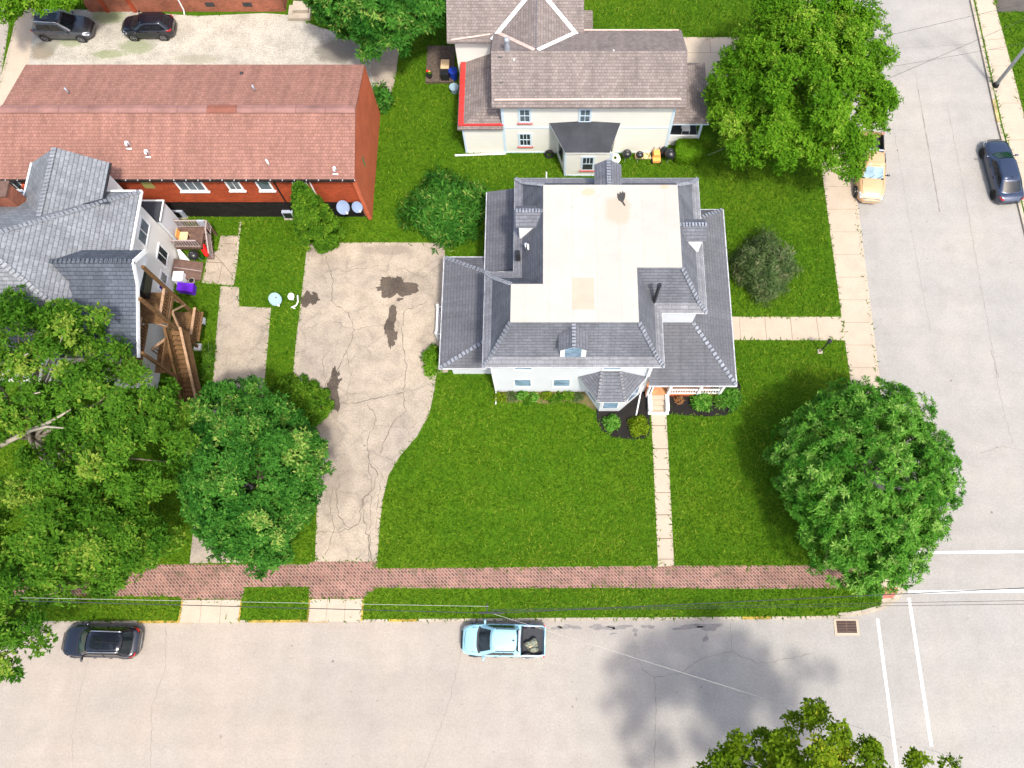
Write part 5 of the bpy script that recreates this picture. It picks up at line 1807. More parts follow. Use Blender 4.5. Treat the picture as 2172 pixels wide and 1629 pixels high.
# AC units
def acunit(u, v, label):
    q = P(u, v, .8)
    o = thing('air_conditioner', label, 'air conditioner', (q.x, q.y, 0), group='outdoor air conditioners')
    mb = MB()
    mb.box((q.x - .45, q.y - .2, .12), (q.x + .45, q.y + .2, .92))
    mb.build('casing', M['greymetal'], o)
    MB().box((q.x - .38, q.y - .215, .2), (q.x + .18, q.y - .203, .85)).build('grille', M['black'], o)
    mb = MB()
    mb.box((q.x - .5, q.y - .27, 0), (q.x + .5, q.y + .27, .1))
    mb.build('pad', M['kerb'], o)
acunit(375, 446, 'grey air conditioner in the dark gap north of the brown deck')
acunit(612, 448, 'grey air conditioner half hidden by the pointed conifer')

def dish(u, v, z, r, n, mat, label, group, base=None, lnb=True):
    q = P(u, v, z)
    n = Vector(n).normalized()
    o = thing('satellite_dish', label, 'satellite dish', (q.x, q.y, 0), group=group)
    t = n.cross(Vector((0, 0, 1))).normalized()
    b = t.cross(n)
    mb = MB()
    vs, fs = [], []
    N = 22
    for k in range(5):
        rr = r * k / 4
        for i in range(N):
            a = 2 * math.pi * i / N
            vs.append(q + (t * math.cos(a) * rr + b * math.sin(a) * rr * 1.1) + n * (.16 * r * (k / 4) ** 2 * 2))
    for k in range(4):
        for i in range(N):
            j = (i + 1) % N
            fs.append((k * N + i, k * N + j, (k + 1) * N + j, (k + 1) * N + i))
    mb.add(vs, fs)
    mb.build('reflector', M[mat], o, True)
    mb = MB()
    side = Vector((.55, -.85, 0)).normalized()
    lo_ = q + side * r * .9 + n * .06
    tip = q + side * r * 1.55 + Vector((0, 0, .22))
    mb.tube([lo_, tip], .028, 6)
    mb.cbox(tip, (.11, .11, .11))
    mb.build('feed_arm', M['white'], o)
    if r > .4 and mat == 'dishwhite':
        hub = q - t * r * .25 + b * r * .2 + n * .03
        MB().tube([hub, hub + n * .03], .07, 10).build('clamp', M['black'], o)
    mb = MB()
    bs = Vector(base) if base else Vector((q.x, q.y, 0))
    mb.tube([q - n * .02, q - n * .15, bs], .03, 8)
    mb.build('mast', M['steel'], o)
    return o
dish(728, 440, 2.1, .44, (.15, -.55, .9), 'dishblue', 'larger grey-blue satellite dish on the dark foot of the brick wall', 'wall dishes', (P(728, 440, 2.1).x, rwy0 - .05, 1.6))
dish(757, 439, 2.1, .36, (.4, -.6, .8), 'dishblue', 'smaller tilted grey-blue satellite dish next to the brick wall corner', 'wall dishes', (P(757, 439, 2.1).x, rwy0 - .05, 1.6))
dish(584, 635, .6, .42, (.25, -.35, 1), 'dishwhite', 'pale blue satellite dish tilted on the grass beside the cracked driveway', 'lawn dishes')
dish(618, 629, .6, .22, (0, -.3, 1), 'white', 'little white round dish standing on the grass by the dark asphalt spot', 'lawn dishes')
q = P(627, 645, .1)
mb = MB()
mb.tube([P(631, 627, .15), P(632, 640, .3), P(628, 648, .2), P(618, 652, .1), P(626, 654, .1)], .05, 6)
tag(mb.build('bent_pipe', M['white']), 'bent white bracket lying on the grass beside the little round dish', 'bracket')

# ---- things around the cream house
DK = thing('deck', 'old grey-brown plank platform behind the cream house', 'deck', (P(935, 135).x, P(935, 135).y, 0))
a, b = P(907, 97, .2), P(962, 174, .2)
mb = MB()
n = 16
for k in range(n):
    x0 = a.x + (b.x - a.x) * k / n
    x1 = a.x + (b.x - a.x) * (k + 1) / n - .012
    mb.box((x0, b.y, .02), (x1, a.y, .22))
mb.build('deck_boards', M['wood_grey'], DK)
HARD.append([(a.x, b.y), (b.x + 1, b.y), (b.x + 1, a.y), (a.x, a.y)])
q = P(944, 150, .6)
BX = thing('smoker_grill', 'black cabinet grill with pale wooden lid on the old plank platform', 'grill', (q.x, q.y, .22))
MB().box((q.x - .3, q.y - .6, .22), (q.x + .3, q.y + .25, .85)).build('cabinet', M['black'], BX)
MB().box((q.x - .3, q.y - .05, .86), (q.x + .33, q.y + .75, .93)).build('lid', M['wood_pale'], BX)
q = P(911, 160, .4)
FP = thing('flower_pot', 'dark pot with red and yellow flowers on the old plank platform', 'pot', (q.x, q.y, .22))
MB().tube([(q.x, q.y, .22), (q.x, q.y, .6)], [.17, .24], 12).build('pot', M['black'], FP, True, 40)
for (dx, dy, mm) in ((-.12, .16, 'red'), (.02, .08, 'orange'), (.1, -.02, 'leaf_yellow'), (-.05, .0, 'leaf_fresh')):
    MB().sphere((q.x + dx, q.y + dy, .68), .11, 8, 5).build('flower', M[mm], FP, True)
q = P(964, 155, .6)
simple('storage_bin', 'blue plastic bin squeezed against the red guttered annex', 'bin', lambda m: m.tube([(q.x - .1, q.y, .0), (q.x - .1, q.y, .9), (q.x - .1, q.y, .91)], [.28, .34, .3], 14), M['bluebin'], q)
q = P(964, 183, .6)
simple('laundry_basket', 'pale blue tub standing below the red guttered annex', 'tub', lambda m: m.tube([(q.x - .05, q.y, 0), (q.x - .05, q.y, .55), (q.x - .05, q.y, .5), (q.x - .05, q.y, .2)], [.26, .36, .30, .26], 14), M['dishwhite'], q)

def tyre(u, v, label):
    q = P(u, v, .35)
    mb = MB()
    N, K = 20, 8
    vs, fs = [], []
    for i in range(N):
        a = 2 * math.pi * i / N
        for k in range(K):
            t = 2 * math.pi * k / K
            rr = .26 + .10 * math.cos(t)
            loc = Vector((math.cos(a) * rr, .10 * math.sin(t), math.sin(a) * rr))
            vs.append(Vector((q.x, q.y, .36)) + Matrix.Rotation(-.35, 3, 'X') @ loc)
    for i in range(N):
        for k in range(K):
            fs.append((i * K + k, i * K + (k + 1) % K, ((i + 1) % N) * K + (k + 1) % K, ((i + 1) % N) * K + k))
    mb.add(vs, fs)
    tag(mb.build('spare_tyre', M['rubber'], None, True), label, 'tyre')
tyre(1165, 327, 'black tyre leaning on the cream house beside the bay')
kettle('kettle_grill', 'green-black kettle grill with wire rack, closest to the cream bay', 1330, 326, .34, .75)
kettle('kettle_grill', 'black kettle grill on a small plank base against the cream wall', 1357, 328, .28, .7)
mb = MB()
a, b = P(1350, 337, .06), P(1385, 320, .06)
mb.box((a.x - .1, a.y, 0.02), (b.x, b.y, .08))
tag(mb.build('plank_base', M['wood_pale']), 'thin weathered board lying between the small grill and the orange mower', 'board')
q = P(1393, 330, .5)
LM = thing('lawn_mower', 'orange lawn mower parked at the cream wall', 'lawn mower', (q.x, q.y, 0))
mb = MB()
mb.box((q.x - .28, q.y - .42, .18), (q.x + .28, q.y + .42, .42))
mb.box((q.x - .22, q.y - .1, .42), (q.x + .22, q.y + .4, .68))
mb.build('body', M['orange'], LM)
for (dx, dy) in ((-.3, -.32), (.3, -.32), (-.3, .34), (.3, .34)):
    MB().tube([(q.x + dx - .04, q.y + dy, .17), (q.x + dx + .04, q.y + dy, .17)], .17, 12).build('wheel', M['rubber'], LM)
mb = MB()
mb.tube([(q.x - .2, q.y + .4, .6), (q.x - .2, q.y + .75, 1.0), (q.x + .2, q.y + .75, 1.0), (q.x + .2, q.y + .4, .6)], .02, 6)
mb.build('handle', M['black'], LM)
q = P(1408, 318, .5)
simple('chair_cover', 'dark patterned bag standing between mower and black grill', 'bag', lambda m: m.tube([(q.x, q.y, 0), (q.x, q.y, .5), (q.x + .05, q.y, .85)], [.3, .32, .12], 9), M['pane_dark'], q)
kettle('barrel_grill', 'big black shiny grill next to the clipped box hedge', 1422, 326, .42, .8)
q = P(1433, 338, .1)
simple('small_bucket', 'tiny orange pail at the foot of the big black grill', 'pail', lambda m: m.tube([(q.x, q.y, 0), (q.x, q.y, .2)], [.1, .14], 10), M['orange'], q)
q = P(1305, 334, .2)
mb = MB()
for k in range(3):
    rr = .36 - k * .1
    mb.tube([(q.x + rr * math.cos(t * .35), q.y + rr * 1.15 * math.sin(t * .35), .08 + .04 * k) for t in range(19)], .045, 6)
tag(mb.build('garden_hose', M['white']), 'white coiled hose on the ground beside the cream bay', 'hose')
q = P(1453, 278, .575)
PCH = thing('porch_chair', 'white chair on the dark floor of the cream house porch', 'chair', (q.x, q.y, .575), )
MB().box((q.x - .3, q.y - .28, .95), (q.x + .3, q.y + .28, 1.0)).build('seat', M['white'], PCH)
MB().box((q.x - .3, q.y + .26, 1.0), (q.x + .3, q.y + .31, 1.4)).build('backrest', M['white'], PCH)
for (dx, dy) in ((-.27, -.25), (.27, -.25), (-.27, .25), (.27, .25)):
    MB().box((q.x + dx - .02, q.y + dy - .02, .575), (q.x + dx + .02, q.y + dy + .02, .95)).build('leg', M['white'], PCH)

# ---- lamps, poles, wires
b_ = P(1739, 746)
GL = thing('garden_lamp', 'short black lamp post on the lawn south of the side path', 'lamp post', (b_.x, b_.y, 0))
MB().tube([(b_.x, b_.y, 0), (b_.x, b_.y, 1.7)], .045, 8).build('post', M['black'], GL, True)
MB().tube([(b_.x, b_.y, 1.7), (b_.x, b_.y, 1.74), (b_.x, b_.y, 2.0), (b_.x, b_.y, 2.12)], [.06, .1, .17, .03], 8).build('lantern', M['black'], GL)
MB().box((b_.x - .16, b_.y - .16, 0), (b_.x + .16, b_.y + .16, .06)).build('base', M['kerb'], GL)
b_ = P(2111, 182)
SLP = thing('street_lamp', 'tall grey metal lamp post on the far pavement of the side street', 'street lamp', (b_.x, b_.y, 0))
MB().tube([(b_.x, b_.y, 0.05), (b_.x, b_.y, 9.3)], [.15, .085], 12).build('pole', M['steel'], SLP, True)
MB().tube([(b_.x, b_.y, 0), (b_.x, b_.y, .25)], [.26, .2], 10).build('base', M['blackwall'], SLP)
MB().tube([(b_.x, b_.y, 8.9), (b_.x - .7, b_.y - .2, 9.5), (b_.x - 1.8, b_.y - .45, 9.65)], [.06, .05, .045], 8).build('arm', M['steel'], SLP, True)
MB().sphere((b_.x - 2.1, b_.y - .52, 9.62), (.42, .17, .11), 12, 6).build('lamp_head', M['greymetal'], SLP, True)
MB().poly([Vector((p.x, p.y, .018)) for p in gp([(2104, 160), (2120, 162), (2124, 185), (2124, 198), (2110, 200)])][::-1]).build('footing', M['kerb'], SLP)
pt = P(1038, 1291, 8.6)
SPB = thing('cable_splice', 'grey splice sleeve on the overhead cable above the pale blue pickup', 'cable splice', (pt.x, pt.y - .2, 8.6))
MB().tube([(pt.x - .55, pt.y - .2, 8.6), (pt.x - .45, pt.y - .2, 8.6), (pt.x + .65, pt.y - .2, 8.6), (pt.x + .75, pt.y - .2, 8.6)], [.03, .055, .055, .03], 8).build('sleeve', M['wire'], SPB, True, 40)
MB().tube([(pt.x - .1, pt.y - .2, 8.6), (pt.x - .12, pt.y + .25, 8.75)], .03, 6).build('hanger', M['wire'], SPB)
def wire(pts, r, sag, label, mat='wire', group='overhead cables'):
    a, b = Vector(pts[0]), Vector(pts[1])
    ps = []
    for i in range(25):
        t = i / 24
        q = a.lerp(b, t)
        q.z -= sag * 4 * t * (1 - t)
        ps.append(q)
    mb = MB().tube(ps, r, 5)
    tag(mb.build('overhead_cable', M[mat]), label, 'cable', group)
wire([P(-250, 1266, 8.6), (pt.x - .5, pt.y - .2, 8.6)], .022, .25, 'thick cable over the brick pavement and the black car, west of the splice')
wire([P(-250, 1262, 8.75), (pt.x, pt.y + .1, 8.8)], .009, .2, 'thin pale cable beside the thick cable, west of the splice', 'wire_pale')
wire([(pt.x + .7, pt.y - .2, 8.6), P(2500, 1231, 8.6)], .022, .3, 'thick cable running from the splice over the green verge to the corner crossing')
wire([(pt.x, pt.y, 7.4), P(2500, 1268, 7.6)], .012, .15, 'upper thin dark cable over the storm drain and crossing lines')
wire([(pt.x, pt.y - .05, 7.2), P(2500, 1277, 7.4)], .012, .15, 'lower thin dark cable over the storm drain and crossing lines')
wire([(pt.x + .05, pt.y - .2, 8.3), P(2300, 1692, 8.0)], .008, .3, 'thin pale cable crossing the street diagonally above the road', 'wire_pale')
wire([P(1500, 330, 5.2), P(2400, -60, 5.2)], .012, .2, 'thin cable over the side street just above the gold pickup')
wire([P(1500, 205, 5.0), P(2400, 50, 5.6)], .010, .2, 'thin cable over the side street further up past the lamp post')
wire([P(1500, 160, 5.3), P(2400, -48, 5.8)], .012, .2, 'uppermost thin cable over the side street near the dark driveway')

# storm drain
q = P(1795, 1330, ZR)
SD = thing('storm_drain', 'rusty storm drain grate with concrete rim in the gutter near the corner', 'drain', (q.x, q.y, ZR))
x0, x1, y0, y1 = P(1771, 1330, ZR).x, P(1820, 1330, ZR).x, P(1795, 1346, ZR).y, P(1795, 1313, ZR).y
mb = MB()
for (a, b) in (((x0 - .05, y0 - .05), (x1 + .05, y0 + .1)), ((x0 - .05, y1 - .1), (x1 + .05, y1)), ((x0 - .05, y0 + .1), (x0 + .1, y1 - .1)), ((x1 - .1, y0 + .1), (x1 + .05, y1 - .1))):
    mb.box((a[0], a[1], ZR - .05), (b[0], b[1], ZR + .03))
mb.build('rim', M['walk'], SD)
MB().box((x0 + .1, y0 + .1, ZR - .04), (x1 - .1, y1 - .1, ZR + .008)).build('pit', M['rubber'], SD)
mb = MB()
for k in range(7):
    y_ = y0 + .17 + k * (y1 - y0 - .34) / 6
    mb.box((x0 + .1, y_ - .022, ZR + .009), (x1 - .1, y_ + .022, ZR + .022))
mb.box(((x0 + x1) / 2 - .02, y0 + .1, ZR + .009), ((x0 + x1) / 2 + .02, y1 - .1, ZR + .02))
mb.build('grate', M['wood_brown'], SD)

# manhole, side street
q = P(1825, 497, ZR)
simple('manhole_cover', 'small dark round cover in the side street beside the pavement', 'manhole cover', lambda m: m.tube([(q.x, q.y, ZR - .03), (q.x, q.y, ZR + .01)], .18, 16), M['stain'], q)

# ------------------------------------------------------------------ cars
def lerp_table(tab, n):
    xs = [r[0] for r in tab]
    cols = len(tab[0])
    out = []
    for i in range(n):
        x = xs[0] + (xs[-1] - xs[0]) * i / (n - 1)
        out.append([x] + [float(np.interp(x, xs, [r[c] for r in tab])) for c in range(1, cols)])
    # smooth
    sm = [r[:] for r in out]
    for i in range(1, n - 1):
        for c in range(1, cols):
            sm[i][c] = (out[i - 1][c] + 2 * out[i][c] + out[i + 1][c]) / 4
    return sm

def make_car(name, label, loc, rz, pm, L=4.5, W=1.82, H=1.65, typ='suv', rails=False, glass='glass', wind=None, mirror=None, wheel='alloy', cat='car', hz=.98, belt=1.0, chrome=False, group='parked cars'):
    o = thing(name, label, cat, loc, rz, group, local=True)
    hl, hw_ = L / 2, W / 2
    bed = typ == 'pickup'
    # stations: x, half width, z low, shoulder z, deck z (centre)
    hood0 = belt - .06
    tab = [(-hl, hw_ * .66, .38, belt - .20, belt - .16), (-hl + .08, hw_ * .80, .30, belt - .10, belt - .05), (-hl + .28, hw_ * .93, .24, belt - .02, belt + .02),
           (-hl + .8, hw_ * .99, .22, belt, belt + .03), (0, hw_, .2, belt - .02, belt + .02), (hl - 1.35, hw_ * .99, .22, belt - .05, belt + .04),
           (hl - .75, hw_ * .96, .22, belt - .14, belt - .02), (hl - .32, hw_ * .88, .24, belt - .24, belt - .13), (hl - .10, hw_ * .74, .30, belt - .34, belt - .26), (hl, hw_ * .58, .38, belt - .48, belt - .42)]
    if bed:
        tab[0] = (-hl, hw_ * .90, .45, belt - .02, belt)
        tab[1] = (-hl + .08, hw_ * .95, .40, belt, belt + .02)
        tab[2] = (-hl + .28, hw_ * .97, .35, belt, belt + .02)
    N = 40
    st = lerp_table(tab, N)
    bx_end = (-hl + (1.62 if L > 5.2 else 1.36)) if bed else -99
    bx_start = -hl + .12
    prof = []
    for (x, wv, zl, zs, zt) in st:
        pts = [(0, zl), (wv * .80, zl), (wv * .97, zl + .10), (wv, zl + (zs - zl) * .45), (wv * .985, zl + (zs - zl) * .78), (wv * .955, zs - .02), (wv * .90, zs + (zt - zs) * .45), (wv * .72, zt - .015), (wv * .38, zt), (0, zt + .01)]
        if bed and bx_start < x < bx_end:
            pts[6] = (wv * .86, zs)
            pts[7] = (wv * .845, zs - .45)
            pts[8] = (wv * .4, zs - .46)
            pts[9] = (0, zs - .46)
        prof.append((x, pts))
    mb = MB()
    K = 10
    ring = 2 * K - 2
    for (x, pts) in prof:
        loop = [(x, -y, z) for (y, z) in pts] + [(x, y, z) for (y, z) in pts[-2:0:-1]]
        mb.v += loop
    for i in range(N - 1):
        for k in range(ring):
            k2 = (k + 1) % ring
            mb.f.append([i * ring + k, i * ring + k2, (i + 1) * ring + k2, (i + 1) * ring + k])
            bedin = bed and k in (6, 7, 8, 9, 10, 11) and bx_start < st[i][0] and st[i + 1][0] < bx_end + .12
            mb.m.append(1 if bedin else 0)
    mb.f.append(list(range(ring)))
    mb.m.append(0)
    mb.f.append([(N - 1) * ring + k for k in range(ring - 1, -1, -1)])
    mb.m.append(0)
    mb.build('body', [pm, M['bedliner']], o, True, 38)
    # cabin
    roofz = H
    if typ == 'suv':
        fb, ft, rt, rb = hl - 1.18, hl - 1.95, -hl + .62, -hl + .22
    elif typ == 'hatch':
        fb, ft, rt, rb = hl - 1.0, hl - 1.75, -hl + .60, -hl + .18
    elif typ == 'sedan':
        fb, ft, rt, rb = hl - 1.25, hl - 2.1, -hl + 1.35, -hl + .38
    else:
        fb, ft, rt, rb = hl - 1.02, hl - 1.86, -hl + 1.62, -hl + 1.38
        if typ == 'pickup' and L > 5.2:
            fb, ft, rt, rb = hl - 1.5, hl - 2.2, -hl + 2.15, -hl + 1.9
    wb, wt = hw_ * .90, hw_ * .70
    zb_ = belt - .03
    def cab(x, z):
        return x
    T = 9
    mb = MB()
    bot = [(fb, .72), (fb - .10, .93), (fb - .35, 1.0), ((fb + rb) / 2, 1.0), (rb + .35, .99), (rb + .08, .94), (rb, .78)]
    def ringpts(lvl):
        """lvl 0 belt .. 1 roof edge"""
        xs_f = fb + (ft - fb) * lvl
        xs_r = rb + (rt - rb) * lvl
        bulge = math.sin(lvl * math.pi / 2)
        wv = wb + (wt - wb) * lvl ** 1.15
        z = zb_ + (roofz - .07 - zb_) * math.sin(lvl * math.pi / 2 * .98) ** (.95 if typ != 'sedan' else 1)
        z = zb_ + (roofz - .07 - zb_) * lvl
        out = []
        for (f, y) in ((1.0, 0), (.995, .45), (.965, .84), (.90, .97), (.7, 1), (.5, 1), (.3, 1), (.12, .975), (.04, .86), (.005, .45), (0, 0)):
            out.append((xs_r + (xs_f - xs_r) * f, wv * y, z))
        return out + [(x, -y, z) for (x, y, z) in out[-2:0:-1]]
    levels = [0, .33, .66, .92, 1.0]
    rings = [ringpts(l) for l in levels]
    top = [(p[0] * .985 + (ft + rt) / 2 * .015, p[1] * .90, roofz - .015) for p in rings[-1]]
    top2 = [((ft + rt) / 2 + (p[0] - (ft + rt) / 2) * .80, p[1] * .62, roofz + .015) for p in rings[-1]]
    rings += [top, top2]
    R = len(rings[0])
    for r_ in rings:
        mb.v += r_
    for i in range(len(rings) - 1):
        for k in range(R):
            k2 = (k + 1) % R
            mb.f.append([i * R + k, i * R + k2, (i + 1) * R + k2, (i + 1) * R + k])
            mb.m.append(0)
    mb.f.append([(len(rings) - 1) * R + k for k in range(R)])
    mb.m.append(0)
    mb.build('cabin', pm, o, True, 50)
    def lvlpt(f, y, lvl, off):
        xs_f = fb + (ft - fb) * lvl
        xs_r = rb + (rt - rb) * lvl
        wv = wb + (wt - wb) * lvl ** 1.15
        z = zb_ + (roofz - .07 - zb_) * lvl
        ff = .5 + (f - .5)
        return Vector((xs_r + (xs_f - xs_r) * f, wv * y, z)) + off
    def panel(nm, grid, mat):
        m2 = MB()
        R_, C_ = len(grid), len(grid[0])
        for row in grid:
            m2.v += [tuple(p) for p in row]
        for i in range(R_ - 1):
            for j in range(C_ - 1):
                m2.f.append([i * C_ + j, i * C_ + j + 1, (i + 1) * C_ + j + 1, (i + 1) * C_ + j])
                m2.m.append(0)
        return m2.build(nm, mat, o, True)
    lv = [.10, .4, .7, .93]
    e = .022
    ys = [(-.80, .973), (-.45, 1.003), (0, 1.006), (.45, 1.003), (.80, .973)]
    panel('windshield', [[lvlpt(f, y, l, Vector((e, 0, .015))) for (y, f) in ys] for l in lv], M[wind or glass])
    ysr = [(.78, .044), (.45, .0), (0, -.006), (-.45, .0), (-.78, .044)]
    lr = [.18, .45, .7, .9]
    panel('rear_window', [[lvlpt(f, y, l, Vector((-e, 0, .015))) for (y, f) in ysr] for l in lr], M[glass])
    for sg in (1, -1):
        for (f0, f1) in (((.50, .86), (.12, .47)) if not bed else ((.52, .85), (.14, .49))):
            g_ = []
            for l in (.16, .5, .84):
                row = []
                for t in (0, .5, 1):
                    f = f0 + (f1 - f0) * t
                    yy = 1.0 if .25 < f < .75 else .99
                    row.append(lvlpt(f, sg * yy, l, Vector((0, sg * .018, .004))))
                g_.append(row if sg < 0 else row[::-1])
            panel('side_window', g_, M[glass])
        # mirror
        m2 = MB()
        mx, my = fb - .38, sg * (hw_ + .09)
        m2.sphere((mx, my, belt + .06), (.08, .15, .09), 8, 6)
        m2.beam((mx, sg * (hw_ - .12), belt + .0), (mx, my, belt + .04), .05)
        m2.build('wing_mirror', mirror or pm, o, True)
        # head and tail lights
        m2 = MB()
        xx = hl - .26
        m2.add([(xx - .28, sg * hw_ * .925, belt - .30), (xx + .12, sg * hw_ * .80, belt - .40), (xx + .14, sg * hw_ * .60, belt - .30), (xx - .06, sg * hw_ * .70, belt - .145), (xx - .30, sg * hw_ * .90, belt - .14)], [(0, 1, 2, 3, 4) if sg < 0 else (4, 3, 2, 1, 0)])
        m2.build('headlight', M['headlight'], o)
        m2 = MB()
        if bed:
            m2.box((-hl - .012, sg * hw_ * .80, belt - .35), (-hl + .06, sg * hw_ * .97, belt - .03))
        else:
            m2.add([(-hl + .02, sg * hw_ * .60, belt - .08), (-hl + .05, sg * hw_ * .80, belt - .14), (-hl + .30, sg * hw_ * .955, belt - .06), (-hl + .33, sg * hw_ * .93, belt + .05), (-hl + .12, sg * hw_ * .84, belt + .0), (-hl + .04, sg * hw_ * .62, belt - .02)], [(0, 1, 2, 3, 4, 5) if sg > 0 else (5, 4, 3, 2, 1, 0)])
        m2.build('taillight', M['taillight'], o)
        for hx in (fb - 1.05, fb - 2.0):
            m2 = MB()
            m2.box((hx - .09, sg * hw_ * .985, belt - .14), (hx + .09, sg * (hw_ * .985 + .035), belt - .11))
            m2.build('door_handle', M['chrome'] if chrome else M['black'], o)
        if rails:
            m2 = MB()
            m2.tube([(ft - .12, sg * wt * .90, roofz - .0), (ft - .3, sg * wt * .92, roofz + .05), (rt + .2, sg * wt * .90, roofz + .05), (rt + .05, sg * wt * .88, roofz - .0)], .028, 8)
            m2.build('roof_rail', M['chrome'], o, True)
        for wx in (hl - .88, -hl + .85 if not bed else -hl + 1.0):
            wr_ = .34 if not bed else .37
            m2 = MB()
            m2.tube([(wx, sg * (hw_ - .26), wr_), (wx, sg * (hw_ - .01), wr_)], wr_ + .07, 22)
            m2.build('wheel_arch', M['black'], o, True, 40)
            m2 = MB()
            m2.tube([(wx, sg * (hw_ - .24), wr_), (wx, sg * (hw_ + .0), wr_), (wx, sg * (hw_ + .015), wr_)], [wr_, wr_, wr_ * .93], 22)
            wo_ = m2.build('wheel', M['rubber'], o, True, 40)
            m2 = MB()
            m2.tube([(wx, sg * (hw_ + .01), wr_), (wx, sg * (hw_ + .022), wr_)], wr_ * .30, 12)
            for k in range(6):
                t = k * math.pi / 3
                m2.beam((wx, sg * (hw_ + .018), wr_), (wx + math.cos(t) * wr_ * .64, sg * (hw_ + .018), wr_ + math.sin(t) * wr_ * .64), .07, .012)
            nn = 22
            vs = [(wx + math.cos(2 * math.pi * i / nn) * wr_ * kf, sg * (hw_ + .02), wr_ + math.sin(2 * math.pi * i / nn) * wr_ * kf) for kf in (.58, .70) for i in range(nn)]
            m2.add(vs, [(i, (i + 1) % nn, nn + (i + 1) % nn, nn + i) for i in range(nn)])
            m2.build('rim', M[wheel], wo_)
    def topz(x_, y_):
        i_ = min(range(N), key=lambda a_: abs(st[a_][0] - x_))
        pp_ = [(abs(a), b) for a, b in prof[i_][1][4:]][::-1]
        return float(np.interp(abs(y_), [a for a, b in pp_], [b for a, b in pp_]))
    def seam(pts_, wd_=.022):
        m3 = MB()
        for a_, b_ in zip(pts_[:-1], pts_[1:]):
            m3.beam((a_[0], a_[1], topz(*a_) + .004), (b_[0], b_[1], topz(*b_) + .004), wd_, .012)
        return m3
    hx_ = [fb + .06, fb + .3, hl - .75, hl - .42]
    m3 = seam([(x_, hw_ * .74 * (1 if i_ < 2 else .96 if i_ < 3 else .86)) for i_, x_ in enumerate(hx_)] + [(hl - .27, hw_ * .5), (hl - .22, 0), (hl - .27, -hw_ * .5)] + [(x_, -hw_ * .74 * (1 if i_ < 2 else .96 if i_ < 3 else .86)) for i_, x_ in list(enumerate(hx_))[::-1]])
    m3.build('bonnet_seam', M['black'], o)
    m3 = MB()
    cw = [lvlpt(f, y, .035, Vector((.035, 0, .02))) for (y, f) in ((-.88, .955), (-.45, 1.0), (0, 1.004), (.45, 1.0), (.88, .955))]
    for a_, b_ in zip(cw[:-1], cw[1:]):
        m3.beam(a_, b_, .13, .03)
    m3.build('cowl', M['black'], o)
    for y_ in (-.3, .35):
        a_, b_ = lvlpt(1.0, y_, .08, Vector((.05, 0, .03))), lvlpt(1.0, y_ + .42, .36, Vector((.05, 0, .03)))
        MB().beam(a_, b_, .025, .015).build('wiper', M['black'], o)
    if bed:
        for sg in (1, -1):
            MB().beam((ft - .25, sg * wt * .93, roofz - .015), (rt + .1, sg * wt * .93, roofz - .015), .05, .02).build('roof_strip', M['black'], o)
        MB().box((rt + .12, -.05, roofz + .012), (rt + .24, .05, roofz + .03)).build('brake_light', M['black'], o)
        for sg in (1, -1):
            MB().box((bx_start + .1, sg * hw_ * .875 - .035, belt + .002), (bx_end - .12, sg * hw_ * .875 + .035, belt + .03)).build('bed_rail', M['greymetal'] if L < 5.2 else M['black'], o)
    elif typ == 'suv':
        MB().box((ft - .95, -wt * .52, roofz + .005), (ft - .28, wt * .52, roofz + .02)).build('sunroof', M[glass], o)
    for k_ in (.13, .5, .83):
        for sg in (1, -1):
            if k_ == .5:
                MB().beam(lvlpt(.49, sg * 1.0, .04, Vector((0, sg * .02, 0))), lvlpt(.49, sg * 1.0, .95, Vector((0, sg * .02, 0))), .05, .02).build('door_pillar', M['black'], o)
    m2 = MB()
    m2.box((-hl - .015 - (.0 if bed else -.03), -.26, belt - .45), (-hl + .06, .26, belt - .32))
    m2.build('licence_plate', M['plate'], o)
    m2 = MB()
    m2.add([(hl - .02, -hw_ * .5, .62), (hl - .02, hw_ * .5, .62), (hl - .14, hw_ * .58, belt - .28), (hl - .14, -hw_ * .58, belt - .28)], [(0, 1, 2, 3)])
    m2.v = [(x + .045, y, z) for (x, y, z) in m2.v]
    m2.build('front_grille', M['chrome'] if (bed and L > 5.2) else M['black'], o)
    if not bed:
        m2 = MB()
        m2.tube([(ft - .55 if typ != 'sedan' else rt + .25, 0, roofz + .01), (rt + .12 if typ != 'sedan' else rt + .1, 0, roofz + .06)], [.035, .015], 6)
        m2.build('roof_antenna', M['black'], o)
        m2 = MB()
        m2.tube([(-hl + .02, -hw_ * .62, .5), (-hl - .02, 0, .5), (-hl + .02, hw_ * .62, .5)], .03, 6)
        m2.build('bumper_strip', M['chrome'] if rails else M['black'], o)
    else:
        m2 = MB()
        m2.cbox((-hl + .02, 0, .52), (.14, W * .86, .2))
        m2.build('bumper', M['chrome'] if L > 5.2 else pm, o)
        m2 = MB()
        m2.cbox((rb + .08, 0, roofz - .10), (.12, W * .60, .05))
        m2.build('rear_trim', M['greymetal'], o)
    return o

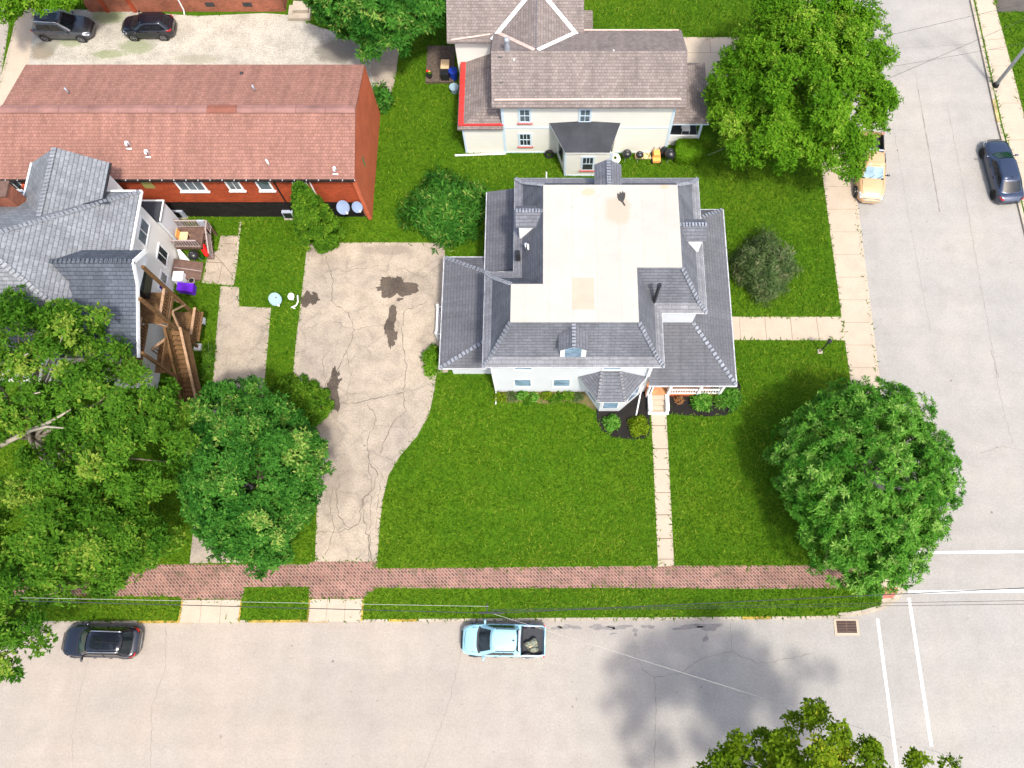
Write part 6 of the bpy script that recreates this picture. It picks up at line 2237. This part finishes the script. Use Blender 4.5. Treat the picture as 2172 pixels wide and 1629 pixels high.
Pn = {'black': paint('black_car_paint', (0.008, 0.010, 0.018), .2, .25), 'navy': paint('navy_car_paint', (0.030, 0.045, 0.085), .45, .3), 'sky': paint('pale_blue_car_paint', (0.27, 0.50, 0.60), .0, .35),
      'gold': paint('gold_car_paint', (0.58, 0.37, 0.19), .25, .35), 'grey': paint('grey_car_paint', (0.075, 0.08, 0.09), .5, .3)}
q = P(211, 1361, .9)
make_car('parked_car', 'black crossover with silver roof rails parked at the kerb beside the big leafy tree', (q.x - .10, q.y, ZR), math.pi - .02, Pn['black'], 4.6, 1.84, 1.66, 'suv', True, 'glass', 'glass_green')
q = P(1066, 1358, .85)
PU = make_car('pickup_truck', 'pale blue compact pickup with a loaded black bed parked on the street', (q.x, q.y, ZR), math.pi - .02, Pn['sky'], 4.95, 1.90, 1.70, 'pickup', False, 'glass', 'glass', cat='pickup')
q = P(1849, 341, .9)
make_car('pickup_truck', 'gold pickup parked under the bright green street tree', (q.x - .05, q.y - .35, ZR), -math.pi / 2 - .10, Pn['gold'], 5.5, 1.98, 1.85, 'pickup', False, 'glass', 'glass_sky', Pn['black'], 'chrome', cat='pickup', belt=1.15)
q = P(2121, 363, .8)
make_car('parked_car', 'dark blue sedan parked along the far side of the side street', (q.x + .38, q.y + .25, ZR), math.pi / 2 + .06, Pn['navy'], 5.2, 1.93, 1.46, 'sedan', False, 'glass', 'glass_green', wheel='darkalloy', belt=.96)
q = P(136, 55, .6)
make_car('parked_car', 'metallic grey crossover with roof rails in the gravel yard under a tree', (q.x, q.y - .1, 0.01), -.04, Pn['grey'], 4.55, 1.84, 1.66, 'suv', True, 'glass', chrome=True)
q = P(315, 54, .6)
make_car('parked_car', 'small black hatchback on the gravel in front of the weathered brick building', (q.x, q.y - .1, 0.01), math.pi + .01, Pn['black'], 4.0, 1.74, 1.52, 'hatch', False, 'glass')
# load in the blue pickup
q = P(1128, 1366, .8)
LD = thing('cargo_bundle', 'patterned cloth bundle lying in the bed of the pale blue pickup', 'bundle', (q.x, q.y, .5))
mb = MB()
for k in range(9):
    mb.sphere((q.x + rnd.uniform(-.22, .28), q.y + rnd.uniform(-.4, .2), .52 + rnd.uniform(-.05, .15)), (rnd.uniform(.16, .3), rnd.uniform(.16, .3), rnd.uniform(.12, .22)), 9, 6)
mb.build('cloth', M['tarp'], LD, True)
mb = MB()
mb.cbox((q.x + .1, q.y - .05, .74), (.5, .06, .03), .6)
mb.cbox((q.x - .1, q.y - .2, .72), (.06, .5, .03), .4)
mb.build('strap', M['wood_pale'], LD)
# ------------------------------------------------------------------ trees and shrubs
def leaf_mesh(name, tips, dirs, tones, per, lmin, lmax, wr, mat, parent, seed, spread=1.0, droop=0.25):
    """many leaf faces: a rosette of `per` leaves at each branch tip"""
    r = np.random.default_rng(seed)
    n = len(tips)
    N = n * per
    c = np.repeat(tips, per, 0)
    d = np.repeat(dirs, per, 0)
    tn = np.repeat(tones, per)
    rv = r.normal(size=(N, 3))
    rv -= (rv * d).sum(1, keepdims=True) * d * 0.85
    rv /= np.linalg.norm(rv, axis=1, keepdims=True) + 1e-9
    ax = rv * spread + d * r.uniform(-.1, .9, (N, 1))
    ax[:, 2] -= droop * r.uniform(0, 1, N)
    ax /= np.linalg.norm(ax, axis=1, keepdims=True) + 1e-9
    sd_ = np.cross(ax, d + np.array([0, 0, .35]) + r.normal(size=(N, 3)) * .35)
    sd_ /= np.linalg.norm(sd_, axis=1, keepdims=True) + 1e-9
    L = r.uniform(lmin, lmax, (N, 1))
    W = L * wr * r.uniform(.8, 1.2, (N, 1))
    base = c + ax * L * r.uniform(0, .25, (N, 1)) + r.normal(size=(N, 3)) * lmin * .25
    up = np.cross(sd_, ax)
    v = np.empty((N, 4, 3))
    v[:, 0] = base
    v[:, 1] = base + ax * L * .5 + sd_ * W * .5 + up * L * .05
    v[:, 2] = base + ax * L
    v[:, 3] = base + ax * L * .5 - sd_ * W * .5 + up * L * .05
    me = bpy.data.meshes.new(name)
    me.vertices.add(N * 4)
    org = ORG[parent.name] if parent else Vector((0, 0, 0))
    me.vertices.foreach_set('co', (v.reshape(-1, 3) - np.array(org)).ravel())
    me.loops.add(N * 4)
    me.loops.foreach_set('vertex_index', np.arange(N * 4, dtype=np.int32))
    me.polygons.add(N)
    me.polygons.foreach_set('loop_start', np.arange(0, N * 4, 4, dtype=np.int32))
    me.polygons.foreach_set('loop_total', np.full(N, 4, dtype=np.int32))
    at = me.attributes.new('tone', 'FLOAT', 'FACE')
    at.data.foreach_set('value', np.clip(tn + r.normal(size=N) * .17, 0, 1))
    me.materials.append(mat)
    me.update(calc_edges=True)
    o = link(bpy.data.objects.new(name, me))
    if parent:
        o.parent = parent
        ORG[o.name] = org
    return o

def crown_points(lobes, clumps, tips_per, crad, seed, low=-.35, fill=1.55, fr=(.60, .92)):
    r = np.random.default_rng(seed)
    T, D, C = [], [], []
    area = np.array([rr[0] * rr[1] + rr[0] * rr[2] + rr[1] * rr[2] for (_, rr) in lobes])
    area = area / area.sum()
    centres = []
    for (c, rr), a in zip(lobes, area):
        k = max(3, int(clumps * a * fill))
        ga = np.pi * (3 - 5 ** .5)
        for i in range(k):
            z = low + (1 - low) * (i + .5) / k
            ph = ga * i + r.uniform(-.5, .5)
            z = np.clip(z + r.uniform(-.12, .12), -1, 1)
            q = np.sqrt(max(0, 1 - z * z))
            dv = np.array([q * np.cos(ph), q * np.sin(ph), z])
            f = r.uniform(*fr)
            p = np.array(c) + dv * np.array(rr) * f
            inside = any((((p - np.array(c2)) / np.array(r2)) ** 2).sum() < .16 for (c2, r2) in lobes if c2 is not c)
            if inside and z < .5:
                continue
            s = crad * r.uniform(.75, 1.4)
            tone = np.clip(r.normal(.45, .24), .02, .95)
            centres.append(p)
            m = int(tips_per * r.uniform(.7, 1.25) * (s / crad) ** 1.4)
            dd = r.normal(size=(m, 3)) + dv * .75 + np.array([0, 0, .55])
            dd /= np.linalg.norm(dd, axis=1, keepdims=True)
            rad = s * r.uniform(.5, 1.08, (m, 1))
            T.append(p + dd * rad * np.array([1, 1, .8]))
            D.append(dd * .6 + dv * .35 + np.array([0, 0, .25]))
            C.append(np.clip(tone + r.normal(size=m) * .12, 0, 1))
    T, D, C = np.concatenate(T), np.concatenate(D), np.concatenate(C)
    D /= np.linalg.norm(D, axis=1, keepdims=True)
    return T, D, C, centres

def tree(name, label, cat, base, lobes, mat, clumps=90, tips=26, crad=1.0, per=9, leaf=(.26, .44), wr=.42, seed=1, bark='bark', trunk_r=.28, spread=1.0, droop=.25, nb=26, low=-.35, group=None, fork=None, fill=1.55, fr=(.60, .92), inner=0):
    base = Vector(base)
    o = thing(name, label, cat, base, group=group)
    T, D, C, cen = crown_points(lobes, clumps, tips, crad, seed, low, fill, fr)
    if inner:
        T2, D2, C2, c2_ = crown_points(lobes, inner, 16, .75, seed + 50, low, 1.0, (.45, .80))
        T, D, C = np.concatenate([T, T2]), np.concatenate([D, D2]), np.concatenate([C, C2])
    leaf_mesh('crown', T, D, C, per, leaf[0], leaf[1], wr, mat, o, seed + 100, spread, droop)
    r = random.Random(seed)
    mb = MB()
    cc = sum((Vector(c) for c, _ in lobes), Vector()) / len(lobes)
    zmin = min(c[2] - rr[2] * .5 for c, rr in lobes)
    fk = Vector(fork) if fork else Vector((base.x + (cc.x - base.x) * .3, base.y + (cc.y - base.y) * .3, max(1.0, zmin * .85)))
    mb.tube([base + Vector((0, 0, -.2)), base + Vector((0, 0, .25)), base.lerp(fk, .5) + Vector((r.uniform(-.1, .1), r.uniform(-.1, .1), 0)), fk], [trunk_r * 1.5, trunk_r * 1.08, trunk_r * .9, trunk_r * .75], 10)
    pick = r.sample(cen, min(nb, len(cen)))
    for c in pick:
        c = Vector(c)
        m_ = fk.lerp(c, .5) + Vector((r.uniform(-.4, .4), r.uniform(-.4, .4), r.uniform(-.2, .7)))
        a = fk + Vector((0, 0, r.uniform(-.6, .2)))
        mb.tube([a, fk.lerp(m_, .5) + Vector((0, 0, .12)), m_, c], [trunk_r * .42, trunk_r * .3, trunk_r * .18, trunk_r * .05], 6, 0, False)
    mb.build('trunk', M[bark], o, True)
    return o

def PX(u, v, z):
    q = P(u, v, z)
    return (q.x, q.y, q.z)

G1 = 'street trees along the side street'
tree('maple_tree', 'broad bright green tree shading the gold pickup and the pavement', 'tree', PX(1655, 250, 0),
     [(PX(1705, 180, 6.6), (4.6, 4.5, 3.4)), (PX(1610, 250, 5.4), (2.9, 3.0, 2.4)), (PX(1790, 225, 5.6), (2.8, 3.2, 2.4)), (PX(1700, 65, 7.0), (3.6, 3.0, 2.8)), (PX(1650, 300, 4.8), (2.8, 2.0, 1.9)), (PX(1775, 330, 4.6), (1.4, 1.6, 1.3)), (PX(1800, 110, 6.2), (2.4, 2.8, 2.3)), (PX(1590, 170, 5.6), (2.3, 2.6, 2.2))],
     M['leaf_bright'], 230, 42, .78, 10, (.15, .30), .40, 11, spread=.9, droop=.35, group=G1, fr=(.60, 1.02))
tree('round_tree', 'dense rounded green tree beside the street corner crossing lines', 'tree', PX(1772, 1040, 0),
     [(PX(1835, 1005, 4.7), (4.7, 4.6, 3.5)), (PX(1735, 980, 3.7), (2.6, 3.1, 2.5)), (PX(1920, 1005, 3.9), (2.7, 3.2, 2.6)), (PX(1838, 890, 4.1), (3.5, 2.3, 2.4)), (PX(1845, 1150, 3.9), (3.6, 2.7, 2.6)), (PX(1765, 1075, 3.7), (2.2, 2.4, 2.3)), (PX(1930, 1095, 3.3), (1.8, 1.8, 1.9)), (PX(1850, 1188, 3.1), (2.3, 1.35, 1.6))],
     M['leaf_fresh'], 820, 4, .30, 22, (.16, .31), .27, 12, spread=1.0, droop=.15, group=G1, fill=1.25, fr=(.78, 1.06), inner=210)
tree('lawn_tree', 'dark green round tree between the two cracked driveways', 'tree', PX(585, 1060, 0),
     [(PX(532, 1000, 5.4), (3.5, 4.0, 3.2)), (PX(500, 905, 4.6), (2.4, 2.4, 2.1)), (PX(590, 955, 4.6), (2.1, 2.0, 2.0)), (PX(550, 1110, 4.6), (2.5, 2.3, 2.1)), (PX(462, 1020, 4.5), (1.7, 2.6, 2.1)), (PX(632, 985, 4.4), (1.5, 1.8, 1.6)), (PX(560, 1155, 3.8), (1.3, 1.1, 1.4))],
     M['leaf_deep'], 210, 40, .62, 10, (.15, .28), .42, 13, spread=1.0, droop=.25, fr=(.60, 1.04))
tree('old_tree', 'huge spreading tree with pale bare limbs overhanging the grey-roofed house', 'tree', PX(195, 990, 0),
     [(PX(105, 780, 9.0), (3.4, 3.6, 2.4)), (PX(230, 860, 8.0), (3.4, 2.8, 2.2)), (PX(290, 940, 7.2), (2.7, 2.8, 2.0)), (PX(20, 850, 8.6), (2.2, 2.8, 2.2)), (PX(170, 980, 7.4), (3.0, 2.0, 1.8)), (PX(250, 1010, 6.6), (2.6, 2.2, 1.7)), (PX(60, 700, 8.8), (2.3, 1.5, 1.6)), (PX(130, 690, 8.8), (2.0, 1.3, 1.4)), (PX(330, 875, 6.8), (1.2, 1.3, 1.2))],
     M['leaf_mid'], 190, 42, .80, 10, (.15, .30), .42, 14, 'bark_pale', .42, nb=60, fork=(PX(150, 960, 0)[0], PX(150, 960, 0)[1], 4.0), fill=.78, fr=(.55, 1.05))
OT = bpy.data.objects['old_tree']
for pts_, rr_ in (([(-30, 960, 7.6), (60, 915, 9.0), (110, 893, 9.5), (150, 868, 9.9)], [.17, .13, .09, .04]), ([(60, 915, 9.6), (100, 905, 10.2), (135, 908, 10.5)], [.10, .07, .03]), ([(20, 850, 9.5), (60, 838, 10.3), (85, 832, 10.9)], [.09, .06, .03]), ([(-20, 775, 10.0), (30, 765, 10.8), (60, 750, 11.2)], [.10, .06, .03])):
    MB().tube([P(*p_) for p_ in pts_], rr_, 7).build('limb', M['bark_pale'], OT, True)
tree('verge_tree', 'yellowish green tree spreading over the brick pavement and the black crossover', 'tree', PX(130, 1255, 0),
     [(PX(70, 1130, 7.2), (3.0, 2.8, 2.3)), (PX(20, 1250, 7.4), (2.3, 3.0, 2.3)), (PX(190, 1150, 6.4), (2.8, 2.2, 2.0)), (PX(270, 1150, 5.6), (2.3, 1.7, 1.7)), (PX(5, 1372, 6.6), (1.75, 1.6, 1.6)), (PX(290, 1130, 5.4), (1.2, 1.0, 1.2)), (PX(120, 1180, 7.0), (2.4, 1.7, 1.8)), (PX(210, 1215, 5.2), (2.4, .8, 1.2))],
     M['leaf_mid'], 170, 42, .74, 10, (.15, .30), .42, 15, 'bark', .3, nb=36, fill=.85, fr=(.55, 1.05))
tree('yard_tree', 'light green tree hanging over the grey crossover in the gravel yard', 'tree', PX(40, 30, 0),
     [(PX(60, -30, 5.2), (2.3, 1.8, 1.7)), (PX(10, -5, 5.2), (1.5, 1.8, 1.6)), (PX(110, -5, 4.8), (1.3, .9, 1.1)), (PX(150, -55, 5.5), (2.2, 1.8, 1.7))], M['leaf_bright'], 70, 36, .7, 10, (.16, .30), .42, 16)
tree('dark_tree', 'deep green tree between the gravel yard and the cream house', 'tree', PX(840, 55, 0),
     [(PX(800, -10, 6.5), (3.4, 3.4, 2.8)), (PX(730, -5, 5.5), (2.4, 2.3, 2.1)), (PX(880, 0, 5.8), (2.3, 2.6, 2.2)), (PX(800, 55, 5.0), (2.7, 1.9, 1.8))], M['leaf_deep'], 190, 10, .5, 16, (.26, .44), .30, 17, spread=1.0, droop=.1, fr=(.65, 1.05), inner=50)
tree('street_tree', 'yellow-green tree top rising from beyond the near side of the street', 'tree', PX(1605, 1650, 0)[:2] + (0.0,),
     [(PX(1690, 1675, 10.0), (3.6, 2.6, 2.6)), (PX(1720, 1585, 10.2), (2.0, 1.5, 1.5)), (PX(1600, 1650, 9.4), (2.0, 1.5, 1.5)), (PX(1810, 1650, 9.5), (1.9, 1.6, 1.6)), (PX(1985, 1628, 9.0), (.9, .8, .8)), (PX(1660, 1780, 10.0), (4.6, 3.0, 2.8)), (PX(1850, 1780, 9.6), (3.0, 2.4, 2.4))],
     M['leaf_yellow'], 190, 34, .55, 10, (.14, .26), .48, 18, low=-.6, fr=(.6, 1.12), fill=1.0)

# conifer
def conifer(u, v, h, rad, seed, label, tipsn=900, forks=3):
    b_ = P(u, v)
    o = thing('conifer', label, 'conifer', (b_.x, b_.y, 0))
    r = np.random.default_rng(seed)
    T, D, C = [], [], []
    spires = [((0, 0), h, rad)] + [((rad * .55 * math.cos(2.2 * k + 2), rad * .5 * math.sin(2.2 * k + 2)), h * (.94 - .1 * k), rad * .7) for k in range(forks - 1)]
    for (dx, dy), hh, rr in spires:
        for k in range(tipsn // (forks * 26)):
            t = r.uniform(0.03, .97) ** .9
            ph = r.uniform(0, 6.283)
            pr = min(1, (1 - t) ** .7 * 1.2) * rr * r.uniform(.72, 1.0)
            c = np.array([b_.x + dx * (1 - t * .2) + math.cos(ph) * pr, b_.y + dy * (1 - t * .2) + math.sin(ph) * pr, t * hh])
            cr = r.uniform(.24, .40) * (1 - .4 * t)
            d0 = np.array([math.cos(ph), math.sin(ph), .8])
            dd = r.normal(size=(26, 3)) * .7 + d0
            dd /= np.linalg.norm(dd, axis=1, keepdims=True)
            T.append(c + dd * cr * r.uniform(.6, 1.05, (26, 1)))
            D.append(dd)
            C.append(np.clip(r.normal(.45, .16) + r.normal(size=26) * .12, 0, 1))
    leaf_mesh('foliage', np.concatenate(T), np.concatenate(D), np.concatenate(C), 9, .10, .20, .55, M['leaf_conifer'], o, seed + 5, .8, 0)
    MB().tube([(b_.x, b_.y, -.1), (b_.x, b_.y, h * .8)], [.12, .03], 8).build('trunk', M['bark'], o, True)
conifer(690, 503, 6.3, 1.30, 31, 'pointed bright conifer at the north end of the cracked driveway', 9500)
conifer(634, 868, 2.6, 1.75, 32, 'rounded golden juniper at the driveway edge behind the dark tree', 9000, 5)

def bush(name, label, u, v, rx, ry, h, mat, seed, tips=420, per=9, leaf=(.14, .28), wr=.4, cat='shrub', droop=.2, spread=1.0, twigs=8, tw='bark', group=None):
    b_ = P(u, v)
    o = thing(name, label, cat, (b_.x, b_.y, 0), group=group)
    r = np.random.default_rng(seed)
    m = tips
    dd = r.normal(size=(m, 3))
    dd[:, 2] = np.abs(dd[:, 2]) * .9 + .05
    dd /= np.linalg.norm(dd, axis=1, keepdims=True)
    ph = np.arctan2(dd[:, 1], dd[:, 0])
    lump = 1 + .14 * np.sin(ph * 4 + seed) + .10 * np.sin(ph * 7 + dd[:, 2] * 8) + r.normal(size=m) * .08
    rad = (r.uniform(.45, 1.02, m) ** .5) * lump
    T = np.stack([b_.x + dd[:, 0] * rx * rad, b_.y + dd[:, 1] * ry * rad, .05 + dd[:, 2] * h * rad], 1)
    C = np.clip(.45 + .2 * np.sin(ph * 5 + dd[:, 2] * 9) + r.normal(size=m) * .18, 0, 1)
    leaf_mesh('foliage', T, dd, C, per, leaf[0], leaf[1], wr, mat, o, seed + 9, spread, droop)
    mb = MB()
    for k in range(twigs):
        t = 6.283 * k / twigs + r.uniform(-.3, .3)
        e_ = Vector((b_.x + math.cos(t) * rx * r.uniform(.5, .95), b_.y + math.sin(t) * ry * r.uniform(.5, .95), h * r.uniform(.4, .95)))
        mb.tube([(b_.x + math.cos(t) * .08, b_.y + math.sin(t) * .08, -.02), Vector((b_.x, b_.y, 0)).lerp(e_, .5) + Vector((0, 0, .15 * h)), e_], [.03, .02, .008], 5, 0, False)
    mb.build('stem', M[tw], o, True)
    return o

bush('shrub', 'large spreading deep green shrub on the lawn west of the white house', 950, 452, 2.85, 2.5, 2.3, M['leaf_deep'], 51, 1500, 9, (.28, .52), .24, twigs=14, droop=.5)
bush('shrub', 'twiggy grey-green round shrub on the lawn east of the white house', 1615, 575, 1.95, 2.35, 2.5, M['leaf_olive'], 52, 2600, 6, (.18, .36), .15, twigs=40, tw='bark', droop=.1, spread=.9)
bush('shrub', 'neat ball shrub on black mulch in front of the bay', 1297, 899, .50, .50, .65, M['leaf_fresh'], 53, 260, 9, (.09, .18), .4, group='shrubs on the black mulch')
bush('shrub', 'yellow-tinged spreading shrub on black mulch beside the front walk', 1354, 905, .58, .60, .7, M['leaf_yellow'], 54, 240, 8, (.12, .24), .4, group='shrubs on the black mulch')
bush('shrub', 'broad light green shrub on black mulch below the porch railing', 1486, 853, .68, .64, .8, M['leaf_fresh'], 55, 330, 9, (.10, .20), .4, group='shrubs on the black mulch')
bush('shrub', 'spiky green shrub at the rounded end of the mulch bed', 1541, 846, .66, .62, .7, M['leaf_fresh'], 56, 160, 9, (.25, .45), .16, droop=.3, group='shrubs on the black mulch')
bush('shrub', 'small green shrub tucked between porch base and broad light shrub', 1514, 836, .45, .32, .6, M['leaf_mid'], 57, 150, 8, (.12, .24), .35, group='shrubs on the black mulch')
bush('shrub', 'withered brown plant on the mulch right of the front steps', 1440, 849, .28, .28, .35, M['leaf_dead'], 58, 60, 6, (.08, .16), .4, twigs=6, group='shrubs on the black mulch')
bush('shrub', 'bright green bush squeezed between driveway and west porch', 919, 768, .62, 1.0, 1.1, M['leaf_bright'], 59, 330, 9, (.12, .22), .4)
bush('sapling', 'young leafy sapling beside the red gable corner', 812, 222, .7, .9, 1.7, M['leaf_deep'], 60, 150, 8, (.22, .40), .4, 'sapling')
bush('shrub', 'low weedy shrub growing along the foot of the wooden stairs', 443, 770, .4, 1.6, .5, M['leaf_mid'], 61, 260, 7, (.12, .24), .3)
# clipped box hedge
q = P(1455, 333)
o = thing('box_hedge', 'clipped square bright green box bush by the cream porch', 'hedge', (q.x, q.y, 0))
r = np.random.default_rng(71)
m = 3200
face = r.integers(0, 5, m)
uvw = r.uniform(-1, 1, (m, 3))
for i in range(5):
    s_ = face == i
    a_, sg = ((0, 1), (0, -1), (1, 1), (1, -1), (2, 1))[i]
    uvw[s_, a_] = sg
nn = np.linalg.norm(np.abs(uvw) ** 5, axis=1, keepdims=True) ** (1 / 5) if False else (np.abs(uvw) ** 6).sum(1, keepdims=True) ** (1 / 6)
pp = uvw / nn
T = np.stack([q.x + pp[:, 0] * .85, q.y + pp[:, 1] * .62, .72 + pp[:, 2] * .68], 1)
D = pp / np.linalg.norm(pp, axis=1, keepdims=True)
leaf_mesh('foliage', T, D, np.clip(.5 + r.normal(size=m) * .2, 0, 1), 8, .06, .13, .5, M['leaf_hedge'], o, 72)
MB().box((q.x - .7, q.y - .48, 0), (q.x + .7, q.y + .48, 1.25)).build('core', M['leaf_deep'], o)

# flower bed plants
for i, (u, v, s_, mm) in enumerate(((1062, 845, .4, 'leaf_yellow'), (1085, 842, .35, 'leaf_olive'), (1108, 840, .38, 'leaf_fresh'), (1132, 843, .32, 'leaf_fresh'), (1158, 841, .35, 'leaf_yellow'), (1185, 843, .3, 'leaf_mid'), (1206, 841, .42, 'leaf_bright'), (1225, 843, .3, 'leaf_olive'), (1120, 850, .28, 'leaf_mid'), (1175, 850, .3, 'leaf_mid'))):
    bush('bedding_plant', ('yellowish', 'dull olive', 'fresh green', 'small green', 'lime', 'dark little', 'tall bright green', 'greyish olive', 'short dark', 'low green')[i] + ' bedding plant in the soil strip below the south wall', u, v, s_, s_ * .8, s_, M[mm], 80 + i, 45, 7, (.10, .22), .4, 'plant', twigs=4, group='plants below the south wall')

# ------------------------------------------------------------------ grass blades
def inside(px, py, poly):
    n = len(poly)
    res = np.zeros(len(px), bool)
    j = n - 1
    for i in range(n):
        xi, yi = poly[i]
        xj, yj = poly[j]
        c = ((yi > py) != (yj > py)) & (px < (xj - xi) * (py - yi) / (yj - yi + 1e-12) + xi)
        res ^= c
        j = i
    return res

def grass(name, poly, area, dens, seed, label_kind='stuff'):
    r = np.random.default_rng(seed)
    x0, y0, x1, y1 = area
    n = int((x1 - x0) * (y1 - y0) * dens)
    x, y = r.uniform(x0, x1, n), r.uniform(y0, y1, n)
    ok = inside(x, y, poly)
    # only what the photograph frames, plus a margin
    ratio = y / CAM_H
    b = (ratio * CP - SP) / (CP + SP * ratio)
    vv = PPY - b * FPX
    t = CAM_H / (CP - b * SP)
    uu = PPX + x / t * FPX
    ok &= (uu > -250) & (uu < 2420) & (vv > -200) & (vv < 1800)
    x, y = x[ok], y[ok]
    bad = np.zeros(len(x), bool)
    for h in HARD:
        hx = [p[0] for p in h]
        hy = [p[1] for p in h]
        s_ = (x > min(hx)) & (x < max(hx)) & (y > min(hy)) & (y < max(hy)) & ~bad
        if s_.any():
            idx = np.where(s_)[0]
            jit = r.normal(size=(len(idx), 2)) * .09
            bad[idx] |= inside(x[idx] + jit[:, 0], y[idx] + jit[:, 1], h)
    x, y = x[~bad], y[~bad]
    n = len(x)
    f = np.sin(x * .9 + np.sin(y * .7) * 2) * np.sin(y * 1.1 + np.sin(x * .5) * 2)
    f2 = np.sin(x * .21 + 1) * np.sin(y * .27 + np.sin(x * .13))
    tone = np.clip(.40 + .14 * f + .14 * f2 + r.normal(size=n) * .30, 0, 1)
    tall = 1 + .3 * f + r.uniform(-.3, .5, n)
    ang = r.uniform(0, 6.283, n) + f * 1.5
    ln = r.uniform(.10, .34, n) * tall
    lean = r.uniform(.35, 1.0, n)
    w_ = r.uniform(.020, .050, n)
    v = np.empty((n, 3, 3))
    dx, dy = np.cos(ang), np.sin(ang)
    v[:, 0] = np.stack([x - dy * w_, y + dx * w_, np.zeros(n)], 1)
    v[:, 1] = np.stack([x + dy * w_, y - dx * w_, np.zeros(n)], 1)
    v[:, 2] = np.stack([x + dx * ln * lean, y + dy * ln * lean, .02 + ln * np.sqrt(np.clip(1 - lean ** 2 * .8, .05, 1)) * .55], 1)
    me = bpy.data.meshes.new(name)
    me.vertices.add(n * 3)
    me.vertices.foreach_set('co', v.ravel())
    me.loops.add(n * 3)
    me.loops.foreach_set('vertex_index', np.arange(n * 3, dtype=np.int32))
    me.polygons.add(n)
    me.polygons.foreach_set('loop_start', np.arange(0, n * 3, 3, dtype=np.int32))
    me.polygons.foreach_set('loop_total', np.full(n, 3, dtype=np.int32))
    at = me.attributes.new('tone', 'FLOAT', 'FACE')
    at.data.foreach_set('value', tone)
    me.materials.append(M['blade'])
    me.update(calc_edges=True)
    return kind(link(bpy.data.objects.new(name, me)), 'stuff')

grass('grass', [(p.x, p.y) for p in blk], (-46, 0, 27, 54), 120, 200)
grass('grass', [(p.x, p.y) for p in eb], (20, 10, 45, 54), 120, 201)
